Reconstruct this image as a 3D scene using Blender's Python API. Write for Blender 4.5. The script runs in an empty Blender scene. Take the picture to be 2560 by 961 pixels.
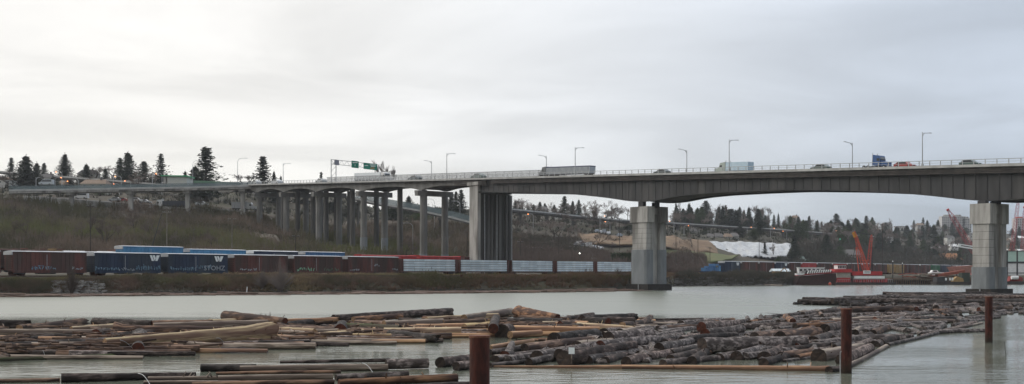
import bpy, math, random
from math import sin, cos, pi, radians, atan2, sqrt, hypot
random.seed(7)
S = bpy.context.scene
COL = S.collection
F = 2913.0      # focal length in photograph pixels
CX = 1280.0
HZ = 683.0      # horizon row
H = 4.3         # eye height above the water

# ---------------------------------------------------------------- camera
cam = bpy.data.cameras.new("camera"); camo = bpy.data.objects.new("camera", cam); COL.objects.link(camo)
camo.location = (0, 0, H); camo.rotation_euler = (radians(90), 0, 0)
cam.sensor_width = 36; cam.lens = 36 * F / 2560; cam.shift_y = (HZ - 480.5) / 2560
cam.clip_start = 0.5; cam.clip_end = 12000
S.camera = camo
# ---------------------------------------------------------------- sky
SUN_EL, SUN_AZ = radians(24), radians(-68)      # azimuth from +Y towards +X
W = bpy.data.worlds.new("World"); S.world = W; W.use_nodes = True
nt = W.node_tree; nt.nodes.clear()
def N(t, kind, **kw):
    n = t.nodes.new(kind)
    for k, v in kw.items():
        if k.startswith('i_'): n.inputs[k[2:].replace('_', ' ')].default_value = v
        else: setattr(n, k, v)
    return n
out = N(nt, 'ShaderNodeOutputWorld'); bg = N(nt, 'ShaderNodeBackground'); bg.inputs['Strength'].default_value = 0.10
sky = N(nt, 'ShaderNodeTexSky', sky_type='NISHITA', sun_disc=False, sun_elevation=SUN_EL, sun_rotation=SUN_AZ)
tc = N(nt, 'ShaderNodeTexCoord'); sp = N(nt, 'ShaderNodeSeparateXYZ'); nt.links.new(tc.outputs['Generated'], sp.inputs[0])
def M(t, op, a, b=None, c=None):
    n = t.nodes.new('ShaderNodeMath'); n.operation = op
    for i, v in enumerate((a, b, c)):
        if v is None: continue
        if isinstance(v, (int, float)): n.inputs[i].default_value = v
        else: t.links.new(v, n.inputs[i])
    return n.outputs[0]
def MIX(t, fac, a, b, blend='MIX'):
    n = t.nodes.new('ShaderNodeMix'); n.data_type = 'RGBA'; n.blend_type = blend
    for idx, v in ((0, fac), (6, a), (7, b)):
        if isinstance(v, (int, float)): n.inputs[idx].default_value = v
        elif isinstance(v, tuple): n.inputs[idx].default_value = (*v, 1) if len(v) == 3 else v
        else: t.links.new(v, n.inputs[idx])
    return n.outputs[2]
def RANGE(t, v, a, b, c=0.0, d=1.0):
    n = t.nodes.new('ShaderNodeMapRange'); n.interpolation_type = 'SMOOTHSTEP'
    t.links.new(v, n.inputs[0])
    for i, q in enumerate((a, b, c, d)): n.inputs[i + 1].default_value = q
    return n.outputs[0]
X_, Y_, Z_ = sp.outputs
# cloud sheet: directions projected on a flat layer overhead
zz = M(nt, 'ADD', M(nt, 'MAXIMUM', Z_, 0.0), 0.10)
cmb = N(nt, 'ShaderNodeCombineXYZ')
nt.links.new(M(nt, 'DIVIDE', X_, zz), cmb.inputs[0]); nt.links.new(M(nt, 'MULTIPLY', M(nt, 'DIVIDE', Y_, zz), 1.25), cmb.inputs[1])
n1 = N(nt, 'ShaderNodeTexNoise'); n1.inputs['Scale'].default_value = 0.75; n1.inputs['Detail'].default_value = 7; n1.inputs['Roughness'].default_value = 0.52; n1.inputs['Distortion'].default_value = 0.5
nt.links.new(cmb.outputs[0], n1.inputs['Vector'])
n2 = N(nt, 'ShaderNodeTexNoise'); n2.inputs['Scale'].default_value = 0.16; n2.inputs['Detail'].default_value = 3
nt.links.new(cmb.outputs[0], n2.inputs['Vector'])
side = RANGE(nt, X_, -0.34, 0.46)                  # 0 left .. 1 right
low = RANGE(nt, Z_, 0.0, 0.13, 1.0, 0.0)           # 1 near horizon
leftc = MIX(nt, low, (9.9, 9.65, 9.25), (12.6, 12.2, 11.2))
rightc = MIX(nt, low, (5.3, 5.9, 6.8), (3.2, 3.9, 4.8))
basec = MIX(nt, side, leftc, rightc)
var = M(nt, 'ADD', RANGE(nt, n1.outputs[0], 0.3, 0.7, 0.85, 1.08), RANGE(nt, n2.outputs[0], 0.35, 0.65, -0.10, 0.10))
vcmb = N(nt, 'ShaderNodeCombineXYZ')
for i in range(3): nt.links.new(var, vcmb.inputs[i])
cloud = MIX(nt, 1.0, basec, vcmb.outputs[0], 'MULTIPLY')
back = M(nt, 'MULTIPLY', RANGE(nt, Y_, -.5, .4, .46, 1.0), RANGE(nt, Z_, .17, .45, 1.0, 2.2))
bcmb = N(nt, 'ShaderNodeCombineXYZ')
for i in range(3): nt.links.new(back, bcmb.inputs[i])
cloud = MIX(nt, 1.0, cloud, bcmb.outputs[0], 'MULTIPLY')
fin = MIX(nt, 0.93, sky.outputs[0], cloud)
nt.links.new(fin, bg.inputs[0]); nt.links.new(bg.outputs[0], out.inputs[0])
# ---------------------------------------------------------------- sun (veiled by cloud)
sl = bpy.data.lights.new("sun", 'SUN'); so = bpy.data.objects.new("sun", sl); COL.objects.link(so)
sl.energy = 0.7; sl.angle = radians(22); sl.color = (1, .96, .9)
so.rotation_euler = (pi / 2 - SUN_EL, 0, pi - SUN_AZ)
so.location = (-200, 100, 200)
vs = S.view_settings; vs.view_transform = 'Standard'; vs.look = 'None'; vs.exposure = 0.15; vs.gamma = 1; vs.use_curve_mapping = False
S.render.engine = 'CYCLES'
S.cycles.max_bounces = 6; S.cycles.transparent_max_bounces = 12

# ---------------------------------------------------------------- materials
MATS = {}
def mat(name, c1, c2=None, scale=1.0, rough=0.85, stretch=(1, 1, 1), bump=0.0, bscale=None, vary=0.0, metal=0.0, detail=5, c3=None, spec=0.3, lo=.35, hi=.65, sat=0.0, emit=None, coords='Object'):
    if name in MATS: return MATS[name]
    m = bpy.data.materials.new(name); m.use_nodes = True; t = m.node_tree
    p = t.nodes['Principled BSDF']; p.inputs['Roughness'].default_value = rough; p.inputs['Metallic'].default_value = metal
    p.inputs['Specular IOR Level'].default_value = spec
    tc = N(t, 'ShaderNodeTexCoord'); mp = N(t, 'ShaderNodeMapping'); mp.inputs['Scale'].default_value = stretch
    t.links.new(tc.outputs[coords], mp.inputs[0])
    col = (*c1, 1)
    if c2:
        n = N(t, 'ShaderNodeTexNoise'); n.inputs['Scale'].default_value = scale; n.inputs['Detail'].default_value = detail; n.inputs['Roughness'].default_value = .6
        t.links.new(mp.outputs[0], n.inputs['Vector'])
        o = MIX(t, RANGE(t, n.outputs[0], lo, hi), c1, c2)
        if c3:
            n3 = N(t, 'ShaderNodeTexNoise'); n3.inputs['Scale'].default_value = scale * .37; n3.inputs['Detail'].default_value = 4
            t.links.new(mp.outputs[0], n3.inputs['Vector'])
            o = MIX(t, RANGE(t, n3.outputs[0], .5, .66), o, c3)
    else:
        rgb = N(t, 'ShaderNodeRGB'); rgb.outputs[0].default_value = col; o = rgb.outputs[0]
    if vary:
        oi = N(t, 'ShaderNodeObjectInfo'); hs = N(t, 'ShaderNodeHueSaturation')
        t.links.new(o, hs.inputs['Color']); t.links.new(RANGE(t, oi.outputs['Random'], 0, 1, 1 - vary, 1 + vary), hs.inputs['Value'])
        if sat:
            r2 = M(t, 'FRACT', M(t, 'MULTIPLY', oi.outputs['Random'], 7.31))
            t.links.new(RANGE(t, r2, 0, 1, 1 - sat, 1 + sat), hs.inputs['Saturation'])
        o = hs.outputs[0]
    t.links.new(o, p.inputs['Base Color'])
    if bump:
        nb = N(t, 'ShaderNodeTexNoise'); nb.inputs['Scale'].default_value = bscale or scale * 2; nb.inputs['Detail'].default_value = 6
        t.links.new(mp.outputs[0], nb.inputs['Vector'])
        bp = N(t, 'ShaderNodeBump'); bp.inputs['Strength'].default_value = 1.0; bp.inputs['Distance'].default_value = bump
        t.links.new(nb.outputs[0], bp.inputs['Height']); t.links.new(bp.outputs[0], p.inputs['Normal'])
    if emit:
        p.inputs['Emission Color'].default_value = (*emit[:3], 1); p.inputs['Emission Strength'].default_value = emit[3]
    MATS[name] = m
    return m
concrete = mat('concrete', (.42, .41, .39), (.27, .262, .245), .55, .9, stretch=(1.4, 1.4, .2), bump=.02, bscale=3, c3=(.13, .125, .115))
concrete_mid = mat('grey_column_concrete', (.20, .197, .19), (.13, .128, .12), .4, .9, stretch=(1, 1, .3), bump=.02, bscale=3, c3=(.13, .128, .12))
concrete_dark = mat('dark_concrete', (.12, .117, .11), (.055, .053, .05), .6, .9, stretch=(1.6, 1.6, .05), bump=.03)
concrete_rail = mat('pale_concrete', (.46, .46, .45), (.34, .34, .33), .5, .9)
steel_paint = mat('bridge_steel', (.054, .054, .056), (.036, .036, .037), .5, .75, stretch=(1.0, 1.0, .15), c3=(.075, .073, .072))
steel_side = mat('bridge_side_steel', (.075, .066, .060), (.045, .040, .038), .5, .8)
galv = mat('galvanised_steel', (.42, .43, .44), (.32, .33, .34), 2, .55, metal=.2)
darkmetal = mat('dark_metal', (.05, .05, .055), (.03, .03, .032), 2, .6)
blackpaint = mat('black_rubber', (.02, .02, .02), rough=.8)
asphalt = mat('asphalt', (.06, .06, .06), (.045, .045, .045), 2, .9)
def _tide(m):
    t = m.node_tree; p = t.nodes['Principled BSDF']; src = p.inputs['Base Color'].links[0].from_socket
    tc = N(t, 'ShaderNodeTexCoord'); sp = N(t, 'ShaderNodeSeparateXYZ'); t.links.new(tc.outputs['Object'], sp.inputs[0])
    nz = N(t, 'ShaderNodeTexNoise'); nz.inputs['Scale'].default_value = 5; t.links.new(tc.outputs['Object'], nz.inputs['Vector'])
    f = RANGE(t, M(t, 'ADD', sp.outputs[2], M(t, 'MULTIPLY', nz.outputs[0], .6)), .35, 1.1, 1, 0)
    t.links.new(MIX(t, f, src, (.026, .018, .013)), p.inputs['Base Color'])
rust = mat('rusty_steel', (.085, .022, .013), (.045, .014, .010), 1.2, .85, stretch=(4, 4, .7), bump=.01, c3=(.035, .013, .011))
boxbrown = mat('oxide_red_paint', (.125, .046, .038), (.075, .032, .027), .9, .8, stretch=(1, 1, .2), c3=(.062, .038, .032), vary=.18)
boxblue = mat('navy_paint', (.020, .036, .074), (.013, .024, .052), .8, .65, stretch=(1, 1, .25), c3=(.03, .042, .06), vary=.1)
skyblue = mat('light_blue_paint', (.07, .24, .42), (.06, .19, .35), .7, .6, c3=(.10, .28, .46))
midblue = mat('mid_blue_paint', (.06, .16, .32), (.04, .12, .25), .7, .6)
redpaint = mat('red_paint', (.42, .035, .035), (.32, .028, .03), .8, .6)
craneR = mat('crane_red', (.50, .07, .04), (.38, .045, .03), 1, .6)
craneO = mat('crane_orange_red', (.46, .085, .04), (.34, .05, .03), 1, .6)
yellow = mat('yellow_paint', (.30, .20, .08), (.24, .15, .06), 1, .7)
greenp = mat('green_paint', (.03, .14, .07), (.025, .10, .05), 1, .7)
whitep = mat('white_paint', (.72, .73, .73), (.62, .63, .63), 1, .6)
silver = mat('silver_roof', (.45, .465, .48), (.34, .35, .365), .8, .5)
whitewrap = mat('lumber_wrap', (.80, .86, .88), (.62, .70, .74), 1.5, .6, vary=.12)
wrapband = mat('wrap_print', (.38, .46, .50), rough=.7)
graff_w = mat('graffiti_white', (.42, .46, .48), (.2, .24, .28), 3, .7)
graff_b = mat('graffiti_blue', (.18, .30, .38), (.07, .13, .19), 3, .7)
graff_g = mat('graffiti_green', (.12, .50, .26), (.35, .5, .4), 3, .7)
glass = mat('window_glass', (.03, .035, .04), rough=.12, spec=.6)
pile_cap = mat('timber_fender', (.025, .023, .022), (.04, .036, .033), 2, .9)
sleeve = mat('blue_grey_paint', (.21, .225, .235), (.16, .175, .185), .6, .85, stretch=(1, 1, .3))
tan_wall = mat('tan_stucco', (.26, .21, .15), (.21, .17, .125), .8, .9)
roofgrey = mat('roof_shingle', (.12, .115, .11), (.085, .08, .08), 2, .9, vary=.25)
roofbrown = mat('brown_roof', (.20, .15, .11), (.15, .11, .085), 2, .9, vary=.2)
soil = mat('bare_soil', (.19, .125, .072), (.13, .085, .052), .12, .95, bump=.3, bscale=.4, c3=(.17, .12, .07))
tarpm = mat('white_tarp', (.50, .51, .52), (.34, .35, .36), .35, .6, stretch=(2.2, 1, .35), bump=.5, bscale=.6, c3=(.40, .40, .40))
housewall = mat('house_siding', (.34, .33, .30), (.29, .28, .26), 1, .9, vary=.35, sat=.8)
foliage = mat('conifer_needles', (.022, .032, .020), (.036, .045, .026), .5, .95, vary=.3, spec=.1)
foliage2 = mat('evergreen_leaves', (.03, .046, .02), (.055, .075, .032), .6, .95, vary=.3, spec=.1)
lightgreen = mat('pale_green_leaves', (.11, .16, .045), (.07, .11, .04), .6, .95, vary=.2, spec=.1)
barkm = mat('tree_bark', (.065, .052, .043), (.045, .037, .03), 2, .95)
twig = mat('bare_twigs', (.14, .112, .096), (.10, .080, .068), .2, .95, vary=.25, spec=.1)
twigp = mat('pale_bare_twigs', (.20, .17, .155), (.14, .12, .11), .2, .95, vary=.2, spec=.1)
brushm = mat('dry_brush', (.195, .148, .115), (.085, .078, .048), .045, .95, c3=(.14, .145, .06), lo=.42, hi=.58, spec=.05)
brushr = mat('reddish_brush', (.16, .098, .07), (.11, .08, .05), .07, .95, c3=(.09, .085, .04), spec=.05)
drygrass = mat('dry_grass', (.30, .215, .11), (.2, .16, .08), .15, .95, c3=(.13, .14, .05), spec=.05)
greengrass = mat('rough_green_grass', (.065, .085, .028), (.10, .10, .04), .15, .95, c3=(.12, .09, .045), spec=.05)
pilerust = mat('pile_rust', (.070, .021, .015), (.030, .011, .009), 2.5, .9, stretch=(2.5, 2.5, .7), bump=.03, bscale=9, c3=(.10, .042, .028)); _tide(pilerust)
# hazy far lamps
lampon = mat('lit_lamp', (1, .5, .25), emit=(1.0, .30, .08, 4.5))
lampwhite = mat('lit_white_lamp', (1, 1, .9), emit=(1.0, .95, .85, 6.0))
lampgreen = mat('lit_green_lamp', (.2, 1, .6), emit=(.15, 1.0, .6, 3.0))
signgreen = mat('sign_green', (.0, .16, .11), rough=.5)
signwhite = mat('sign_white', (.75, .78, .78), rough=.5)
# bark kinds for the logs
bark_d = mat('dark_log_bark', (.030, .022, .019), (.11, .085, .075), 2.2, .9, stretch=(.7, 2, 2), bump=.10, bscale=4, vary=.35, sat=.3, c3=(.020, .015, .013), lo=.44, hi=.60)
bark_g = mat('grey_log_bark', (.055, .042, .038), (.24, .195, .175), 2.8, .9, stretch=(.9, 1.8, 1.8), bump=.10, bscale=4.5, vary=.28, sat=.3, c3=(.045, .034, .030), lo=.44, hi=.60)
bark_r = mat('reddish_log_bark', (.060, .033, .023), (.24, .145, .095), 1.8, .9, stretch=(.4, 2.2, 2.2), bump=.08, bscale=3, vary=.25, sat=.2, c3=(.045, .028, .023), lo=.42, hi=.60)
peeled = mat('peeled_log_wood', (.47, .36, .20), (.20, .13, .08), 1.4, .75, stretch=(.25, 2.5, 2.5), bump=.05, bscale=3, vary=.15, sat=.15, c3=(.12, .065, .04), lo=.42, hi=.62)
peeled_o = mat('orange_peeled_wood', (.44, .265, .145), (.24, .13, .075), 1.4, .75, stretch=(.25, 2.5, 2.5), bump=.04, bscale=3, vary=.12, c3=(.13, .07, .045), lo=.42, hi=.62)
greywood = mat('grey_weathered_wood', (.29, .235, .185), (.11, .082, .064), 1.6, .8, stretch=(.25, 2.5, 2.5), bump=.05, bscale=3, vary=.15, c3=(.085, .060, .05), lo=.42, hi=.60)
mossy = mat('mossy_log_bark', (.050, .075, .020), (.060, .050, .036), .7, .95, stretch=(.5, 2, 2), bump=.05, bscale=4, vary=.15, c3=(.085, .07, .05))
end_d = mat('wet_cut_end', (.022, .017, .015), (.045, .032, .026), 4, .9, vary=.3)
end_r = mat('red_cut_end', (.085, .026, .015), (.045, .018, .012), 4, .9, vary=.2)
end_p = mat('pale_cut_end', (.32, .21, .12), (.2, .12, .07), 4, .9, vary=.2)

for _m in (bark_d, bark_g, bark_r, peeled, peeled_o, greywood, mossy):      # wet band at the waterline
    t = _m.node_tree; p = t.nodes['Principled BSDF']; src = p.inputs['Base Color'].links[0].from_socket
    gp = N(t, 'ShaderNodeNewGeometry'); sp = N(t, 'ShaderNodeSeparateXYZ'); t.links.new(gp.outputs['Position'], sp.inputs[0])
    nz = N(t, 'ShaderNodeTexNoise'); nz.inputs['Scale'].default_value = 2; t.links.new(gp.outputs['Position'], nz.inputs['Vector'])
    f = RANGE(t, M(t, 'ADD', sp.outputs[2], M(t, 'MULTIPLY', nz.outputs[0], .08)), .08, .2, .38, 1.0)
    cb = N(t, 'ShaderNodeCombineXYZ')
    for i in range(3): t.links.new(f, cb.inputs[i])
    t.links.new(MIX(t, 1.0, src, cb.outputs[0], 'MULTIPLY'), p.inputs['Base Color'])
# ---------------------------------------------------------------- helpers
def P(px, py, Y): return ((px - CX) * Y / F, Y, H + (HZ - py) * Y / F)
def tag(o, label=None, cat=None, group=None, kind=None):
    if label: o['label'] = label
    if cat: o['category'] = cat
    if group: o['group'] = group
    if kind: o['kind'] = kind
    return o
def thing(name, label, cat, loc=(0, 0, 0), rz=0, group=None):
    o = bpy.data.objects.new(name, None); COL.objects.link(o); o.location = loc; o.rotation_euler = (0, 0, rz)
    o.empty_display_size = .5
    return tag(o, label, cat, group)
class MB:
    def __init__(s): s.v = []; s.f = []; s.m = []; s.k = 0
    def add(s, vs, fs):
        b = len(s.v); s.v += vs; s.f += [tuple(i + b for i in f) for f in fs]; s.m += [s.k] * len(fs); return s
    def box(s, x0, x1, y0, y1, z0, z1):
        return s.add([(x, y, z) for z in (z0, z1) for (x, y) in ((x0, y0), (x1, y0), (x1, y1), (x0, y1))],
                     [(3, 2, 1, 0), (4, 5, 6, 7), (0, 1, 5, 4), (1, 2, 6, 5), (2, 3, 7, 6), (3, 0, 4, 7)])
    def hexa(s, p):   # eight points, bottom ring then top ring
        return s.add(list(p), [(3, 2, 1, 0), (4, 5, 6, 7), (0, 1, 5, 4), (1, 2, 6, 5), (2, 3, 7, 6), (3, 0, 4, 7)])
    def tube(s, a, b, r0, r1=None, n=6, caps=True):
        r1 = r0 if r1 is None else r1
        dx, dy, dz = (b[i] - a[i] for i in range(3)); L = sqrt(dx * dx + dy * dy + dz * dz) or 1e-6
        d = (dx / L, dy / L, dz / L)
        u = (0, 0, 1) if abs(d[2]) < .9 else (1, 0, 0)
        e = (d[1] * u[2] - d[2] * u[1], d[2] * u[0] - d[0] * u[2], d[0] * u[1] - d[1] * u[0]); q = sqrt(sum(c * c for c in e)); e = tuple(c / q for c in e)
        g = (d[1] * e[2] - d[2] * e[1], d[2] * e[0] - d[0] * e[2], d[0] * e[1] - d[1] * e[0])
        vs = []
        for (c, r) in ((a, r0), (b, r1)):
            for i in range(n):
                t = 2 * pi * i / n
                vs.append(tuple(c[k] + r * (cos(t) * e[k] + sin(t) * g[k]) for k in range(3)))
        fs = [(i, (i + 1) % n, n + (i + 1) % n, n + i) for i in range(n)]
        if caps: fs += [tuple(range(n - 1, -1, -1)), tuple(range(n, 2 * n))]
        return s.add(vs, fs)
    def prism(s, poly, y0, y1):   # polygon in x,z extruded along y
        n = len(poly)
        vs = [(x, y0, z) for x, z in poly] + [(x, y1, z) for x, z in poly]
        return s.add(vs, [tuple(range(n)), tuple(range(2 * n - 1, n - 1, -1))] + [(i, n + i, n + (i + 1) % n, (i + 1) % n) for i in range(n)])
    def tri(s, a, b, c): return s.add([a, b, c], [(0, 1, 2)])
    def build(s, name, mats, parent=None, off=None, smooth=False):
        me = bpy.data.meshes.new(name)
        v = s.v if off is None else [(x - off[0], y - off[1], z - off[2]) for x, y, z in s.v]
        me.from_pydata(v, [], s.f)
        if not isinstance(mats, (list, tuple)): mats = [mats]
        for m in mats: me.materials.append(m)
        if len(mats) > 1: me.polygons.foreach_set('material_index', s.m)
        if smooth: me.polygons.foreach_set('use_smooth', [True] * len(s.f))
        me.update()
        o = bpy.data.objects.new(name, me); COL.objects.link(o)
        if parent: o.parent = parent
        return o
def copy_tree(o, parent=None):
    c = o.copy(); COL.objects.link(c); c.parent = parent
    for ch in list(o.children): copy_tree(ch, c)
    return c
def interp(tab, x):
    if x <= tab[0][0]: return tab[0][1:]
    for a, b in zip(tab, tab[1:]):
        if x <= b[0]:
            t = (x - a[0]) / (b[0] - a[0]); t = t * t * (3 - 2 * t) if False else t
            return tuple(p + (q - p) * t for p, q in zip(a[1:], b[1:]))
    return tab[-1][1:]
def lin(tab, x): return interp(tab, x)[0]
def textmesh(body, size, name, m, parent, loc, rot, ext=.01, shear=0, align='CENTER', xs=1):
    c = bpy.data.curves.new(name, 'FONT'); c.body = body; c.size = size; c.extrude = ext; c.align_x = align; c.align_y = 'CENTER'; c.shear = shear; c.resolution_u = 2
    o = bpy.data.objects.new(name + '_src', c); COL.objects.link(o)
    dg = bpy.context.evaluated_depsgraph_get(); me = bpy.data.meshes.new_from_object(o.evaluated_get(dg))
    bpy.data.objects.remove(o)
    o = bpy.data.objects.new(name, me); COL.objects.link(o); me.materials.clear(); me.materials.append(m)
    o.location = loc; o.rotation_euler = rot; o.scale = (xs, 1, 1); o.parent = parent
    return o
# fractal-ish value noise for meshes
_h = {}
def vh(i, j, k=0):
    key = (i, j, k)
    if key not in _h: _h[key] = random.Random(i * 73856093 ^ j * 19349663 ^ k * 83492791).random()
    return _h[key]
def vnoise(x, y, k=0):
    i, j = math.floor(x), math.floor(y); a, b = x - i, y - j; a = a * a * (3 - 2 * a); b = b * b * (3 - 2 * b)
    return (vh(i, j, k) * (1 - a) + vh(i + 1, j, k) * a) * (1 - b) + (vh(i, j + 1, k) * (1 - a) + vh(i + 1, j + 1, k) * a) * b

# ---------------------------------------------------------------- terrain
SHORE = [(-1500, 205), (-500, 209), (0, 213), (400, 226), (800, 239), (1200, 258), (1500, 275), (1580, 300), (1680, 378), (1960, 404), (1990, 440), (2240, 458), (2560, 464), (4000, 464)]
def Yt(px): return 236 * 3274 / max(3500 - px, 420)      # depth of the railway behind the bank
# px, D(Y,z) M(Y,z) E(Y,z) F(Y,z) G(Y,z)
def zz_(py, Y): return H + (HZ - py) * Y / F
TER = []
for row in [(-1500, (250, 5.2), (390, -560), (470, -486), (520, -478), (640, -455)),
            (0, (262, 5.2), (400, -560), (478, -492), (520, -484), (640, -452)),
            (300, (285, 5.2), (430, -562), (485, -503), (530, -492), (650, -460)),
            (600, (315, 5.2), (455, -550), (500, -520), (550, -510), (670, -466)),
            (700, (330, 5.2), (438, -598), (510, -545), (560, -530), (690, -476)),
            (850, (345, 5.2), (410, -628), (520, -570), (570, -550), (700, -490)),
            (950, (350, 5.0), (450, -604), (540, -556), (600, -546), (720, -522)),
            (1150, (385, 4.6), (470, -604), (540, -552), (600, -542), (750, -522)),
            (1350, (420, 4.3), (520, -632), (600, -590), (680, -562), (850, -538)),
            (1550, (470, 4.3), (560, -638), (640, -603), (720, -575), (900, -552)),
            (1700, (520, 4.3), (600, -642), (680, -598), (760, -584), (950, -556)),
            (1900, (600, 4.3), (680, -646), (740, -610), (820, -596), (1000, -566)),
            (2100, (680, 4.3), (800, -650), (900, -622), (1000, -604), (1200, -578)),
            (2350, (820, 4.3), (950, -655), (1100, -626), (1250, -606), (1500, -580)),
            (2600, (1000, 4.3), (1150, -658), (1300, -630), (1500, -610), (1800, -585)),
            (4500, (1000, 4.3), (1150, -658), (1300, -630), (1500, -610), (1800, -585))]:
    flat = [row[0]]
    for (Y, z) in row[1:]: flat += [Y, zz_(-z, Y) if z < 0 else z]
    TER.append(tuple(flat))
def profile(px):
    ys = lin(SHORE, px); d = interp(TER, px); yt = min(Yt(px), d[0] - 12)
    pr = [(ys - 12, -2.5), (ys - 1, -.25), (ys, 0.05)]
    top = 3.1 if px < 1560 else 3.3
    b = min(6.0, max(3.5, (yt - ys) * .55))
    pr += [(ys + b * .6, top * .72), (ys + b, top)]
    if px < 1000: pr += [(min(yt - 1.8, ys + b + 1), 3.25)]
    else: pr += [(yt - 14, 3.45)]
    pr += [(yt - 1.6, 3.55), (yt + 1.8, 3.55), (d[0] - 8, min(d[1], 4.6))]
    for i in range(0, 10, 2): pr.append((d[i], d[i + 1]))
    pr.append((d[8] + 300, d[9] - 15)); pr.append((5200, d[9] - 10))
    return pr
def zat(px, Y): return lin(profile(px), Y)
def ground(x, y):
    px = CX + x * F / max(y, 30)
    z = zat(px, y)
    if z > 6: z += (vnoise(x * .06, y * .06) - .5) * 2.2
    return z
g = MB()
cols = [-1500, -1100, -800, -600, -400, -300, -200] + list(range(-150, 2700, 18)) + [2800, 2900, 3100, 3400, 3800, 4500]
NR = 0
rows_cache = []
for px in cols:
    pr = profile(px); pts = []
    for (a, b) in zip(pr, pr[1:]):
        n = 1 if b[0] - a[0] < 8 else (4 if b[0] - a[0] < 40 else 8)
        pts.append((a, b))
    rows_cache.append(pr)
# uniform number of rows: subdivide every segment the same number of times
SUB = [1, 1, 1, 1, 2, 1, 1, 3, 1, 8, 6, 4, 6, 2, 2]
def sample(pr):
    o = []
    for (a, b), n in zip(zip(pr, pr[1:]), SUB):
        for i in range(n): t = i / n; o.append((a[0] + (b[0] - a[0]) * t, a[1] + (b[1] - a[1]) * t))
    o.append(pr[-1]); return o
smp = [sample(p) for p in rows_cache]; R_ = len(smp[0])
for px, col in zip(cols, smp):
    for (Y, z) in col:
        x = (px - CX) * Y / F
        if z > 6: z += (vnoise(x * .06, Y * .06) - .5) * 2.2
        g.v.append((x, Y, z))
for i in range(len(cols) - 1):
    for j in range(R_ - 1):
        a = i * R_ + j; g.f.append((a, a + R_, a + R_ + 1, a + 1)); g.m.append(0)
groundm = mat('rough_ground', (.045, .038, .027), (.055, .050, .028), .035, .95, c3=(.070, .052, .036), bump=.4, bscale=.3)
tag(g.build('ground', groundm, smooth=True), kind='structure')
# the water sheet
wm = bpy.data.materials.new('river_water'); wm.use_nodes = True; t = wm.node_tree; p = t.nodes['Principled BSDF']
p.inputs['Base Color'].default_value = (.15, .16, .125, 1); p.inputs['Roughness'].default_value = .1; p.inputs['IOR'].default_value = 1.5
p.inputs['Specular IOR Level'].default_value = .5
tcn = N(t, 'ShaderNodeTexCoord')
def wave(scale, st, det=4):
    mp = N(t, 'ShaderNodeMapping'); mp.inputs['Scale'].default_value = st; mp.inputs['Rotation'].default_value = (0, 0, radians(6)); t.links.new(tcn.outputs['Object'], mp.inputs[0])
    n = N(t, 'ShaderNodeTexNoise'); n.inputs['Scale'].default_value = scale; n.inputs['Detail'].default_value = det; t.links.new(mp.outputs[0], n.inputs['Vector']); return n.outputs[0]
# wind-ruffled open channel against the calm water between the booms
spw = N(t, 'ShaderNodeSeparateXYZ'); t.links.new(tcn.outputs['Object'], spw.inputs[0])
wob = M(t, 'MULTIPLY', wave(.05, (1, 2, 1), 3), 30)
ruf = M(t, 'MULTIPLY', RANGE(t, M(t, 'ADD', spw.outputs[1], wob), 112, 150), RANGE(t, M(t, 'ADD', spw.outputs[0], wob), 20, 85, 1.0, .35))
t.links.new(M(t, 'ADD', M(t, 'MULTIPLY', ruf, .26), .085), p.inputs['Roughness'])
patch = RANGE(t, wave(.03, (1, 2.5, 1), 3), .42, .62, .25, 1.0)
hgt = M(t, 'ADD', M(t, 'MULTIPLY', wave(1.1, (.5, 1.3, 1)), .07), M(t, 'MULTIPLY', wave(5.0, (.6, 1.2, 1), 3), .012))
bp = N(t, 'ShaderNodeBump'); bp.inputs['Distance'].default_value = 1.0
t.links.new(M(t, 'MULTIPLY', hgt, patch), bp.inputs['Height']); t.links.new(bp.outputs[0], p.inputs['Normal'])
wb = MB(); wb.add([(-3000, -300, 0), (3000, -300, 0), (3000, 800, 0), (-3000, 800, 0)], [(0, 1, 2, 3)])
tag(wb.build('water', wm), kind='structure')
wb = MB(); wb.add([(-3000, -300, -3), (3000, -300, -3), (3000, 800, -3), (-3000, 800, -3)], [(0, 1, 2, 3)])
tag(wb.build('river_bed', groundm), kind='structure')

# ---------------------------------------------------------------- the big bridge
B0 = (88.6, 216.0, 0.0)
U = (-.6163, .7875); NN = (.7875, .6163)
def Bp(tt, w, z): return (B0[0] + U[0] * tt + NN[0] * w, B0[1] + U[1] * tt + NN[1] * w, z)
def zd(tt): return 24.25 + .0481 * tt
def tof(px): r = (CX - px) / F; return (88.6 + 216 * r) / (.6163 - .7875 * r)
BANG = atan2(U[1], U[0])      # heading towards the left bank
bridge = thing('highway_bridge', 'long grey highway bridge with haunched girders crossing the river', 'bridge', B0)
def bbox(mb, t0, t1, w0, w1, z0, z1, slope=True):   # box along the bridge; z relative to the deck when slope
    f = (lambda q: zd(q)) if slope else (lambda q: 0)
    mb.hexa([Bp(t0, w0, z0 + f(t0)), Bp(t1, w0, z0 + f(t1)), Bp(t1, w1, z0 + f(t1)), Bp(t0, w1, z0 + f(t0)),
             Bp(t0, w0, z1 + f(t0)), Bp(t1, w0, z1 + f(t1)), Bp(t1, w1, z1 + f(t1)), Bp(t0, w1, z1 + f(t0))])
TS0, TS1, TE, BW = -75, 164, 345, 13.0
mb = MB(); bbox(mb, TS0, TE, .25, BW - .25, -.45, -.02); mb.build('deck', concrete_dark, bridge, B0)
mb = MB(); bbox(mb, TS0, TE, .6, BW - .6, 0.0, .03); mb.build('roadway', asphalt, bridge, B0)
for w0, w1 in ((-.1, .24), (BW - .24, BW + .1)):
    mb = MB(); bbox(mb, TS0, TE, w0, w1, -.22, .26)
    mb.build('kerb_beam', concrete_rail, bridge, B0)
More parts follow.
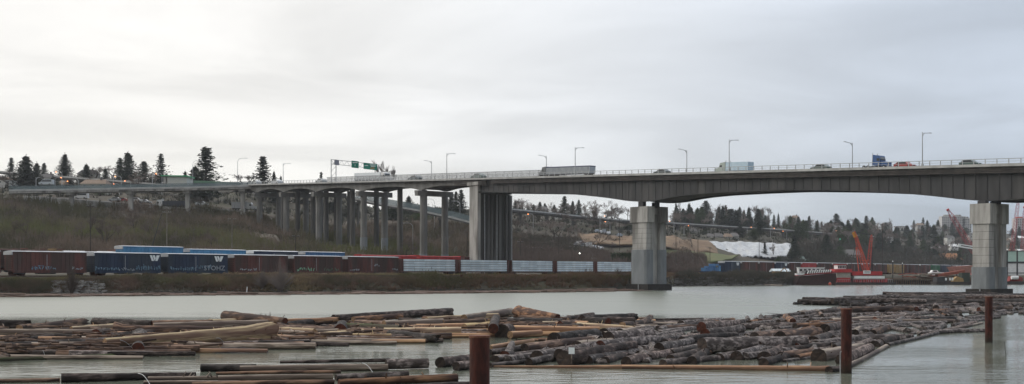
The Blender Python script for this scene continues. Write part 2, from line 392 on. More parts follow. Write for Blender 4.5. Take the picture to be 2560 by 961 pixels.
for w in (.07, BW - .07):
    mb = MB(); bbox(mb, TS0, TE, w - .05, w + .05, 1.12, 1.24); bbox(mb, TS0, TE, w - .03, w + .03, .68, .73); 
    q = TS0
    while q < TE:
        bbox(mb, q, q + .14, w - .06, w + .06, .3, 1.13); q += 2.3
    mb.build('railing', galv, bridge, B0)
mb = MB(); bbox(mb, TS0, TE, BW / 2 - .25, BW / 2 + .25, .03, .75); mb.build('median_barrier', concrete_rail, bridge, B0)
# service rails hung below the edge
mb = MB()
for k, (z0, z1) in enumerate(((-.78, -.56), (-1.08, -.88), (-1.42, -1.18))): bbox(mb, TS0, TS1 - 10, .25, .4, z0, z1)
bbox(mb, TS0, TS1 - 10, .42, .62, -1.42, -.46)
mb.build('edge_channel', steel_side, bridge, B0)
# steel girders
DEP = [(-75, 4.0), (-45, 4.0), (-30, 4.4), (-12, 5.4), (-2, 6.4), (5, 6.4), (9, 5.8), (21, 4.75), (33, 4.25), (49, 4.0), (62, 4.3), (74, 4.75), (82, 5.4), (89, 6.5), (96, 6.6), (105, 5.6), (117, 4.7), (130, 4.15), (144, 3.95), (166, 3.7)]
def dep(q):   # smooth
    return sum(lin(DEP, q + k) for k in (-3, -1.5, 0, 1.5, 3)) / 5
def girder(w, sgn, mname):
    mb = MB(); step = 1.5; q = TS0
    while q < TS1 - .1:
        a, b = q, min(q + step, TS1)
        za, zb = zd(a), zd(b); da, db = dep(a), dep(b)
        mb.hexa([Bp(a, w - .06, za - da), Bp(b, w - .06, zb - db), Bp(b, w + .06, zb - db), Bp(a, w + .06, za - da),
                 Bp(a, w - .06, za - .46), Bp(b, w - .06, zb - .46), Bp(b, w + .06, zb - .46), Bp(a, w + .06, za - .46)])
        mb.hexa([Bp(a, w - .4, za - da - .12), Bp(b, w - .4, zb - db - .12), Bp(b, w + .4, zb - db - .12), Bp(a, w + .4, za - da - .12),
                 Bp(a, w - .4, za - da - .004), Bp(b, w - .4, zb - db - .004), Bp(b, w + .4, zb - db - .004), Bp(a, w + .4, za - da - .004)])
        q = b
    q = TS0 + 1
    while q < TS1:
        s0 = w - sgn * .07; s1 = w - sgn * .15
        wide = .4 if min(abs(q - 1.5), abs(q - 92.5)) < 1.2 else .09
        bbox(mb, q, q + wide, min(s0, s1), max(s0, s1), -dep(q) + .01, -.5); q += 2.35
    return mb.build('girder', steel_paint, bridge, B0)
girder(1.3, 1, 'near'); girder(BW - 1.3, -1, 'far')
mb = MB(); q = TS0 + 2
while q < TS1:      # cross frames between the girders
    d = dep(q); a = Bp(q, 1.4, zd(q) - .7); b = Bp(q, BW - 1.4, zd(q) - d + .3); a2 = Bp(q, 1.4, zd(q) - d + .3); b2 = Bp(q, BW - 1.4, zd(q) - .7)
    mb.tube(a, b, .12, n=4); mb.tube(a2, b2, .12, n=4); mb.tube(a2, b, .14, n=4); q += 7.05
mb.build('cross_frame', steel_paint, bridge, B0)
mb = MB(); q = TS0
while q < TS1 - .1:   # lower bracing plate that closes the underside
    a, b = q, min(q + 3, TS1)
    mb.hexa([Bp(a, 1.75, zd(a) - dep(a) + .25), Bp(b, 1.75, zd(b) - dep(b) + .25), Bp(b, BW - 1.75, zd(b) - dep(b) + .25), Bp(a, BW - 1.75, zd(a) - dep(a) + .25),
             Bp(a, 1.75, zd(a) - dep(a) + .33), Bp(b, 1.75, zd(b) - dep(b) + .33), Bp(b, BW - 1.75, zd(b) - dep(b) + .33), Bp(a, BW - 1.75, zd(a) - dep(a) + .33)])
    q = b
mb.build('soffit', steel_side, bridge, B0)
# concrete approach spans
PT = [192.3, 228.8, 260.3, 285.8, 308.6]
def dep2(q):
    ks = [164] + PT + [335]
    for a, b in zip(ks, ks[1:]):
        if a <= q <= b:
            m = abs((q - a) / (b - a) - .5) * 2
            if a == 164 and q < (a + b) / 2: return 1.75
            return 1.75 + 1.35 * m ** 2.2
    return 2.6
mbs = (MB(), MB()); mb3 = MB(); q = TS1 + .3
while q < TE:
    a, b = q, min(q + 1.5, TE)
    for mb2, w0, w1 in ((mbs[0], 1.2, 2.4), (mbs[1], BW - 2.4, BW - 1.2)):
        mb2.hexa([Bp(a, w0, zd(a) - dep2(a)), Bp(b, w0, zd(b) - dep2(b)), Bp(b, w1, zd(b) - dep2(b)), Bp(a, w1, zd(a) - dep2(a)),
                  Bp(a, w0, zd(a) - .46), Bp(b, w0, zd(b) - .46), Bp(b, w1, zd(b) - .46), Bp(a, w1, zd(a) - .46)])
    mb3.hexa([Bp(a, 2.41, zd(a) - dep2(a) + .3), Bp(b, 2.41, zd(b) - dep2(b) + .3), Bp(b, BW - 2.41, zd(b) - dep2(b) + .3), Bp(a, BW - 2.41, zd(a) - dep2(a) + .3),
              Bp(a, 2.41, zd(a) - dep2(a) + .6), Bp(b, 2.41, zd(b) - dep2(b) + .6), Bp(b, BW - 2.41, zd(b) - dep2(b) + .6), Bp(a, BW - 2.41, zd(a) - dep2(a) + .6)])
    q = b
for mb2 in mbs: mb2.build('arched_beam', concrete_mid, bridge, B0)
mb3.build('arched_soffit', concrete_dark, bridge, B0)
def column(mb, tt, w, r, z0, z1, rt=None):
    c = Bp(tt, w, 0); rt = rt or r
    vs = []
    for (z, rr) in ((z0, r), (z1, rt)):
        for i in range(8):
            an = BANG + pi / 8 + i * pi / 4; vs.append((c[0] + rr * cos(an), c[1] + rr * sin(an), z))
    mb.add(vs, [(i, (i + 1) % 8, 8 + (i + 1) % 8, 8 + i) for i in range(8)] + [tuple(range(7, -1, -1)), tuple(range(8, 16))])
for tt in PT:      # bent piers of the approach
    base = Bp(tt, 6, 0); zt = zd(tt) - 3.12
    pier = thing('pier', None, None, (0, 0, 0)); pier.parent = bridge
    c = MB(); bbox(c, tt - .9, tt + .9, -.3, BW + .3, -3.12 - 1.7, -3.12); bbox(c, tt - 1.05, tt + 1.05, -.32, 1.2, -3.9, -3.11)
    c.build('pier_cap', concrete_mid, pier, B0)
    for w in (2.3, 10.6):
        p0 = Bp(tt, w, 0); zg = ground(p0[0], p0[1])
        c = MB(); column(c, tt, w, 1.18, zg - 3, zt - 1.65, 1.05); cc = c.build('column', concrete_mid, pier, B0)
        if tt < 240: c = MB(); column(c, tt, w, 1.26, zg - 3, zg + 5.6, 1.24); c.build('painted_sleeve', sleeve, cc, B0)
# a second line of columns deep under the approach
for tt in (212, 243, 262, 272, 284, 296):
    for w in (6.2, 16):
        p0 = Bp(tt, w, 0); zg = ground(p0[0], p0[1])
        c = MB(); column(c, tt, w, .95, zg - 3, zd(tt) - 2.2, .9); c.build('column', concrete_dark, bridge, B0)
# the tall anchor pier with its ribbed wall
tt = 162.3
pier = thing('pier', 'tall anchor pier with a ribbed dark wall', None); pier.parent = bridge
pz = zd(tt)
c = MB(); bbox(c, tt - 2.0, tt + 2.2, .1, 2.4, -0, 0) if False else None
zg = 3.0
def absbox(mb, t0, t1, w0, w1, z0, z1): bbox(mb, t0, t1, w0, w1, z0, z1, False)
absbox(c, tt - 1.9, tt + 2.2, .2, 1.3, zg, pz - 1.9); c.build('column', concrete, pier, B0)
c = MB(); absbox(c, tt - 2.5, tt + 3.0, -.1, 1.6, pz - 1.9, pz - .9); c.build('pier_cap', concrete, pier, B0)
c = MB(); absbox(c, tt - .6, tt + 1.6, 1.3, 13.6, zg, pz - 4.2)
for k in range(9):
    w = 1.7 + k * 1.36; absbox(c, tt - 1.0 - .35 * (k % 2), tt - .59, w, w + .55 + .2 * (k % 3), zg, pz - 4.5)
c.build('ribbed_wall', concrete_dark, pier, B0)  # wall faces away from the bright side; its shade is put into dark concrete
for w in (3.0, 7.6, 13.2):
    c = MB(); a = Bp(tt - 1.6, w, zg); b = Bp(tt - 1.6, w, pz - 4.4); c.tube(a, b, .13, n=6); c.build('drain_pipe', galv, pier, B0)
c = MB(); absbox(c, tt - 2.2, tt + 2.4, .5, BW - .3, pz - 4.2, pz - 3.75); c.build('bearing_shelf', concrete_dark, pier, B0)
mb = MB()
for k in range(4): bbox(mb, TS1 - 8, TS1 + 8, -.05, .3, -1.9 + k * .36, -1.74 + k * .36)
mb.build('expansion_grating', steel_side, bridge, B0)
# river piers
def river_pier(tc_, a, b, wc, ytop, ycap, ysleeve, yblock, Yd):
    z = lambda py: H + (HZ - py) * Yd / F
    pier = thing('river_pier', None, None); pier.parent = bridge
    w0, w1 = wc - b / 2, wc + b / 2
    zt = z(ytop); zc = z(ycap); zs = z(ysleeve); zb = z(yblock)
    lw = b * .34
    for (u0, u1) in ((w0, w0 + lw), (w1 - lw, w1)):
        c = MB(); absbox(c, tc_ - a / 2, tc_ + a / 2, u0, u1, zc, zt); c.build('pier_cap', concrete, pier, B0)
        c = MB(); absbox(c, tc_ - a * .40, tc_ + a * .40, u0 + .25, u1 - .15, -1, zc); L = c.build('leg', concrete, pier, B0)
        c = MB(); m_ = (u0 + u1) / 2; 
        n = 12; pts = []
        for zv in (zb - .1, zs):
            for i in range(n):
                an = 2 * pi * i / n; e1 = a * .47 * (abs(cos(an)) ** .5) * (1 if cos(an) >= 0 else -1); e2 = (lw * .62) * (abs(sin(an)) ** .5) * (1 if sin(an) >= 0 else -1)
                pts.append(Bp(tc_ + e1, m_ + e2, zv))
        c.add(pts, [(i, (i + 1) % n, n + (i + 1) % n, n + i) for i in range(n)] + [tuple(range(n - 1, -1, -1)), tuple(range(n, 2 * n))])
        c.build('painted_sleeve', sleeve, L, B0)
    c = MB(); absbox(c, tc_ - a * .30, tc_ + a * .30, w0 + lw, w1 - lw, -1, zt - .8); absbox(c, tc_ - a * .36, tc_ + a * .36, w0 + lw, w1 - lw, zt - 1.9, zt - .3)
    c.build('web_wall', concrete, pier, B0)
    c = MB()
    for k in range(5): zz0 = zc - 1.5 - k * (zc - zs) / 5.5; absbox(c, tc_ - a * .402, tc_ + a * .402, w0 + .24, w0 + lw - .14, zz0, zz0 + .05)
    c.build('pour_joint', concrete_dark, pier, B0)
    c = MB(); absbox(c, tc_ - a * .62, tc_ + a * .62, w0 - .6, w1 + .6, -1.5, zb); c.build('fender', pile_cap, pier, B0)
    for k in range(2):
        c = MB(); w = w0 + (b - lw) * k + lw / 2 
        bbox(c, tc_ - .8, tc_ + .8, w - .6, w + .6, 0, 0)
        c = MB(); absbox(c, tc_ - .8, tc_ + .8, w - .6, w + .6, zt, zd(tc_) - dep(tc_) - .12); c.build('bearing', darkmetal, pier, B0)
    c = MB(); pp = Bp(tc_ - a * .1, w0 - .72, 0); c.tube((pp[0], pp[1], -.3), (pp[0], pp[1], zb - .05), .12, n=6); c.build('gauge_pipe', galv, pier, B0)
river_pier(93.2, 6.2, 7.2, 4.0, 515, 555, 624, 711, 286)
river_pier(2.0, 4.1, 6.6, 3.3, 508, 559, 668, 723, 216)
# ground screens : translucent wind screen along the median
sm = bpy.data.materials.new('screen_mesh'); sm.use_nodes = True; t = sm.node_tree
pr_ = t.nodes['Principled BSDF']; pr_.inputs['Base Color'].default_value = (.30, .31, .32, 1); pr_.inputs['Roughness'].default_value = .6
tr = N(t, 'ShaderNodeBsdfTransparent'); mx = N(t, 'ShaderNodeMixShader'); mx.inputs[0].default_value = .40
t.links.new(tr.outputs[0], mx.inputs[1]); t.links.new(pr_.outputs[0], mx.inputs[2]); t.links.new(mx.outputs[0], t.nodes['Material Output'].inputs[0])
a_, b_ = tof(1372), tof(740) - 12
mb = MB(); bbox(mb, a_, b_, BW / 2 - .3, BW / 2 - .26, .76, 2.4); mb.build('mesh_screen', sm, bridge, B0)
mb = MB(); bbox(mb, a_, b_, BW / 2 - .33, BW / 2 - .23, 2.41, 2.49); q = a_
while q < b_: bbox(mb, q, q + .08, BW / 2 - .25, BW / 2 - .16, .76, 2.4); q += 4
mb.build('screen_frame', darkmetal, bridge, B0)

# ---------------------------------------------------------------- lamps
def street_lamp(label, base, h, ang, arm=2.6, lit=False, group='street lamps', curved=False, m=galv, thick=1.0):
    t = thing('street_lamp', label, 'street lamp', base, ang, group)
    c = MB(); c.tube((0, 0, 0), (0, 0, h - (arm * .5 if curved else .55)), .11 * thick, .07 * thick, 6); c.box(-.17, .17, -.17, .17, 0, .4)
    c.build('pole', m, t)
    c = MB()
    if curved:
        pts = [(arm * .5 * (1 - cos(a)) * 1.0, 0, h - arm * .5 + arm * .5 * sin(a)) for a in [i * pi / 2 / 6 for i in range(7)]] + [(arm, 0, h - .02)]
        for p, q in zip(pts, pts[1:]): c.tube(p, q, .065 * thick, n=5)
    else:
        c.tube((0, 0, h - .6), (.5, 0, h - .18), .06 * thick, n=5); c.tube((.5, 0, h - .18), (arm, 0, h), .055 * thick, n=5); c.tube((0, 0, h - .95), (.75, 0, h - .16), .04 * thick, n=4)
        c.tube((0, 0, h - .6), (0, 0, h), .06 * thick, n=5)
    c.build('arm', m, t)
    c = MB(); c.hexa([(arm - .1, -.13, h - .06), (arm + .7, -.1, h - .05), (arm + .7, .1, h - .05), (arm - .1, .13, h - .06), (arm - .05, -.08, h + .09), (arm + .6, -.06, h + .08), (arm + .6, .06, h + .08), (arm - .05, .08, h + .09)])
    hd = c.build('lamp_head', m, t)
    if lit:
        c = MB(); s = .2 * thick; c.add([(arm + .3 + s * x, s * y, h - .12 + s * .8 * z) for x, y, z in ((1, 0, 0), (-1, 0, 0), (0, 1, 0), (0, -1, 0), (0, 0, 1), (0, 0, -1))],
                          [(0, 2, 4), (2, 1, 4), (1, 3, 4), (3, 0, 4), (2, 0, 5), (1, 2, 5), (3, 1, 5), (0, 3, 5)])
        c.build('lit_lens', lampon, hd)
    return t
NA = atan2(NN[1], NN[0])
near_lamps = [(2306, 84, 'nearest the right river pier'), (1823, 79, 'beside the white box truck'), (1438, 70, 'in front of the curtain-sided trailer'), (1117, 64, 'left of the tall ribbed anchor pier'), (708, 50, 'right of the bushy topped fir')]
for px, hp, wh in near_lamps:
    tt = tof(px); b = Bp(tt, -.0, zd(tt) + .3)
    street_lamp('tall street lamp on the near bridge edge, ' + wh, b, hp * b[1] / F, NA, 2.5, group='lamps along the bridge', thick=1.15)
for px, yt_, yb, wh in [(2131, 357, 418, 'just left of the blue truck cab'), (1717, 375, 435, 'over the left river pier'), (1366, 390, 438, 'at the left end of the curtain-sided trailer'), (1079, 403, 446, 'between the green signs and the anchor pier')]:
    # solve t so that the far-edge point projects at px
    lo, hi = -40, 340
    for _ in range(50):
        m_ = (lo + hi) / 2; q = Bp(m_, BW, 0); 
        if CX + F * q[0] / q[1] > px: lo = m_
        else: hi = m_
    b = Bp(m_, BW, zd(m_) + .3)
    street_lamp('grey street lamp on the far bridge edge, ' + wh, b, (HZ - yt_) * b[1] / F + H - b[2], NA + pi, 2.4, group='lamps along the bridge', thick=1.15)

# ---------------------------------------------------------------- vehicles
PITCH = math.atan(.0481)
def wheel(mb, x, y, r, w=.28): mb.tube((x, y - w / 2, r), (x, y + w / 2, r), r, n=12)
def add_wheels(t, xs, ys, r):
    for x in xs:
        for y in ys:
            c = MB(); wheel(c, x, y, r); o = c.build('wheel', blackpaint, t)
            c = MB(); c.tube((x, y - .15, r), (x, y + .15, r), r * .5, n=8); c.build('rim', galv, o)
def paint(name, c): return mat('paint_' + name, c, rough=.35, spec=.5)
def semi_truck(label, loc, rz, cabm, boxm, L=16, tractor=True, hb=3.1, topm=None, group=None, sc=1.0, name='semi_truck', curtain=False, trailer=True):
    t = thing(name, label, 'truck', loc, rz, group); t.rotation_euler = (0, PITCH * (-1 if abs(rz - BANG) < .01 else 1), rz); t.scale = (sc,) * 3
    if trailer:
        c = MB(); c.box(-L / 2, L / 2, -1.28, 1.28, 1.15, 1.15 + hb); tr = c.build('trailer', boxm, t)
        if curtain:
            c = MB(); k = -L / 2 + .4
            while k < L / 2 - .3: c.box(k, k + .1, -1.33, -1.285, 1.3, 1.0 + hb); c.box(k, k + .1, 1.285, 1.33, 1.3, 1.0 + hb); k += .62
            c.build('strap', darkmetal, tr)
        if topm: c = MB(); c.box(-L / 2 - .02, L / 2 + .02, -1.32, 1.32, 1.0 + hb, 1.32 + hb); c.build('top_rail', topm, tr)
        c = MB(); c.box(-L / 2 + .2, L / 2 - .2, -1.1, 1.1, .85, 1.14); c.box(L / 2 - 4.4, L / 2 - 4.2, -1, 1, .3, .86); c.build('chassis', darkmetal, t)
        add_wheels(t, (-L / 2 + 1.2, -L / 2 + 2.4), (-1.05, 1.05), .5)
    f = L / 2 if trailer else 0
    if tractor:
        c = MB(); c.prism([(f + .3, .9), (f + 2.6, .9), (f + 2.6, 2.6), (f + 2.25, 3.5), (f + .3, 3.75)], -1.2, 1.2); cab = c.build('cab', cabm, t)
        c = MB(); c.prism([(f + 2.6, .8), (f + 4.6, .8), (f + 4.6, 1.75), (f + 2.6, 2.2)], -1.0, 1.0); c.build('bonnet', cabm, t)
        c = MB(); c.prism([(f + 2.62, 2.3), (f + 2.64, 2.6), (f + 2.32, 3.3), (f + 2.28, 3.3)], -1.05, 1.05); c.box(f + 1.5, f + 2.4, -1.215, -1.205, 2.1, 2.8); c.box(f + 1.5, f + 2.4, 1.205, 1.215, 2.1, 2.8); c.build('window', glass, cab)
        c = MB(); c.tube((f + .15, -1.05, 1), (f + .15, -1.05, 4.2), .09, n=6); c.tube((f + .15, 1.05, 1), (f + .15, 1.05, 4.2), .09, n=6); c.build('exhaust_stack', galv, t)
        c = MB(); c.box(f + 4.61, f + 4.8, -1.15, 1.15, .45, .85); c.build('bumper', galv, t)
        c = MB(); c.box(f - 3 if not trailer else f, f + 4.4, -.5, .5, .6, .8); c.build('frame', darkmetal, t)
        add_wheels(t, (f - 1.2, f, f + 3.7) if trailer else (-2.4, -1.2, 3.7), (-1.02, 1.02), .5)
    return t
def car(label, loc, rz, col, kind='sedan', group=None, sc=1.0, name='car'):
    t = thing(name, label, 'van' if kind == 'van' else ('car'), loc, rz, group); t.rotation_euler = (0, PITCH * (-1 if abs(rz - BANG) < .01 else 1), rz); t.scale = (sc,) * 3
    pm = paint('_'.join('%02d' % int(c * 99) for c in col), col)
    if kind == 'van': prof = [(-2.5, .35), (2.45, .35), (2.5, .95), (1.7, 1.2), (1.1, 2.0), (-2.45, 2.05)]; win = [(1.05, 1.25), (1.5, 1.25), (1.0, 1.85), (-2.0, 1.85), (-2.0, 1.25)]
    elif kind == 'pickup': prof = [(-2.6, .4), (2.5, .4), (2.5, 1.0), (1.3, 1.12), (.7, 1.72), (-.7, 1.72), (-.8, 1.15), (-2.6, 1.15)]; win = [(-.6, 1.2), (1.0, 1.2), (.6, 1.62), (-.6, 1.62)]
    else: prof = [(-2.2, .3), (2.2, .3), (2.22, .72), (1.2, .92), (.5, 1.4), (-1.1, 1.42), (-1.8, 1.0), (-2.22, .92)]; win = [(-1.55, .98), (.95, .96), (.42, 1.33), (-1.05, 1.34)]
    c = MB(); c.prism(prof, -.85, .85); b = c.build('body', pm, t)
    for y in (-.862, .862):
        c = MB(); c.prism(win, min(y, y * .985), max(y, y * .985)); c.build('side_window', glass, b)
    add_wheels(t, (-1.4, 1.4), (-.75, .75), .33)
    for y in (-.6, .6):
        c = MB(); c.box(2.2 if kind == 'sedan' else 2.46, 2.26 if kind == 'sedan' else 2.53, y - .15, y + .15, .55, .7); c.build('headlight', signwhite, t)
    return t
def on_bridge(px, w):      # bridge station seen at px on lane w
    lo, hi = -70, 344
    for _ in range(50):
        m_ = (lo + hi) / 2; q = Bp(m_, w, 0)
        if CX + F * q[0] / q[1] > px: lo = m_
        else: hi = m_
    return m_
RZR = BANG + pi      # heading right
# trucks: loc by pixel
def bt(px, w): q = on_bridge(px, w); return Bp(q, w, zd(q) + .05)
whitebox = paint('white', (.66, .70, .73)); 
semi_truck('white semi truck under the green road signs on the bridge', bt(925, 9.2), RZR, paint('offwhite', (.6, .6, .6)), whitebox, 17.5, sc=1.0, hb=2.5)
semi_truck('long semi trailer with pale curtain side and dark blue top rail', bt(1425, 3.2), BANG, paint('darkgrey', (.08, .09, .1)), mat('grey_curtain', (.44, .47, .50), (.32, .35, .38), 1.5, .6, stretch=(2, 1, .3)), 22.5, hb=2.25, sc=.80, topm=paint('darkblue', (.02, .03, .09)), curtain=True, name='curtain_side_truck')
semi_truck('white box truck on the bridge beside a lamp', bt(1848, 9.2), BANG, paint('greenwhite', (.35, .40, .36)), mat('ice_blue_box', (.50, .62, .70), (.42, .55, .64), 1, .5), 8.6, hb=2.45, name='box_truck', sc=.80)
semi_truck('dark blue truck tractor without a trailer on the bridge', bt(2185, 3.4), RZR, paint('cobalt', (.02, .075, .22)), None, trailer=False, name='truck_tractor', sc=.78)
car('red car behind the railing, right of the blue truck tractor', bt(2262, 3.0), RZR, (.30, .04, .035), sc=.95)
car('dark green grey car on the bridge over the left river pier', bt(1655, 4.6), BANG, (.05, .07, .07), sc=1.0)
car('grey green car on the bridge midway between the river piers', bt(2052, 4.6), BANG, (.10, .13, .12), sc=1.0)
car('dim green car low behind the railing at the right end of the bridge', bt(2426, 3.0), RZR, (.07, .11, .10), sc=.9)
car('silver car at the left end of the bridge approach, below the tall fir', bt(640, 3), BANG, (.42, .44, .45), sc=1.3)
car('silver car just left of the approach lamp', bt(692, 3), BANG, (.5, .52, .54), sc=1.3)
car('pale grey car on the bridge left of the sign gantry', bt(803, 3), BANG, (.38, .40, .41), sc=1.2)
car('dark car in front of the mesh screen on the bridge', bt(1038, 3), BANG, (.06, .08, .09), sc=1.2)
car('green grey car in front of the mesh screen by the anchor pier', bt(1196, 3), BANG, (.10, .14, .13), sc=1.2)
PITCH = 0
# ---------------------------------------------------------------- sign gantry
q0 = on_bridge(828, -.2); b0 = Bp(q0, -.2, zd(q0)); q1 = on_bridge(946, BW + .2)
b1 = Bp(q1, BW + .2, zd(q1))
gl = hypot(b1[0] - b0[0], b1[1] - b0[1]); ga = atan2(b1[1] - b0[1], b1[0] - b0[0])
gan = thing('sign_gantry', 'steel sign gantry with green road signs spanning the bridge', 'sign gantry', (b0[0], b0[1], b0[2]), ga)
gh = (HZ - 399) * b0[1] / F + H - b0[2]
ghe = (HZ - 412) * b1[1] / F + H - b0[2]
def gz(x): return gh + (ghe - gh) * x / gl
for k, (x, y, hh) in enumerate(((0, 0, gh), (0 + 1.7, 0, gh), (gl, 0, ghe), (gl - 1.2, 0, ghe))):
    c = MB(); c.tube((x, y, -.2), (x, y, hh), .16, n=6); c.build('leg', galv, gan)
c = MB(); k = 0
for z in range(0, int(gh), 2): c.tube((0, 0, z), (1.7, 0, z + 1.8 if z + 1.8 < gh else z + 1), .06, n=4)
c.build('leg_brace', galv, gan)
c = MB(); n = 18
for dz in (0, -1.55):
    c.tube((0, 0, gz(0) + dz), (gl, 0, gz(gl) + dz), .10, n=5)
for i in range(n): x = gl * i / n; x2 = gl * (i + 1) / n; c.tube((x, 0, gz(x) + (-1.55 if i % 2 else 0)), (x2, 0, gz(x2) + (0 if i % 2 else -1.55)), .05, n=4)
c.build('truss', galv, gan)
def xon(px):   # gantry x seen at px
    lo, hi = 0, gl
    for _ in range(40):
        m_ = (lo + hi) / 2; X = b0[0] + cos(ga) * m_; Y = b0[1] + sin(ga) * m_
        if CX + F * X / Y < px: lo = m_
        else: hi = m_
    return m_
for (a, b, zt0, zb0, txt) in ((879, 897, .35, -2.1, '1'), (909, 943, .1, -2.1, '')):
    xa, xb = xon(a), xon(b); xm = (xa + xb) / 2
    c = MB(); c.hexa([(xa, -.35, gz(xa) + zb0), (xb, -.35, gz(xb) + zb0), (xb, -.28, gz(xb) + zb0), (xa, -.28, gz(xa) + zb0), (xa, -.35, gz(xa) + zt0), (xb, -.35, gz(xb) + zt0), (xb, -.28, gz(xb) + zt0), (xa, -.28, gz(xa) + zt0)])
    sg = c.build('green_sign', signgreen, gan)
    c = MB(); zc = gz(xm)
    if txt:
        textmesh('1', 1.1, 'lettering', signwhite, sg, (xm, -.37, zc - 1.2), (pi / 2, 0, 0)); c.box(xa + .4, xb - .4, -.372, -.352, zc - .35, zc - .1)
    else:
        c.box(xm - .2, xb - .5, -.372, -.352, zc - .55, zc - .35); c.box(xm + .2, xb - .5, -.372, -.352, zc - 1.0, zc - .8); c.box(xa + .4, xa + 1.6, -.372, -.352, zc - .8, zc - .6)
    c.build('lettering', signwhite, sg)
    if not txt:
        c = MB(); c.box(xm, xb - .9, -.372, -.352, zc - 1.8, zc - 1.35); c.build('yellow_panel', yellow, sg)
xa, xb = xon(836), xon(848)
c = MB(); c.hexa([(xa, -.35, gz(xa) - 1.8), (xb, -.35, gz(xb) - 1.8), (xb, -.28, gz(xb) - 1.8), (xa, -.28, gz(xa) - 1.8), (xa, -.35, gz(xa)), (xb, -.35, gz(xb)), (xb, -.28, gz(xb)), (xa, -.28, gz(xa))])
c.build('sign_back', mat('sign_back_grey', (.22, .23, .28), rough=.6), gan)

# ---------------------------------------------------------------- side viaducts
def viaduct(name, label, pts, width, thick, rail, railm, cols, colw, deckm=concrete, fasciam=concrete_rail, railh=1.0, group=None):
    """pts: px,py,Y of the near deck edge."""
    W3 = [P(*p) for p in pts]; o0 = W3[0]
    t = thing(name, label, 'viaduct', (o0[0], o0[1], 0), 0, group); off = (o0[0], o0[1], 0)
    md, mf, mr = MB(), MB(), MB(); mp_ = MB()
    for a, b in zip(W3, W3[1:]):
        L = hypot(b[0] - a[0], b[1] - a[1]); nx, ny = -(b[1] - a[1]) / L, (b[0] - a[0]) / L
        if ny < 0: nx, ny = -nx, -ny
        def q(p, w, z): return (p[0] + nx * w, p[1] + ny * w, p[2] + z)
        md.hexa([q(a, .3, -thick), q(b, .3, -thick), q(b, width - .3, -thick), q(a, width - .3, -thick), q(a, .3, -.04), q(b, .3, -.04), q(b, width - .3, -.04), q(a, width - .3, -.04)])
        for w0 in (0, width - .28): mf.hexa([q(a, w0, -thick * .45), q(b, w0, -thick * .45), q(b, w0 + .28, -thick * .45), q(a, w0 + .28, -thick * .45), q(a, w0, .1), q(b, w0, .1), q(b, w0 + .28, .1), q(a, w0 + .28, .1)])
        for w0 in (.08, width - .2): mr.hexa([q(a, w0, .1), q(b, w0, .1), q(b, w0 + .05, .1), q(a, w0 + .05, .1), q(a, w0, railh), q(b, w0, railh), q(b, w0 + .05, railh), q(a, w0 + .05, railh)])
    md.build('deck', deckm, t, off); mf.build('kerb_beam', fasciam, t, off)
    if rail: mr.build('barrier', railm, t, off)
    pxs = [p[0] for p in pts]
    for cpx in cols:
        for (pa, pb), (a, b) in zip(zip(pts, pts[1:]), zip(W3, W3[1:])):
            if min(pa[0], pb[0]) <= cpx <= max(pa[0], pb[0]):
                f = (cpx - pa[0]) / (pb[0] - pa[0]); Y = 1 / ((1 - f) / pa[1 + 1] + f / pb[2]) if False else pa[2] + (pb[2] - pa[2]) * f
                x = a[0] + (b[0] - a[0]) * f; y = a[1] + (b[1] - a[1]) * f + width / 2; z = a[2] + (b[2] - a[2]) * f - thick
                c = MB(); r = colw / 2; zg = ground(x, y) - 2
                c.box(x - r, x + r, y - r, y + r, zg, z + .02); c.box(x - r * 1.7, x + r * 1.7, y - width * .35, y + width * .35, z - .9, z + .01) 
                c.build('column', deckm, t, off)
                break
    return t
teal = bpy.data.materials.new('teal_glass_barrier'); teal.use_nodes = True; tt_ = teal.node_tree
pp_ = tt_.nodes['Principled BSDF']; pp_.inputs['Base Color'].default_value = (.15, .20, .215, 1); pp_.inputs['Roughness'].default_value = .3
tr = N(tt_, 'ShaderNodeBsdfTransparent'); mx = N(tt_, 'ShaderNodeMixShader'); mx.inputs[0].default_value = .38
tt_.links.new(tr.outputs[0], mx.inputs[1]); tt_.links.new(pp_.outputs[0], mx.inputs[2]); tt_.links.new(mx.outputs[0], tt_.nodes['Material Output'].inputs[0])
viaduct('ramp_viaduct', 'grey ramp on thin columns joining the bridge from the left hillside', [(22, 475, 448), (170, 473, 452), (320, 470, 456), (463, 468, 459), (602, 464, 462), (640, 463, 464)], 7, 1.35, True, teal, (170, 320, 463, 602), 1.55, railh=1.55)
viaduct('exit_ramp', 'sloping exit ramp with glass barrier seen between the bridge columns', [(872, 492, 505), (940, 507, 500), (1040, 524, 496), (1130, 543, 492), (1172, 554, 490), (1200, 562, 488)], 6, 1.3, True, teal, (893, 995, 1100), 1.1, deckm=concrete_dark, railh=2.4)
viaduct('elevated_guideway', 'long pale elevated guideway crossing the wooded hill behind the bridge', [(1270, 521, 640), (1400, 534, 690), (1500, 545, 730), (1580, 551, 750), (1690, 557, 790), (1800, 564, 830), (1950, 573, 890), (2080, 583, 960), (2165, 589, 1010), (2230, 594, 1060)], 8, 1.5, False, None, tuple(range(1300, 2230, 66)), 1.8, deckm=concrete_dark)
viaduct('elevated_road', 'elevated road descending behind the dark firs at far left', [(-300, 395, 640), (0, 428, 620), (160, 441, 600), (300, 452, 580), (420, 462, 560)], 9, 1.5, False, None, (60, 145, 250), 2.0, deckm=concrete_dark)

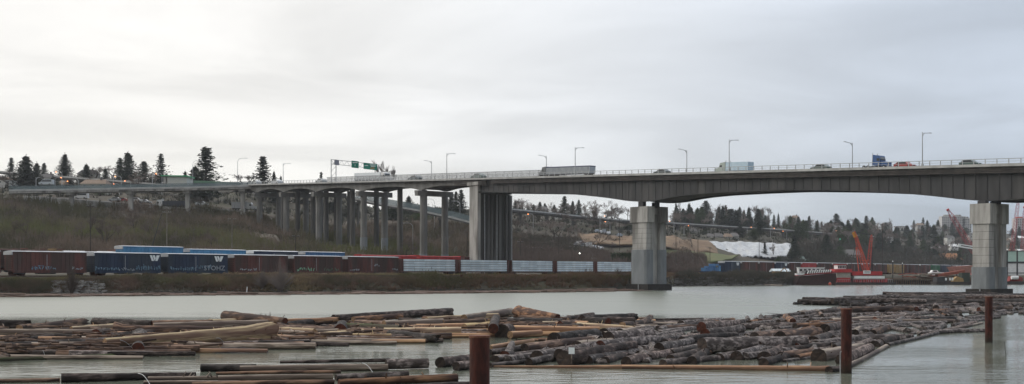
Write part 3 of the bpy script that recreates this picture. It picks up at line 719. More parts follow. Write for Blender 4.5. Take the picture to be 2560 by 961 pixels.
# ---------------------------------------------------------------- the railway
TD = (.6063, .7952)         # track direction
TA = atan2(TD[1], TD[0])
def on_track(px, off=0.0):
    Y = Yt(px) * (210.9 + off) / 210.9; return ((px - CX) * Y / F, Y)
tb = MB()
for off, zr in ((0, 3.62), (8.5, 4.85)):
    for s in (-.72, .72):
        a = on_track(-200, off + s + .75); b = on_track(2500, off + s + .75)
        tb.hexa([(a[0], a[1], zr), (b[0], b[1], zr), (b[0] - .1, b[1] + .1, zr), (a[0] - .1, a[1] + .1, zr), (a[0], a[1], zr + .15), (b[0], b[1], zr + .15), (b[0] - .1, b[1] + .1, zr + .15), (a[0] - .1, a[1] + .1, zr + .15)])
tag(tb.build('railway_track', rust), 'pair of steel rail tracks running behind the river bank', 'railway track')
def car_frame(label, cat, name, pa, pb, off, zr, group, gap=.9):
    a = on_track(pa, off); b = on_track(pb, off); L = hypot(b[0] - a[0], b[1] - a[1]) - gap
    # car body centre line lies 1.5 m behind the line that carries the near face
    c = ((a[0] + b[0]) / 2 - TD[1] * 1.5, (a[1] + b[1]) / 2 + TD[0] * 1.5, zr)
    return thing(name, label, cat, c, TA, group), L
def bogies(t, L, m=darkmetal):
    for x in (-L / 2 + 2.0, L / 2 - 2.0):
        c = MB(); c.box(x - 1.2, x + 1.2, -1.05, -.9, .35, .75); c.box(x - 1.2, x + 1.2, .9, 1.05, .35, .75); c.box(x - .3, x + .3, -1.0, 1.0, .5, .9)
        b = c.build('bogie', m, t)
        for dx in (-.85, .85):
            c = MB(); c.tube((x + dx, -.85, .45), (x + dx, .85, .45), .45, n=12); c.build('wheel', rust, b)
    for s in (-1, 1):
        c = MB(); c.box(min(s * L / 2, s * (L / 2 + .55)), max(s * L / 2, s * (L / 2 + .55)), -.15, .15, .75, 1.05); c.build('coupler', darkmetal, t)
def graffiti(t, x0, x1, z0, z1, m, seed, y=-1.56):
    r = random.Random(seed); c = MB(); x = x0
    while x < x1:
        w = r.uniform(.25, .7); hh = r.uniform(.45, 1) * (z1 - z0); b = z0 + r.uniform(0, .25) * (z1 - z0)
        for k in range(r.choice((2, 3, 3))):
            xa = x + r.uniform(0, w); za = b + r.uniform(0, hh * .3); xb = x + r.uniform(0, w); zb = b + r.uniform(.6, 1) * hh
            th = r.uniform(.06, .15)
            c.hexa([(xa, y, za), (xa + th, y, za), (xa + th, y + .03, za), (xa, y + .03, za), (xb, y, zb), (xb + th, y, zb), (xb + th, y + .03, zb), (xb, y + .03, zb)])
        if r.random() < .6: zq = b + r.uniform(.2, .9) * hh; c.box(x, x + w, y + .002, y + .03, zq, zq + .12)
        x += w + r.uniform(.02, .2)
    c.build('graffiti', m, t)
def boxcar(label, pa, pb, off=0, zr=3.75, m=boxbrown, hb=3.85, group='boxcars of the front train', roofm=silver, emblem=False, graf=(), detail=True, endw=True, name='boxcar'):
    t, L = car_frame(label, 'railway car', name, pa, pb, off, zr, group)
    z0 = .82; z1 = z0 + hb
    c = MB(); c.box(-L / 2 + .35, L / 2 - .35, -1.42, 1.42, z0, z1)
    body = c.build('body', m, t)
    if detail:
        c = MB(); n = max(3, int(L / .95))
        for i in range(n + 1):
            x = -L / 2 + .4 + (L - .9) * i / n
            if abs(x) < 1.6: continue
            c.box(x, x + .10, -1.5, -1.421, z0 + .1, z1 - .12); c.box(x, x + .10, 1.421, 1.5, z0 + .1, z1 - .12)
        c.box(-L / 2 + .36, L / 2 - .36, -1.52, -1.425, z0 - .25, z0 + .12)
        c.box(-L / 2 + .36, L / 2 - .36, -1.52, -1.425, z1 - .12, z1 - .01)
        c.build('side_rib', m, body)
        for s in (-1, 1):       # corrugated ends
            c = MB()
            for k in range(8): zz0 = z0 + .3 + k * .43; xe = s * (L / 2 - .35); c.box(min(xe + s * .002, xe + s * .13), max(xe + s * .002, xe + s * .13), -1.3, 1.3, zz0, zz0 + .2)
            c.build('end_ribs', m, body)
        c = MB(); c.box(-1.5, 1.5, -1.54, -1.425, z0 + .15, z1 - .25)
        for k in range(5): c.box(-1.4, 1.4, -1.57, -1.541, z0 + .45 + k * .65, z0 + .53 + k * .65)
        d = c.build('door', m, t); 
        c = MB(); c.box(-.9, -.82, -1.60, -1.572, z0 + .3, z1 - .5); c.build('door_rod', galv, d)
        c = MB()
        for k in range(7): c.tube((L / 2 - .9, -1.55, z0 + .1 + k * .5), (L / 2 - .45, -1.55, z0 + .1 + k * .5), .02, n=4)
        c.build('ladder', darkmetal, t)
    c = MB(); c.prism([(-1.48, z1), (1.48, z1), (1.3, z1 + .12), (0, z1 + .2), (-1.3, z1 + .12)], -L / 2 + .3, L / 2 - .3)
    c.v = [(y, -x, z) for x, y, z in c.v]
    if endw:      # white overspray at the roof ends
        c.box(-L / 2 + .12, -L / 2 + .345, -1.5, 1.5, z1 - .62, z1 + .02); 
    c.build('roof', roofm, t)
    bogies(t, L)
    c = MB(); c.box(-L / 2, L / 2, -.5, .5, .7, .81); c.box(-2, 1.5, -.8, .8, .35, .69); c.build('underframe', darkmetal, t)
    if emblem:
        x = L * .5 * emblem if emblem is not True else L * .26; c = MB(); zt = z1 - .35; zb = z1 - 1.55; y0, y1 = -1.56, -1.53
        # two slanting bars and a folded arrow, like a striped letter
        for (q0, q1, q2, q3) in (((x, zt), (x + .55, zt), (x + 1.05, zb), (x + .5, zb)), ((x + .7, zt), (x + 1.25, zt), (x + 1.5, zt - .6), (x + 1.2, zb + .02)), ((x + 1.7, zt), (x + 2.5, zt), (x + 1.9, zb), (x + 1.4, zb))):
            c.prism([q0, q1, q2, q3], y0, y1)
        c.build('emblem', signwhite, t)
    for (f0, f1, h0, h1, gm, sd) in graf: graffiti(t, f0 * L / 2, f1 * L / 2, z0 + h0, z0 + h1, gm, sd)
    return t
# front train, left to right
boxcar('oxide red boxcar cut off by the left edge of the photo', -170, 12)
boxcar('oxide red boxcar at the far left, left of the navy boxcars', 22, 226, graf=((-.5, .1, .2, 1.2, graff_b, 3), (.55, .8, .3, 1.0, graff_w, 5)), name='boxcar')
boxcar('navy boxcar with white slanted emblem and pale blue graffiti, left one of the pair', 228, 410, m=boxblue, emblem=.62, graf=((-.95, -.3, .2, 1.1, graff_b, 8), (-.3, .15, .1, .9, graff_w, 9), (.2, .95, .1, 1.5, graff_b, 10)))
b2 = boxcar('navy boxcar with white slanted emblem and block letter graffiti, right one of the pair', 413, 577, m=boxblue, emblem=.5, graf=((-.9, -.1, .1, 1.3, graff_b, 12), (-.1, .35, .5, 1.6, graff_b, 13)))
textmesh('STOHZ', 1.5, 'graffiti_letters', graff_w, b2, (4.2, -1.58, 1.6), (pi / 2, 0, 0), xs=1.2)
boxcar('oxide red boxcar behind the bare bush on the bank', 579, 727, graf=((-.8, -.2, .2, .9, graff_w, 20),))
boxcar('oxide red boxcar with bright green graffiti', 729, 862, graf=((-.85, -.2, .1, 1.3, graff_g, 22), (.2, .75, .1, 1.0, mat('graffiti_olive', (.10, .16, .11), rough=.8), 23)))
boxcar('oxide red boxcar next to the first lumber car', 864, 1002, graf=((-.9, -.6, .2, .9, graff_w, 30), (.0, .2, 1.4, 2.2, graff_w, 31), (.7, .9, .4, 1.0, graff_w, 33)))
# lumber cars
bundle0 = None
def lumber_car(label, pa, pb, wh):
    global bundle0
    t, L = car_frame(label, 'railway car', 'lumber_car', pa, pb, 0, 3.75, 'centre beam lumber cars')
    c = MB(); c.box(-L / 2, L / 2, -1.4, 1.4, .78, 1.05); c.build('flatbed', boxbrown, t)
    for s in (-1, 1):
        c = MB(); x0, x1 = sorted((s * L / 2, s * (L / 2 - .5))); c.box(x0, x1, -1.42, 1.42, 1.05, 4.35); c.build('bulkhead', boxbrown, t)
    c = MB(); c.box(-L / 2 + .5, L / 2 - .5, -.08, .08, 1.05, 4.2); c.build('centre_beam', boxbrown, t)
    bogies(t, L)
    n = 5; bl = (L - 1.5) / n; rr = random.Random(int(pa))
    for r in range(5):
        if r == 4 and rr.random() < .12: continue
        for i in range(n):
            if bundle0 is None:
                bundle0 = thing('lumber_bundle', 'x', 'lumber')
                b = MB(); b.box(-.49, .49, -.62, .62, 0, .5); b.build('wrapping', whitewrap, bundle0)
                b = MB()
                for k in range(9): x = -.45 + k * .105; b.box(x, x + .035, -.628, -.622, .12, .38)
                b.box(-.492, .492, -.626, -.621, 0, .05)
                b.build('printed_marks', wrapband, bundle0)
                q = bundle0
            else: q = copy_tree(bundle0)
            x = -L / 2 + .75 + (i + .5) * bl; ca, sa = cos(TA), sin(TA)
            y = -.72 + rr.uniform(-.05, .05)
            q.location = (t.location[0] + ca * x - sa * y, t.location[1] + sa * x + ca * y, t.location[2] + 1.06 + r * .66)
            q.rotation_euler = (0, 0, TA); q.scale = (bl * .97, 1.0, 1.10)
            lv = ('bottom', 'lower', 'middle', 'upper', 'top')[r]
            ps = ('left end', 'left part', 'middle', 'right part', 'right end')[i]
            tag(q, 'wrapped lumber bundle, %s layer, %s of car %s' % (lv, ps, wh), 'lumber', 'wrapped lumber bundles')
ls = [(1003, 1146, 'next to the red boxcars'), (1147, 1275, 'in front of the ribbed anchor pier'), (1276, 1388, 'just right of the anchor pier'), (1389, 1489, 'in front of the flat tan building'), (1490, 1584, 'half hidden by the left river pier')]
for pa, pb, wh in ls: lumber_car('dark red lumber car stacked with pale bundles, ' + wh, pa, pb, wh)
# rear track, left part
RZ_ = 4.98
def rear(label, pa, pb, m, hb, roofm=silver, **k): return boxcar(label, pa, pb, 8.5, RZ_, m, hb, 'cars on the rear track', roofm, **k)
rear('brown covered car on the rear track at the left edge', -60, 60, boxbrown, 3.1, boxbrown)
rear('brown rear-track car between the left-edge car and the yellowish car', 62, 128, boxbrown, 3.0, boxbrown)
rear('yellowish brown short car on the rear track at far left', 130, 150, yellow, 3.0, boxbrown)
rear('brown car with white roof line left of the sky blue cars', 152, 298, boxbrown, 2.95, whitep)
rear('tall sky blue car standing highest on the rear track', 300, 466, skyblue, 4.3, silver)
rear('lower sky blue car right of the highest sky blue one', 468, 622, skyblue, 3.9, silver)
rear('navy car with silver roof behind the red boxcars', 628, 752, boxblue, 3.8, whitep)
rear('mid blue car behind the green-graffiti boxcar', 758, 868, midblue, 3.8, silver)
rear('bright red car on the rear track left of the bridge columns', 900, 1046, redpaint, 3.2, redpaint)
rear('bright red car on the rear track below the anchor pier', 1048, 1157, redpaint, 3.2, redpaint)
rear('oxide red car behind the lumber cars left of the tan building', 1160, 1268, boxbrown, 3.2, boxbrown)
def tankcar(label, pa, pb):
    t, L = car_frame(label, 'railway car', 'hopper_car', pa, pb, 4.25, 4.6, 'silver hopper cars')
    c = MB(); n = 14; vs = []
    for x in (-L / 2 + .4, L / 2 - .4):
        for i in range(n): a = 2 * pi * i / n; vs.append((x, 1.4 * cos(a), 2.35 + 1.45 * sin(a)))
    c.add(vs, [(i, (i + 1) % n, n + (i + 1) % n, n + i) for i in range(n)] + [tuple(range(n - 1, -1, -1)), tuple(range(n, 2 * n))]); c.build('body', silver, t)
    c = MB(); c.box(-L / 2 + .6, L / 2 - .6, -.4, .4, 3.78, 3.9); c.build('roof_walk', galv, t); bogies(t, L)
    c = MB(); c.box(-L / 2, L / 2, -1.2, 1.2, .75, .95); c.build('underframe', darkmetal, t)
tankcar('silver rounded hopper car behind the right navy boxcar', 488, 628)
tankcar('silver rounded hopper car behind the bush-hidden red boxcar', 632, 758)
# right-hand train beyond the left river pier
lab = ['first after the blue locomotive', 'second behind the brown shrubs', 'third, left of the white tent', 'fourth, above the white tent', 'fifth, right of the second navy car', 'bright one above the white barge shed', 'above the red barge stern', 'left of the barge wheelhouse', 'behind the barge wheelhouse', 'behind the crane legs', 'right of the crane legs', 'last red one before the yellow cars']
xs = [1810, 1853, 1897, 1938, 1971, 2004, 2043, 2081, 2118, 2155, 2188, 2219]
ms = [boxblue, boxbrown, boxbrown, boxblue, boxbrown, redpaint, boxbrown, boxbrown, boxbrown, boxbrown, boxbrown]
nm = {id(boxblue): 'navy', id(boxbrown): 'oxide red', id(redpaint): 'bright red', id(yellow): 'ochre yellow', id(greenp): 'green'}
for i in range(11):
    boxcar('%s boxcar in the far train, %s' % (nm[id(ms[i])], lab[i]), xs[i], xs[i + 1], 0, 3.75, ms[i], 4.3, 'boxcars of the far train', emblem=(.45 if ms[i] is boxblue else False), detail=True)
x2 = [(2221, 2236, yellow), (2238, 2262, yellow), (2264, 2274, boxbrown), (2275, 2301, boxbrown), (2303, 2328, boxbrown), (2330, 2351, greenp), (2353, 2378, boxblue), (2380, 2404, boxbrown), (2405, 2426, boxbrown)]
l2 = ['left ochre yellow boxcar at the end of the far train', 'right ochre yellow boxcar at the end of the far train', 'narrow oxide red boxcar right of the yellow pair', 'oxide red boxcar below the little gabled house', 'second oxide red boxcar below the little gabled house', 'only green boxcar of the far train', 'dark blue boxcar right of the green one', 'oxide red boxcar left of the right river pier', 'last oxide red boxcar beside the right river pier']
for (a, b, m_), l in zip(x2, l2): boxcar(l, a, b, 0, 3.75, m_, 4.3, 'boxcars of the far train', detail=True, endw=False)
# locomotive
t, L = car_frame('small blue switching locomotive at the head of the far train', 'locomotive', 'locomotive', 1762, 1806, 0, 3.75, None)
c = MB(); c.box(-L / 2 + .5, L / 2 - .2, -1.4, 1.4, .8, 1.3); c.build('frame', boxblue, t)
c = MB(); c.box(-L / 2 + 3.5, L / 2 - 5.5, -.9, .9, 1.3, 3.2); c.box(-L / 2 + 1, -L / 2 + 3.5, -.9, .9, 1.3, 2.6); c.build('hood', midblue, t)
c = MB(); c.box(L / 2 - 5.4, L / 2 - 2.2, -1.4, 1.4, 1.3, 4.1); cb = c.build('cab', midblue, t)
c = MB(); c.box(L / 2 - 5.0, L / 2 - 2.7, -1.43, -1.405, 2.7, 3.5); c.build('window', glass, cb)
c = MB(); c.box(L / 2 - 2.1, L / 2 - .4, -1.2, 1.2, 1.3, 3.4); c.build('nose', skyblue, t); bogies(t, L)

# ================================================================ vegetation
RNG = random.Random(11)
def leaf(mb, x, y, z, s, r, flat=.6):
    a = r.uniform(0, 2 * pi); tl = r.uniform(-flat, flat)
    dx, dy = cos(a) * s, sin(a) * s
    mb.tri((x - dx * .5, y - dy * .5, z - tl * s * .5), (x + dx * .5, y + dy * .5, z + tl * s * .3), (x - dy * .5 * r.choice((-1, 1)), y + dx * .5 * r.choice((-1, 1)), z + s * r.uniform(-.5, .4)))
def conifer_proto(seed, h, R, kind, fm=None):
    r = random.Random(seed)
    t = thing('conifer_tree', 'x', 'tree')
    c = MB(); c.tube((0, 0, -1), (0, 0, h * .96), h * .02, h * .003, 6); c.build('trunk', barkm, t)
    c = MB(); n = {'spiky': 22, 'dense': 30, 'cypress': 26, 'round': 24}[kind]
    for i in range(n):
        f = i / (n - 1); z = h * ({'spiky': .14, 'dense': .05, 'cypress': .03, 'round': .08}[kind] + f * (.86 if kind != 'cypress' else .95))
        if kind == 'spiky': rad = R * (1 - f) ** .75 * r.uniform(.65, 1.1) + .15
        elif kind == 'dense': rad = R * (1 - f) ** .7 * r.uniform(.85, 1.05) + .1
        elif kind == 'cypress': rad = R * (sin(pi * min(1, (f * .8 + .2))) ** .6) * r.uniform(.85, 1.05) + .05
        else: rad = R * sqrt(max(.02, 1 - (f * 1.5 - .5) ** 2)) * r.uniform(.8, 1.1)
        nb = {'spiky': 9, 'dense': 10, 'cypress': 9, 'round': 10}[kind]
        a0 = r.uniform(0, 6.28)
        for b in range(nb):
            a = a0 + b * 2 * pi / nb + r.uniform(-.3, .3); L = rad * r.uniform(.6, 1.12)
            if kind == 'spiky' and r.random() < .13: continue
            st = max(3, int(L / (h * .035)))
            for k in range(st):
                q = (k + .6) / st; rr = L * q
                zz0 = z + (h * .02 * q if kind == 'cypress' else (-.18 * L * q * q + .05 * L * q))
                s = h * (.066 if kind == 'spiky' else .055) * (1.15 - .55 * q) * r.uniform(.7, 1.3)
                x, y = rr * cos(a), rr * sin(a)
                for _ in range(2 if kind == 'spiky' else 3): leaf(c, x + r.uniform(-.3, .3) * s, y + r.uniform(-.3, .3) * s, zz0 + r.uniform(-.4, .3) * s, s, r)
    for _ in range(6): leaf(c, 0, 0, h * r.uniform(.93, 1.0), h * .03, r)
    c.build('crown', fm or foliage, t)
    t['h0'] = h; t['r0'] = R * .72
    return t
def bare_proto(seed, h, R, m, kind='tree'):
    r = random.Random(seed); t = thing('bare_tree', 'x', 'tree')
    c = MB(); tw = MB()
    def grow(p, d, L, rad, dep):
        q = tuple(p[i] + d[i] * L for i in range(3))
        (c if dep < 2 else tw).tube(p, q, rad, rad * .65, 5 if dep < 2 else 3, caps=False)
        if dep >= 5: return
        for k in range(3 if dep < 2 else 4):
            sp_ = .55 if kind == 'tree' else .22
            nd = [d[i] + r.uniform(-sp_, sp_) for i in range(3)]; nd[2] += .12
            m_ = sqrt(sum(v * v for v in nd)); nd = tuple(v / m_ for v in nd)
            grow(tuple(p[i] + d[i] * L * r.uniform(.55, 1) for i in range(3)), nd, L * r.uniform(.55, .8), max(rad * .55, .016 * h / 10), dep + 1)
    c.tube((0, 0, -1), (0, 0, .2), h * .02, h * .018, 6)
    grow((0, 0, 0), (0, 0, 1), h * (.3 if kind == 'tree' else .42), h * .017, 0)
    c.build('trunk', barkm, t); tw.build('twigs', m, t)
    mx_ = max(v[2] for v in tw.v); rx = sorted(abs(v[0]) for v in tw.v)[int(len(tw.v) * .95)]
    t['h0'] = mx_; t['r0'] = rx
    return t
protos = {
 'spiky': [conifer_proto(1, 16, 4.6, 'spiky'), conifer_proto(2, 16, 4.2, 'spiky'), conifer_proto(3, 16, 5, 'spiky')],
 'dense': [conifer_proto(4, 14, 4.2, 'dense'), conifer_proto(5, 14, 3.8, 'dense'), conifer_proto(6, 15, 4.6, 'dense')],
 'cypress': [conifer_proto(7, 12, 1.9, 'cypress'), conifer_proto(8, 12, 2.2, 'cypress')],
 'round': [conifer_proto(9, 9, 4.5, 'round', foliage2), conifer_proto(10, 9, 4.2, 'round', foliage2)],
 'light': [conifer_proto(12, 6, 4, 'round', lightgreen)],
 'bare': [bare_proto(20, 12, 4, twig), bare_proto(21, 12, 4, twig), bare_proto(22, 12, 4, twig)],
 'pale': [bare_proto(25, 12, 4, twigp), bare_proto(26, 12, 4, twigp)],
 'poplar': [bare_proto(28, 14, 2, twigp, 'poplar')]}
KN = {'spiky': 'open branched dark fir', 'dense': 'dense dark conifer', 'cypress': 'narrow column shaped evergreen', 'round': 'rounded dark evergreen', 'light': 'pale green bush like tree', 'bare': 'leafless brown tree', 'pale': 'leafless pale grey tree', 'poplar': 'tall leafless poplar'}
CT = {'light': 'bush'}
used_ = set()
def plant(kind, px, ytop, Y, hw, label=None, group=None, ybase=None):
    p = RNG.choice(protos[kind])
    x = (px - CX) * Y / F; z0 = ground(x, Y)
    if ybase: z0 = H + (HZ - ybase) * Y / F
    zt = H + (HZ - ytop) * Y / F; h = max(2.0, zt - z0)
    for q in protos[kind]:
        if id(q) not in used_: p = q; break
    first = id(p) not in used_
    o = p if first else copy_tree(p); used_.add(id(p))
    o.location = (x, Y, z0); sx = hw * Y / F / p['r0']; o.scale = (sx, sx, h / p['h0']); o.rotation_euler = (0, 0, RNG.uniform(0, 6.28))
    o.name = {'light': 'bush', 'bare': 'bare_tree', 'pale': 'bare_tree', 'poplar': 'poplar_tree'}.get(kind, 'conifer_tree')
    tag(o, label, CT.get(kind, 'tree'), group)
    for k in ('h0', 'r0'):
        if k in o and not first: del o[k]
    return o
GS = 'trees on the left skyline'
for k, px, yt_, Y, hw, l in [
 ('spiky', 28, 396, 650, 13, 'thin open fir at the far left edge of the skyline'),
 ('dense', 65, 385, 545, 30, 'biggest dark conifer at far left, in front of the elevated road'),
 ('dense', 92, 404, 560, 16, 'smaller conifer just right of the biggest far left one'),
 ('cypress', 110, 409, 640, 7, 'narrow evergreen spire left of the round topped conifer'),
 ('dense', 162, 381, 610, 20, 'tall full conifer alone above the elevated road at far left'),
 ('dense', 216, 408, 610, 15, 'cone shaped conifer on the skyline above the tan house'),
 ('pale', 240, 416, 640, 14, 'pale leafless tree right of the cone shaped conifer'),
 ('dense', 264, 420, 630, 12, 'small cone conifer left of the twin tall firs'),
 ('pale', 282, 412, 650, 14, 'pale leafless tree left of the twin tall firs'),
 ('spiky', 300, 397, 620, 17, 'shorter left one of the twin firs on the skyline'),
 ('dense', 320, 377, 600, 26, 'tallest full fir of the twin firs on the skyline'),
 ('cypress', 360, 405, 600, 14, 'pointed evergreen right of the twin firs'),
 ('bare', 345, 425, 570, 25, 'brown leafless tree below the twin firs'),
 ('spiky', 402, 388, 600, 20, 'ragged fir left of the green trimmed building'),
 ('bare', 385, 430, 580, 18, 'brown leafless tree beside the ragged fir'),
 ('dense', 463, 426, 620, 9, 'tiny conifer tip above the green roof'),
 ('spiky', 515, 373, 540, 40, 'lone tall fir with long open branches on the left skyline'),
 ('dense', 488, 412, 550, 26, 'squat dark conifer leaning on the lone tall fir'),
 ('pale', 615, 431, 640, 18, 'pale leafless tree between two lamps on the left skyline'),
 ('spiky', 658, 394, 600, 27, 'bushy topped fir right of the curved lamp'),
 ('dense', 685, 424, 600, 10, 'dark cone touching the bushy topped fir'),
 ('dense', 702, 437, 610, 8, 'little conifer at the foot of the approach lamp'),
 ('spiky', 803, 433, 560, 10, 'little fir showing above the bridge railing left of the gantry'),
 ('poplar', 968, 400, 660, 13, 'leafless poplars behind the white semi truck'),
 ('bare', 20, 425, 560, 30, 'brown leafless tree beside the white gabled house'),
 ('round', 130, 445, 560, 18, 'rounded evergreen under the elevated road'),
 ('light', 250, 470, 520, 12, 'green hedge bush beside the tan house')]:
    plant(k, px, yt_, Y, hw * 1.45, l, GS)
for i in range(16):
    px = 20 + i * 33 + RNG.uniform(-9, 9); Y = RNG.uniform(560, 660)
    plant(RNG.choice(['bare', 'bare', 'pale', 'round']), px, RNG.uniform(430, 446) + px * .02, Y, RNG.uniform(11, 18), 'low tree between the left skyline conifers, %s' % ('left of the tall full conifer' if px < 160 else 'left of the twin firs' if px < 290 else 'left of the ragged fir' if px < 400 else 'by the lone tall fir'), GS)
for k, px, yt_, Y, hw, l in [
 ('round', 985, 512, 560, 34, 'rounded green tree behind the exit ramp, left'),
 ('light', 1050, 532, 560, 26, 'light green shrub below the exit ramp barrier'),
 ('dense', 1022, 488, 640, 22, 'dark conifer behind the exit ramp below the haunched span'),
 ('dense', 1128, 486, 640, 20, 'conifer just left of the curved ramp lamps'),
 ('spiky', 1153, 476, 620, 20, 'tall conifer left of the anchor pier column'),
 ('cypress', 1140, 480, 640, 10, 'narrow conifer left of the anchor pier column'),
 ('round', 1100, 520, 610, 26, 'round evergreen behind the right exit ramp column'),
 ('bare', 1060, 515, 600, 25, 'brown leafless tree above the exit ramp'),
 ('dense', 760, 498, 620, 24, 'dark conifer seen under the approach span'),
 ('round', 830, 505, 600, 40, 'dark evergreen mass under the approach span'),
 ('dense', 880, 500, 590, 30, 'dark conifer under the bridge left of the exit ramp'),
 ('round', 700, 505, 600, 26, 'evergreen behind the first approach columns')]:
    plant(k, px, yt_, Y, hw, l, 'trees behind the bridge columns')
GC = 'trees on the middle skyline'
for i, (k, px, yt_, Y, hw) in enumerate([('dense', 1288, 499, 880, 12), ('dense', 1304, 505, 880, 10), ('dense', 1320, 512, 900, 9), ('round', 1334, 510, 880, 12), ('dense', 1350, 502, 880, 11),
  ('dense', 1362, 506, 900, 9), ('dense', 1386, 510, 900, 10), ('spiky', 1411, 493, 760, 17), ('dense', 1432, 500, 880, 9), ('dense', 1447, 496, 900, 10), ('bare', 1372, 505, 880, 16), ('bare', 1465, 502, 860, 22), ('bare', 1490, 498, 880, 24), ('bare', 1518, 500, 870, 24), ('bare', 1545, 508, 860, 24),
  ('pale', 1400, 505, 900, 14), ('spiky', 1300, 520, 760, 10), ('bare', 1330, 540, 720, 26), ('bare', 1355, 560, 660, 28), ('bare', 1440, 545, 700, 26), ('bare', 1480, 560, 660, 26), ('bare', 1300, 570, 620, 26), ('bare', 1540, 550, 720, 24), ('bare', 1390, 600, 560, 24), ('bare', 1430, 605, 560, 22), ('bare', 1310, 600, 560, 26), ('bare', 1350, 605, 545, 26), ('bare', 1490, 600, 590, 24), ('bare', 1530, 605, 590, 20), ('round', 1570, 560, 740, 14), ('pale', 1462, 600, 570, 18)]):
    hw *= 1.3
    l = {7: 'tall open fir standing out of the middle hillside', 15: 'pale leafless tree on the middle skyline', 30: 'pale leafless tree low on the middle hillside'}.get(i)
    plant(k, px, yt_, Y, hw, l or ('%s on the middle hillside, %s' % (KN[k], 'beside the anchor pier' if px < 1345 else 'left of the tall open fir' if px < 1400 else 'right of the tall open fir' if px < 1480 else 'beside the left river pier')), GC)
for i in range(56):
    px = RNG.uniform(1285, 1575) if i < 40 else RNG.uniform(1680, 1770); tr_ = interp(TER, px); f = RNG.random(); Y = tr_[2] + (tr_[8] - tr_[2]) * f
    if 1440 < px < 1590 and tr_[2] + 20 < Y < tr_[4] + 60: Y = tr_[4] + 90
    if px > 1675: Y = tr_[6] + 60 + 60 * f
    h = RNG.uniform(8, 13); x = (px - CX) * Y / F
    plant('bare' if RNG.random() < .85 else 'pale', px, HZ - (ground(x, Y) + h - H) * F / Y, Y, h * .42 * F / Y, 'leafless tree on the %s middle hillside, %s' % ('lower' if f < .35 else 'upper', 'beside the anchor pier' if px < 1360 else 'above the flat tan building' if px < 1460 else 'left of the left river pier' if px < 1600 else 'right of the left river pier'), GC)
GR = 'trees on the right skyline'
named = {1690: 'pointed fir right beside the left river pier', 1708: 'wide dark conifer right beside the left river pier', 1815: 'tallest fir tip above the white tarp slope', 2023: 'bushy tall conifer on the skyline over the blue and red boxcars', 2166: 'spiky fir rising right behind the orange crane', 2285: 'open fir on the right skyline left of the apartment blocks', 2310: 'open fir just left of the apartment blocks'}
for (k, px, yt_, hw) in [('spiky', 1690, 510, 10), ('dense', 1708, 520, 17), ('round', 1722, 528, 16), ('dense', 1742, 535, 9), ('cypress', 1755, 520, 6), ('dense', 1766, 532, 9), ('dense', 1778, 528, 8), ('dense', 1792, 530, 9), ('spiky', 1815, 515, 11), ('bare', 1803, 535, 14),
  ('dense', 1845, 521, 13), ('dense', 1860, 522, 11), ('round', 1836, 540, 14), ('dense', 1880, 540, 9), ('dense', 1892, 536, 9), ('round', 1905, 548, 12), ('spiky', 1920, 540, 8), ('dense', 1935, 533, 9), ('dense', 1946, 531, 9), ('bare', 1970, 536, 16), ('round', 1960, 552, 12), ('round', 1992, 552, 14), ('dense', 2023, 537, 13), ('round', 2010, 556, 12), ('dense', 2044, 548, 9), ('dense', 2054, 552, 8), ('round', 2070, 555, 13), ('dense', 2090, 560, 10), ('round', 2106, 562, 12), ('bare', 2120, 562, 12), ('dense', 2136, 570, 9), ('spiky', 2166, 541, 16), ('round', 2190, 570, 13), ('dense', 2208, 572, 10),
  ('dense', 2225, 575, 10), ('dense', 2242, 566, 9), ('dense', 2255, 570, 8), ('dense', 2266, 563, 8), ('spiky', 2285, 552, 9), ('spiky', 2308, 545, 9), ('dense', 2325, 565, 9), ('dense', 2345, 548, 10), ('round', 2362, 560, 10), ('dense', 2380, 555, 10), ('dense', 2398, 560, 9), ('round', 2415, 568, 10), ('dense', 2530, 570, 10), ('dense', 2548, 565, 10), ('round', 2560, 575, 12), ('bare', 2515, 575, 12)]:
    Y = 950 + (px - 1690) * .9
    plant(k, px, yt_, Y * RNG.uniform(.94, 1.0), hw, named.get(px) or ('%s on the skyline %s' % (KN[k], 'right of the left river pier' if px < 1770 else 'above the white tarp' if px < 1900 else 'above the tarp right end' if px < 1990 else 'above the bright red boxcar' if px < 2060 else 'above the wheelhouse' if px < 2130 else 'right of the orange crane' if px < 2235 else 'left of the apartment towers') if px < 2430 else '%s on the skyline right of the right river pier' % KN[k]), GR)
for k, px, yt_, Y, hw, l in [('dense', 1985, 584, 700, 19, 'broad dark conifer left of the pale green bush behind the far train'), ('dense', 2066, 582, 780, 24, 'broadest dark conifer behind the far train'), ('spiky', 1912, 606, 690, 9, 'thin ragged fir in front of the white tarp'), ('round', 1946, 640, 640, 11, 'round dark bush at the right foot of the tarp slope'),
  ('bare', 1933, 606, 690, 16, 'leafless tree at the right end of the tarp'), ('bare', 2020, 590, 760, 20, 'leafless tree between the two broad dark conifers'), ('light', 2022, 650, 680, 16, 'pale green bush behind the far train'), ('round', 2100, 612, 800, 16, 'dark evergreen right of the broadest conifer'),
  ('dense', 1850, 560, 800, 16, 'dark conifer in front of the guideway above the tarp'), ('round', 1885, 570, 790, 16, 'rounded evergreen in front of the guideway above the tarp'), ('round', 1762, 574, 790, 12, 'rounded green tree above the bare soil slope'), ('bare', 1730, 580, 640, 26, 'leafless tree on the slope right of the left river pier'),
  ('bare', 1700, 600, 600, 24, 'leafless tree at the foot of the bare soil slope'), ('spiky', 2245, 600, 1000, 20, 'dark fir right of the orange crane'), ('dense', 2200, 600, 980, 18, 'dark conifer behind the orange crane legs')]:
    plant(k, px, yt_, Y, hw, l, 'trees behind the far train')
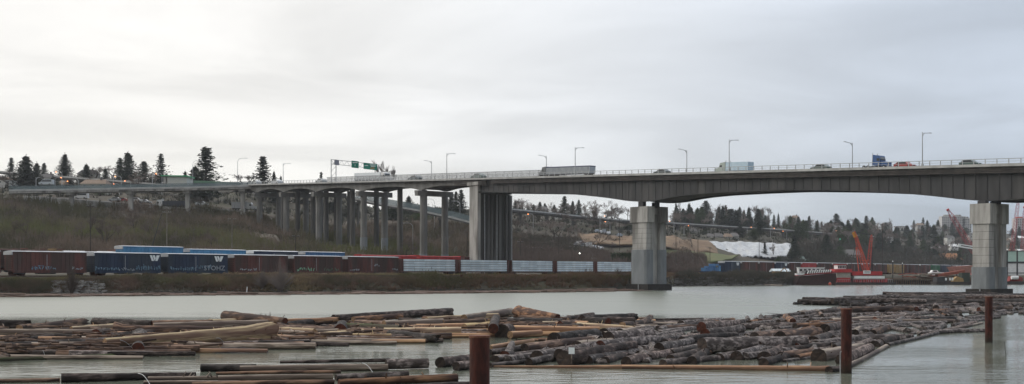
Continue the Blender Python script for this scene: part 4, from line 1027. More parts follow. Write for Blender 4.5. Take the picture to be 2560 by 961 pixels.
for i in range(190):
    px = RNG.uniform(2085, 2440) if i < 108 else (RNG.uniform(2515, 2600) if i < 120 else RNG.uniform(1680, 2090)); f = RNG.random()
    Y = 900 + f * 480; yb = 650 - f * 62
    if px < 2090: Y = 850 + f * 170; yb = 640 - f * 50
    k = RNG.choice(['dense', 'round', 'bare', 'bare', 'dense', 'cypress', 'pale'])
    x = (px - CX) * Y / F; gz_ = ground(x, Y); h = RNG.uniform(11, 19)
    ytop = HZ - (gz_ + h - H) * F / Y
    w_ = ('low' if f < .33 else 'halfway up' if f < .67 else 'high') + (' above the navy boxcars' if px < 1960 else ' above the red boxcars' if px < 2090 else ' behind the orange crane' if px < 2200 else ' above the yellow boxcars' if px < 2280 else ' above the pink house' if px < 2350 else ' left of the right pier' if px < 2500 else ' right of the right pier')
    plant(k, px, ytop, Y, h * RNG.uniform(.24, .34) * F / Y, '%s on the far hill, %s' % (KN[k], w_), 'trees of the far wooded hill')
# left hillside saplings: leafless trees among the brush
for i in range(46):
    px = RNG.uniform(-30, 560) if i < 30 else RNG.uniform(930, 1260); f = RNG.random()
    tr_ = interp(TER, px); Y = tr_[0] + 12 + f * (tr_[4] - tr_[0] - 30); h = RNG.uniform(5, 8.5)
    x = (px - CX) * Y / F; gz_ = ground(x, Y)
    plant('bare', px, HZ - (gz_ + h - H) * F / Y, Y, h * .38 * F / Y, 'leafless sapling in brush, ' + (('left of the dark utility pole' if px < 226 else 'between the two left utility poles' if px < 410 else 'right of the wooden utility pole') if i < 30 else ('left' if px < 1060 else 'right') + ' part of the slope under the exit ramp'), 'leafless saplings in the brush')
for lst in protos.values():
    for p in lst:
        if id(p) not in used_:
            for ch in list(p.children): bpy.data.objects.remove(ch)
            bpy.data.objects.remove(p)
        else:
            for k in ('h0', 'r0'):
                if k in p: del p[k]

# ---- brush as stuff
def shrub(mb, x, y, z, h, w, k, tw, r):
    for _ in range(k):
        a = r.uniform(0, 6.28); q = r.random() ** .6; bx = x + cos(a) * w * q * .6; by = y + sin(a) * w * q * .6
        tx = x + cos(a) * w * q * 1.1 + r.uniform(-.2, .2) * w; ty = y + sin(a) * w * q + r.uniform(-.2, .2) * w
        tz = z + h * r.uniform(.45, 1) * (1.1 - .5 * q)
        d = a + pi / 2; ww = tw * r.uniform(.5, 1.2)
        mb.tri((bx - cos(d) * ww, by - sin(d) * ww, z - .15), (bx + cos(d) * ww, by + sin(d) * ww, z - .15), (tx, ty, tz))
        mb.tri((tx, ty, tz), (tx + r.uniform(-1, 1) * ww * 3, ty + r.uniform(-1, 1) * ww * 3, tz - r.uniform(.1, .4) * h), (tx + r.uniform(-.5, .5) * ww, ty, tz - r.uniform(.05, .2) * h))
def scatter(name, label, sampler, n, m, hr, wr, k, tw, seed):
    r = random.Random(seed); mb = MB()
    for _ in range(n):
        s = sampler(r)
        if s is None: continue
        px, Y = s; x = (px - CX) * Y / F; z = ground(x, Y)
        bk = name.startswith('bank_'); cl = vnoise(x * .22, Y * .22, 3) if bk else vnoise(x * .08, Y * .08, 3)
        h = r.uniform(*hr) * ((.25 + 1.25 * cl) if bk else (.45 + 1.0 * cl))
        shrub(mb, x, Y, z, h, r.uniform(*wr), k, tw, r)
    return tag(mb.build(name, m), label, None, None, 'stuff')
def slope(a, b, f0=0, f1=1.0):
    def f(r):
        px = r.uniform(a, b); t_ = interp(TER, px); q = r.uniform(f0, f1)
        return px, t_[0] - 4 + q * (t_[4] - t_[0])
    return f
scatter('hillside_brush', 'bare brown brush covering the hillside behind the trains', slope(-120, 640, 0, .93), 5200, brushm, (2.2, 5), (1.2, 2.4), 16, .13, 1)
scatter('hillside_brush', 'dark brush on the slope under and right of the bridge approach', slope(640, 1300, 0, .95), 4000, brushm, (2, 5), (1.2, 2.4), 14, .13, 2)
scatter('hillside_brush', 'reddish brown thicket on the slope behind the tan building', slope(1260, 1760, 0, .50), 3000, mat('thicket', (.125, .092, .076), (.09, .068, .056), .06, .95), (2.5, 6), (1.5, 3), 16, .18, 3)
def slope_gap(r):
    px, Y = slope(1255, 1760, .45, 1.0)(r)
    x = interp(TER, px); q = (Y - x[0]) / (x[4] - x[0])
    if 1445 < px < 1590 and .5 < q < .92: return None
    if px > 1650: return None
    return px, Y
scatter('hillside_brush', 'grey brown scrub on the upper middle hillside', slope_gap, 2200, mat('scrub_mid', (.080, .062, .048), (.055, .050, .034), .05, .95), (1.2, 3.5), (1.5, 3), 14, .16, 15)
scatter('bank_shrubs', 'thick brown scrub on the bank face below the red boxcars', lambda r: (lambda px: (px, lin(SHORE, px) + 1 + r.random() * (Yt(px) - 4 - lin(SHORE, px)) * .5))(r.uniform(480, 1200)), 5200, mat('bank_scrub2', (.17, .105, .075), (.085, .072, .045), .22, .95, c3=(.24, .18, .10)), (.4, 1.0), (.6, 1.2), 18, .06, 16)
scatter('hillside_brush', 'dark brush on the far wooded hill at right', slope(1990, 2640, 0, 1.0), 2600, mat('far_brush', (.040, .042, .030), (.058, .048, .040), .03, .95), (4, 9), (3, 6), 14, .5, 4)
scatter('hillside_brush', 'brush on the upper plateau', lambda r: (lambda px: (px, interp(TER, px)[4] + r.uniform(15, 330)))(r.uniform(0, 2600)), 3200, mat('upper_brush', (.045, .040, .030), (.035, .040, .026), .05, .95), (1.5, 4), (1.5, 4), 12, .3, 5)
scatter('sapling_stems', 'thin pale stems of young trees on the brushy slopes', lambda r: slope(*r.choice(((-120, 640), (640, 1280))), 0, .9)(r), 1500, mat('pale_stem', (.19, .165, .145), (.12, .10, .088), .2, .95), (3.5, 6.5), (.25, .6), 4, .055, 17)
# bank vegetation
def bank(a, b, f0, f1):
    def f(r):
        px = r.uniform(a, b); ys = lin(SHORE, px); yt = Yt(px) - 2.6
        e = min(yt, ys + 30) if px > 1000 else yt
        return px, ys + 1.0 + (e - ys - 1.2) * r.uniform(f0, f1)
    return f
scatter('bank_shrubs', 'dark leafless shrubs along the left river bank', bank(-60, 1180, .03, .5), 5200, mat('bank_scrub', (.16, .105, .078), (.080, .072, .042), .2, .95, c3=(.15, .145, .065)), (.5, 1.2), (.5, 1.1), 20, .05, 6)
scatter('bank_grass', 'dry yellow grass strip in front of the red boxcars', bank(560, 1175, .5, .98), 5200, mat('straw_grass', (.36, .26, .14), (.24, .18, .095), .15, .95, c3=(.17, .15, .07), spec=.05), (.5, 1.05), (.5, 1), 12, .05, 7)
scatter('bank_grass', 'thin rough grass beside the left tracks', bank(-60, 700, .5, .9), 3600, mat('olive_grass', (.19, .16, .08), (.12, .115, .05), .2, .95), (.3, .65), (.4, .9), 10, .05, 8)
scatter('bank_shrubs', 'green shrubs in front of the lumber cars', bank(1140, 1580, .12, 1.0), 2600, greengrass, (.5, 1.35), (.8, 1.6), 18, .07, 9)
scatter('bank_shrubs', 'reddish brown shrubs near the waterline before the lumber cars', bank(1000, 1585, .02, .35), 1500, brushr, (1, 1.9), (.6, 1.3), 18, .06, 10)
def rbank(a, b, d0, d1):
    return lambda r: (lambda px: (px, lin(SHORE, px) + r.uniform(d0, d1)))(r.uniform(a, b))
scatter('bank_shrubs', 'rust brown shrubs on the bank between left river pier and red barge', rbank(1590, 1985, 3, 62), 3200, brushr, (.5, 1.3), (1, 2.2), 18, .10, 12)
scatter('bank_grass', 'pale dry grass behind the brown shrubs right of the left river pier', rbank(1600, 1860, 45, 95), 1400, drygrass, (.4, .9), (1, 2), 12, .1, 13)
scatter('bank_shrubs', 'grey brown waterline scrub below the tent and beside the red barge', rbank(1690, 1985, .5, 12), 1300, mat('grey_scrub', (.085, .075, .06), (.06, .06, .045), .1, .95), (1, 2.4), (1, 2), 18, .1, 14)
for px, Y, yt_, hw, l in [(700, 236.5, 643, 40, 'large leafless bush on the bank in front of the red boxcar'), (655, 236, 668, 22, 'smaller leafless bush left of the large one on the bank'), (180, 219, 655, 20, 'thin leafless bush in front of the far left boxcar'), (1545, 300, 668, 26, 'bushy shrub at the end of the lumber cars by the pier'), (1865, 412, 690, 24, 'reddish bush on the right bank below the boxcars')]:
    x = (px - CX) * Y / F; z0 = ground(x, Y); t = thing('bare_bush', l, 'bush', (x, Y, z0), 0, 'bare bushes on the bank')
    r = random.Random(int(px)); c = MB(); h = H + (HZ - yt_) * Y / F - z0; w = hw * Y / F
    for _ in range(150):
        a = r.uniform(0, 6.28); q = r.random() ** .7; b = (cos(a) * w * q, sin(a) * w * q, h * r.uniform(.5, 1) * (1.05 - .55 * q)); m_ = (b[0] * .45, b[1] * .45, b[2] * .55)
        c.tube((0, 0, -.1), m_, .03, .02, 3, False); c.tube(m_, b, .02, .008, 3, False)
        for _ in range(3): e = tuple(b[i] + r.uniform(-.35, .35) for i in range(3)); c.tube(m_, e, .012, .005, 3, False)
    c.build('twigs', twigp if px in (700, 655) else twig, t)
    c = MB(); c.tube((0, 0, -.3), (0, 0, .4), .12, .08, 6); c.build('stem', barkm, t)
# riprap
def rocks(name, label, a, b, d0, d1, n, sz, m, seed):
    r = random.Random(seed); mb = MB()
    for _ in range(n):
        px = r.uniform(a, b); Y = lin(SHORE, px) + r.uniform(d0, d1); x = (px - CX) * Y / F; z = ground(x, Y); s = r.uniform(*sz)
        pts = [(x + s * r.uniform(.6, 1) * dx, Y + s * r.uniform(.6, 1) * dy, z + s * (.1 + .6 * dz) * r.uniform(.7, 1.1)) for dz in (0, 1) for dx, dy in ((-1, -1), (1, -1), (1, 1), (-1, 1))]
        mb.hexa(pts)
    return tag(mb.build(name, m), label, None, None, 'stuff')
rockm = mat('grey_rock', (.28, .27, .255), (.14, .135, .125), 1.2, .9, vary=.1)
rocks('rock_riprap', 'pale broken rocks tipped on the left bank below the navy boxcar', 130, 262, .3, 4.6, 190, (.2, .55), rockm, 31)
rocks('rock_riprap', 'small dark stones along the left shoreline', -50, 1560, -.3, 1.2, 900, (.1, .3), mat('dark_rock', (.10, .09, .08), (.06, .055, .05), 2, .9), 32)
rocks('rock_riprap', 'grey boulders along the right bank waterline', 1660, 2000, -.8, 4, 420, (.3, .9), mat('grey_rock_dark', (.15, .145, .135), (.09, .085, .08), 1.2, .9), 33)

# ---- slopes of bare soil and the white tarp
def patch_sheet(name, corners, m, nx, ny, amp, thick, kind=None, label=None, cat=None, seed=0, freq=.15, ragged=0):
    """corners: px,py,Y for lower-left, lower-right, upper-right, upper-left."""
    w = [P(*c) for c in corners]; vs = []; r = random.Random(seed)
    for k in (0, -thick):
        for j in range(ny + 1):
            for i in range(nx + 1):
                u, v = i / nx, j / ny
                p = [(w[0][q] * (1 - u) + w[1][q] * u) * (1 - v) + (w[3][q] * (1 - u) + w[2][q] * u) * v for q in range(3)]
                nz = (vnoise(p[0] * freq, p[2] * freq * 1.6, seed) - .5) * amp
                if ragged and j == 0: p[2] += (vnoise(i * .9, 3, seed) - .5) * ragged
                vs.append((p[0], p[1] - nz * .5 + (-k) * .8, p[2] + nz + k * .6))
    mb = MB(); W_ = nx + 1; T = W_ * (ny + 1); fs = []
    for j in range(ny):
        for i in range(nx):
            a = j * W_ + i; fs.append((a, a + 1, a + 1 + W_, a + W_)); fs.append((T + a, T + a + W_, T + a + 1 + W_, T + a + 1))
    for i in range(nx):
        fs.append((i, T + i, T + i + 1, i + 1)); a = ny * W_ + i; fs.append((a, a + 1, T + a + 1, T + a))
    for j in range(ny):
        a = j * W_; fs.append((a, a + W_, T + a + W_, T + a)); a = j * W_ + nx; fs.append((a, T + a, T + a + W_, a + W_))
    mb.add(vs, fs); o = mb.build(name, m, smooth=True)
    tag(o, label, cat, None, kind); return o
patch_sheet('soil_slope', [(1462, 607, 590), (1585, 613, 606), (1590, 588, 668), (1446, 583, 640)], soil, 40, 8, 2.6, 1, 'structure', seed=3)
patch_sheet('soil_slope', [(1660, 616, 600), (1812, 640, 650), (1770, 603, 700), (1660, 590, 660)], soil, 40, 8, 2.0, 1, 'structure', seed=4)
patch_sheet('grass_slope', [(1660, 652, 575), (1800, 655, 600), (1845, 640, 655), (1660, 618, 605)], mat('slope_grass', (.085, .105, .04), (.12, .12, .05), .1, .95), 30, 6, 1.6, 1, 'structure', seed=5)
patch_sheet('white_tarp', [(1806, 643, 655), (1966, 642, 690), (1984, 608, 740), (1766, 604, 700)], tarpm, 70, 16, 1.6, .4, None, 'big wrinkled white tarp covering the cut slope above the far train', 'tarp', seed=6, freq=.3, ragged=1.6)
patch_sheet('dirt_track', [(600, 590, 395), (705, 606, 402), (690, 588, 420), (560, 570, 425)], mat('dirt', (.15, .125, .095), (.10, .085, .065), .3, .95), 20, 4, .8, .4, 'structure', seed=9)
patch_sheet('hill_road', [(60, 492, 462), (600, 532, 478), (640, 529, 486), (60, 489, 470)], asphalt, 40, 2, .1, .3, 'structure', seed=8)

# ================================================================ buildings
def house(label, px, ybase, Y, wpx, hw_, m=housewall, rm=roofgrey, depth=9, ang=0, storeys=1, gable_front=False, cat='house', group='houses on the hillsides', dormer=False):
    x, _, z = P(px, ybase, Y); w = wpx * Y / F; wall = hw_ * Y / F
    t = thing('house', label, cat, (x, Y, z), ang, group)
    c = MB(); c.box(-w / 2, w / 2, 0, depth, -4, wall); c.build('wall', m, t)
    c = MB(); rh = (w if gable_front else depth) * .28; o = .4
    if gable_front:
        c.prism([(-w / 2 - o, wall + .01), (w / 2 + o, wall + .01), (0, wall + rh)], -o, depth + o)
    else:
        c.add([(-w / 2 - o, -o, wall + .01), (w / 2 + o, -o, wall + .01), (w / 2 + o, depth + o, wall + .01), (-w / 2 - o, depth + o, wall + .01), (-w / 2 + w * .08, depth / 2, wall + rh), (w / 2 - w * .08, depth / 2, wall + rh)],
              [(3, 2, 1, 0), (0, 1, 5, 4), (2, 3, 4, 5), (1, 2, 5), (3, 0, 4)])
    rf = c.build('roof', rm, t)
    c = MB(); c.box(w * .2, w * .2 + .7, depth * .4, depth * .4 + .7, wall + .1, wall + rh + .8); c.build('chimney', concrete_dark, rf)
    n = max(2, int(w / 3))
    for s_ in range(storeys):
        for i in range(n):
            xx = -w / 2 + (i + .5) * w / n; zb = s_ * wall / storeys + wall / storeys * .35
            c = MB(); c.box(xx - .65, xx + .65, -.06, -.004, zb, zb + wall / storeys * .42); f = c.build('window', whitep, t)
            c = MB(); c.box(xx - .55, xx + .55, -.09, -.063, zb + .1, zb + wall / storeys * .42 - .1); c.build('pane', glass, f)
    return t
white_w = mat('white_siding', (.55, .55, .53), (.48, .48, .46), 1, .9)
house('white gabled house at the far left edge under the elevated road', 8, 462, 560, 34, 12, white_w, roofbrown, gable_front=True)
house('long cream house with tan roof behind the left ramp', 232, 470, 525, 62, 10, mat('cream', (.42, .40, .34), (.36, .34, .29), 1), roofbrown, depth=8)
house('grey roofed house on the skyline behind the elevated road', 215, 443, 640, 44, 8, housewall, roofgrey)
house('pale house low beside the big far left conifer', 112, 455, 600, 30, 10, white_w, roofgrey)
house('white turreted house on the middle hillside', 1343, 571, 700, 22, 9, white_w, roofgrey, gable_front=True)
house('low white house left of the tall middle fir', 1320, 572, 705, 18, 7, white_w, roofgrey)
house('white house just right of the tall middle fir', 1395, 548, 780, 18, 8, white_w, roofgrey)
house('small grey roofed house near the middle skyline', 1360, 530, 860, 20, 6, housewall, roofgrey)
house('pale house on the middle skyline above the guideway', 1425, 527, 880, 18, 6, housewall, roofgrey)
house('low pale house above the soil slope left of the river pier', 1510, 560, 760, 24, 6, housewall, roofgrey)
for i, (px, yb, w, hh, m, rm, l) in enumerate([(1778, 598, 16, 5, white_w, roofgrey, 'small white house at the left of the row above the tarp'), (1798, 597, 20, 5, housewall, roofgrey, 'grey roofed house second in the row above the tarp'), (1822, 598, 18, 5, housewall, roofbrown, 'brown roofed house in the row above the tarp'), (1838, 596, 18, 5, white_w, roofgrey, 'pale house at the right of the row above the tarp'), (1735, 583, 16, 4, housewall, roofgrey, 'house above the bare soil slope')]):
    house(l, px, yb, 745 + i * 6, w, hh, m, rm)
house('large grey roofed house left of the orange crane', 2128, 656, 800, 62, 18, mat('taupe', (.16, .145, .13), (.13, .12, .11), 1), roofgrey, depth=14)
house('green roofed house behind the far train beside the pale green bush', 2002, 660, 700, 26, 9, mat('sage', (.3, .33, .3), (.26, .28, .26), 1), mat('green_roof', (.16, .20, .18), (.13, .17, .15), 1), depth=9)
house('small white gabled house behind the broadest conifer', 2080, 660, 760, 14, 9, white_w, roofgrey, gable_front=True)
house('pink gabled house with white trim behind the far train', 2310, 672, 900, 30, 16, mat('pink_siding', (.36, .17, .15), (.30, .14, .12), 1), roofgrey, depth=10, gable_front=True)
house('long tan orange roofed warehouse right of the pink house', 2375, 664, 960, 66, 14, tan_wall, mat('rust_roof', (.30, .14, .06), (.24, .11, .05), 1), depth=20, cat='warehouse')
r = random.Random(5)
for i in range(34):
    px = r.choice([r.uniform(2180, 2435), r.uniform(2515, 2565), r.uniform(1850, 2160)]); Y = r.uniform(1000, 1450)
    x = (px - CX) * Y / F; z = ground(x, Y) + r.uniform(4, 9); yb = HZ - (z - H) * F / Y
    house('small pale house half hidden in the trees ' + ('above the white tarp' if px < 1990 else 'above the barge' if px < 2200 else 'above the yellow boxcars' if px < 2290 else 'above the pink house' if px < 2360 else 'left of the right river pier' if px < 2450 else 'at the right edge of the photo'), px, yb, Y, r.uniform(12, 24), r.uniform(4, 7), r.choice([white_w, housewall]), r.choice([roofgrey, roofbrown, whitep]), group='far houses in the trees')
r = random.Random(9)
for i in range(9):
    px = r.uniform(20, 300); Y = r.uniform(560, 640); x = (px - CX) * Y / F; z = ground(x, Y); yb = HZ - (z - H) * F / Y
    house('small house in the brush behind the left ramp, ' + ('below the big far left conifer' if px < 110 else 'left of the cream house' if px < 200 else 'beside the cream house'), px, yb, Y, r.uniform(14, 26), r.uniform(6, 8), r.choice([white_w, housewall]), r.choice([roofgrey, roofbrown]), group='houses behind the left ramp')
# flat tan building behind the lumber train
x, _, z = P(1275, 664, 500)
t = thing('commercial_building', 'long flat roofed tan building behind the lumber cars', 'building', (x, 500, 3.5)); w = 200 * 500 / F; hz_ = H + (HZ - 646) * 500 / F - 3.5
c = MB(); c.box(0, w, 0, 14, -1, hz_); c.build('wall', tan_wall, t)
c = MB(); c.box(-.3, w + .3, -.5, 14.3, hz_ + .004, hz_ + .9); c.build('roof_edge', mat('roof_fascia', (.20, .16, .12), (.17, .13, .10), 1), t)
for i in range(15):
    xx = 1.2 + i * w / 15.2; c = MB(); c.box(xx, xx + 1.3, -.06, -.004, hz_ - 2.3, hz_ - .6); f = c.build('window', darkmetal, t); c = MB(); c.box(xx + .1, xx + 1.2, -.09, -.063, hz_ - 2.2, hz_ - .7); c.build('pane', glass, f)
x, _, z = P(1475, 664, 500)
t = thing('shed_building', 'tan shed with a white roof box at the right end of the flat building', 'building', (x, 500, 3.5)); w = 60 * 500 / F
c = MB(); c.box(0, w, 0, 10, -1, hz_ - .9); c.build('wall', tan_wall, t); c = MB(); c.box(-.2, w + .2, -.3, 10.2, hz_ - .89, hz_ - .4); c.build('roof', roofgrey, t)
c = MB(); c.box(-3, 2.8, -.5, -.3, hz_ - 2.6, hz_ + .2); c.build('white_board', whitep, t)
t = thing('trimmed_hedge', 'dark clipped hedge left of the river pier behind the lumber cars', 'hedge', P(1558, 664, 500)); c = MB()
r = random.Random(3)
for _ in range(2600): leaf(c, r.uniform(-5.2, 5.2), r.uniform(-1, 1.2), r.uniform(-1, 5.4), .8, r)
c.box(-5, 5, -.7, 1, -1.5, 5.1); c.build('leaves', foliage2, t)
# green trimmed white building on the left skyline
x, _, z = P(443, 462, 500)
t = thing('station_building', 'white block building with bright green roof edge behind the left ramp', 'building', (x, 500, z)); k = 500 / F
c = MB(); c.box(-24 * k, 24 * k, 0, 9, -3, 20 * k); c.build('wall', mat('offwhite_wall', (.50, .52, .48), (.44, .46, .43), .6), t)
c = MB(); c.hexa([(-40 * k, -1, 21 * k), (28 * k, -1, 19.5 * k), (28 * k, 10, 19.5 * k), (-40 * k, 10, 21 * k), (-40 * k, -1, 23.5 * k), (28 * k, -1, 22.5 * k), (28 * k, 10, 22.5 * k), (-40 * k, 10, 23.5 * k)]); c.build('roof_edge', mat('bright_green', (.06, .34, .16), rough=.6), t)
c = MB(); c.box(-34 * k, -28 * k, 0, 2, -3, 20 * k); c.build('column', concrete, t)
c = MB(); c.hexa([(36 * k, 3, 6 * k), (150 * k, 3, 2 * k), (150 * k, 6, 2 * k), (36 * k, 6, 6 * k), (36 * k, 3, 12 * k), (150 * k, 3, 7 * k), (150 * k, 6, 7 * k), (36 * k, 6, 12 * k)])
t2 = thing('station_canopy', 'low green edged canopy behind the ramp, right of the white block', 'canopy', (x, 500, z)); c.build('canopy', mat('dull_green', (.10, .20, .13), rough=.7), t2)
c = MB()
for i in range(6): c.box((45 + i * 20) * k, (46 + i * 20) * k, 4, 4.3, -3, 6 * k)
c.build('post', galv, t2)
# apartment towers
for px, yt_, w, l in [(2372, 541, 34, 'larger pale apartment tower on the right horizon'), (2398, 541, 30, 'apartment tower behind the red crane tip'), (2418, 546, 22, 'narrow apartment tower beside the right river pier'), (2552, 546, 26, 'orange topped tower at the right edge of the photo')]:
    Y = 2100; x, _, zt = P(px, yt_, Y); wd = w * Y / F; z0 = zt - 34
    t = thing('apartment_tower', l, 'building', (x, Y, z0), 0, 'apartment towers'); c = MB(); c.box(-wd / 2, wd / 2, 0, 16, -25, 34); c.build('wall', mat('tower_wall', (.46, .45, .45), (.4, .39, .39), .1), t)
    c = MB(); c.box(-wd / 4, wd / 4, 4, 12, 34, 37); c.build('roof_house', craneO if px > 2500 else concrete, t)
    for fl in range(11):
        c = MB(); zz0 = 1 + fl * 3; n = int(wd / 3.2)
        for i in range(n): c.box(-wd / 2 + .6 + i * wd / n, -wd / 2 + .6 + (i + .6) * wd / n, -.25, -.02, zz0, zz0 + 1.7)
        c.build('window_row', glass, t)
for px, yb, w, hh, l in [(2255, 575, 26, 8, 'white low block on the far ridge left'), (2325, 590, 34, 8, 'white low block on the far ridge below the open firs'), (2410, 590, 36, 9, 'white low block on the far ridge by the red crane'), (2535, 620, 40, 12, 'pale low block right of the right river pier'), (2140, 572, 26, 7, 'cream block on the ridge above the guideway end')]:
    Y = 1700; x, _, z = P(px, yb, Y); k = Y / F; t = thing('apartment_block', l, 'building', (x, Y, z), 0, 'low blocks on the far ridge')
    c = MB(); c.box(-w / 2 * k, w / 2 * k, 0, 12, -12, hh * k); c.build('wall', white_w, t)
    for i in range(int(w / 5)):
        c = MB(); xx = (-w / 2 + 2 + i * 5) * k; c.box(xx, xx + 1.6, -.2, -.02, hh * k * .4, hh * k * .75); c.build('window', glass, t)
    c = MB(); c.box(-w / 2 * k - .4, w / 2 * k + .4, -.4, 12.4, hh * k + .01, hh * k + .8); c.build('roof', roofgrey, t)

# ================================================================ road furniture and cars on the left hill
def on_px(px, py, Y): return P(px, py, Y)
for px, py, Y, ang, col_, kd, l in [(203, 496, 466, pi, (.62, .62, .62), 'van', 'white van on the hillside road under the left ramp'), (287, 502, 470, pi, (.45, .46, .48), 'sedan', 'silver car right of the white van under the ramp'), (304, 503, 471, pi, (.30, .05, .05), 'sedan', 'dark red car beside the second ramp column'), (340, 505, 472, 0, (.6, .6, .6), 'pickup', 'white pickup right of the second ramp column'), (362, 507, 473, 0, (.55, .56, .58), 'sedan', 'white car behind the white pickup under the ramp'), (116, 462, 470, pi, (.40, .44, .47), 'van', 'pale van on the ramp at far left'), (505, 512, 478, 0, (.5, .53, .55), 'sedan', 'pale car under the ramp right of the third column')]:
    x, y, z = P(px, py + 2, Y); car(l, (x, y, max(z, ground(x, y))), ang, col_, kd, 'cars under the left ramp', sc=1.15, name='parked_van' if kd == 'van' else 'parked_car')
x, y, z = P(436, 512, 476); semi_truck('dark flat trailer truck with white cab under the ramp', (x, y, ground(x, y)), pi, paint('w2', (.6, .6, .6)), mat('dark_trailer', (.05, .055, .07), rough=.7), 9, hb=2.0, name='dump_truck')
x, y, z = P(598, 508, 492); semi_truck('white box truck half behind the right ramp column', (x, y, ground(x, y) + .3), 0, paint('w3', (.6, .62, .62)), mat('pale_box', (.5, .52, .54), (.42, .44, .47), 1), 6, hb=2.6, name='box_truck')
# low wall along hill road
c = MB(); a, b = P(60, 492, 462), P(540, 527, 476); c.hexa([(a[0], a[1], a[2] - 2), (b[0], b[1], b[2] - 2), (b[0], b[1] + .5, b[2] - 2), (a[0], a[1] + .5, a[2] - 2), (a[0], a[1], a[2] + .2), (b[0], b[1], b[2] + .2), (b[0], b[1] + .5, b[2] + .2), (a[0], a[1] + .5, a[2] + .2)])
tag(c.build('road_wall', concrete), 'low pale retaining wall along the hillside road', 'wall')
r = random.Random(14)
for i in range(15):
    px = r.choice([r.uniform(1300, 1400), r.uniform(1480, 1560), r.uniform(1600, 1660), r.uniform(1440, 1480)]); Y = 515 if px < 1400 or px > 1590 else 520; py = 640
    x, y, z = P(px, py, Y); car('pale parked car on the terrace behind the flat tan building', (x, y, ground(x, y)), r.choice([0, pi, .4]), r.choice([(.5, .5, .52), (.6, .6, .6), (.35, .38, .42), (.1, .12, .16)]), r.choice(['sedan', 'van', 'sedan']), 'cars on the terrace behind the tan building', sc=1.1, name='parked_car')
for i in range(14):
    px = 1442 + i * 7.5 + r.uniform(-2, 2) if i < 9 else r.uniform(1492, 1560); Y = 572 if i < 9 else 655; x = (px - CX) * Y / F
    car('pale parked car in the lot on the middle slope', (x, Y, ground(x, Y) + .8), r.choice([1.3, 1.6, 1.8]), r.choice([(.5, .52, .56), (.65, .65, .65), (.3, .34, .4)]), r.choice(['sedan', 'van', 'pickup']), 'cars in the lot on the middle slope', sc=1.2, name='parked_car')

# poles
def utility_pole(label, px, ytop, Y, ybase=None, arms=1, lean=0, r_=.16, m=barkm, group='utility poles'):
    x = (px - CX) * Y / F; z0 = ground(x, Y) if ybase is None else H + (HZ - ybase) * Y / F; zt = H + (HZ - ytop) * Y / F; h = zt - z0
    t = thing('utility_pole', label, 'utility pole', (x, Y, z0), RNG.uniform(-.3, .3), group)
    c = MB(); c.tube((lean * h * -1, 0, -.6), (0, 0, h), r_, r_ * .7, 7); c.build('pole', m, t)
    for k in range(arms):
        c = MB(); c.box(-1.1, 1.1, -.08, .08, h - .5 - k * .9, h - .34 - k * .9); a = c.build('crossarm', m, t)
        c = MB()
        for xx in (-1, -.5, .5, 1): c.tube((xx, 0, h - .34 - k * .9), (xx, 0, h - .1 - k * .9), .06, n=5)
        c.build('insulators', galv, a)
    return t
utility_pole('dark utility pole on the brushy hillside above the left brown cars', 226, 512, 300, arms=1)
utility_pole('wooden utility pole with white insulators above the sky blue car', 417, 519, 300, arms=2, m=mat('grey_wood', (.22, .19, .16), (.16, .14, .12), 2))
utility_pole('leaning dark pole bracing the wooden utility pole', 404, 535, 300, arms=0, lean=.3, m=darkmetal, group=None)
utility_pole('wooden utility pole below the right ramp column', 580, 545, 318, arms=1, m=mat('grey_wood2', (.18, .16, .13), (.13, .115, .1), 2))
for px, yt_, Y, l in [(739, 588, 350, 'short pole under the first approach columns'), (1335, 516, 480, 'tall dark pole right of the anchor pier on the hillside'), (1181 + 120, 603, 440, 'short dark pole beside the anchor pier'), (1397, 590, 470, 'dark pole in front of the flat tan building'), (1430, 615, 470, 'short pole with white box near the tan shed'), (1549, 545, 560, 'dark pole just left of the left river pier'), (1690, 590, 520, 'dark pole just right of the left river pier'), (1745, 585, 540, 'pole on the green slope right of the left river pier'), (1775, 618, 520, 'short pole in front of the soil slope'), (1898, 590, 620, 'pole standing in front of the white tarp'), (1670, 617, 500, 'short dark pole against the left river pier'), (2088, 620, 640, 'thin pole above the barge wheelhouse'), (2206, 560, 520, 'dark pole right of the orange crane'), (1065, 580, 400, 'dark pole between the approach columns'), (1168, 580, 400, 'dark pole left of the anchor pier')]:
    utility_pole(l, px, yt_, Y, arms=1 if px not in (1065, 1168) else 0)
# yard and hill lamps
def lamp_px(label, px, ytop, Y, ang=0, lit=False, curved=True, m=galv, ybase=None, arm=2.2, group='lamps on the hillside', thick=1.2):
    x = (px - CX) * Y / F; z0 = ground(x, Y) if ybase is None else H + (HZ - ybase) * Y / F
    return street_lamp(label, (x, Y, z0), H + (HZ - ytop) * Y / F - z0, ang, arm, lit, group, curved, m, thick)
lamp_px('curved grey lamp in the yard between the approach columns', 1032, 558, 392, pi, arm=3)
lamp_px('curved pale lamp left of the anchor pier column', 1150, 503, 500, pi, arm=3)
lamp_px('curved pale lamp behind the right exit ramp column', 1086, 498, 505, pi, arm=3)
lamp_px('tall curved lamp behind the left ramp, first from the right', 594, 396, 470, 0, ybase=466, arm=3.4)
lamp_px('tall curved lamp in front of the squat dark conifer', 482, 402, 468, 0, ybase=468, arm=3.2)
lamp_px('straight lamp on the ramp near the green edged building', 381, 432, 466, 0, ybase=470, curved=False, arm=1.5)
lamp_px('curved lamp on the left ramp right of the second column', 283, 440, 466, pi, ybase=471, arm=2)
lamp_px('curved lamp on the left ramp above the white van', 197, 443, 462, pi, ybase=472, arm=5)
lamp_px('white topped lamp at the left end of the ramp', 90, 444, 462, 0, ybase=473, curved=False, arm=.8)
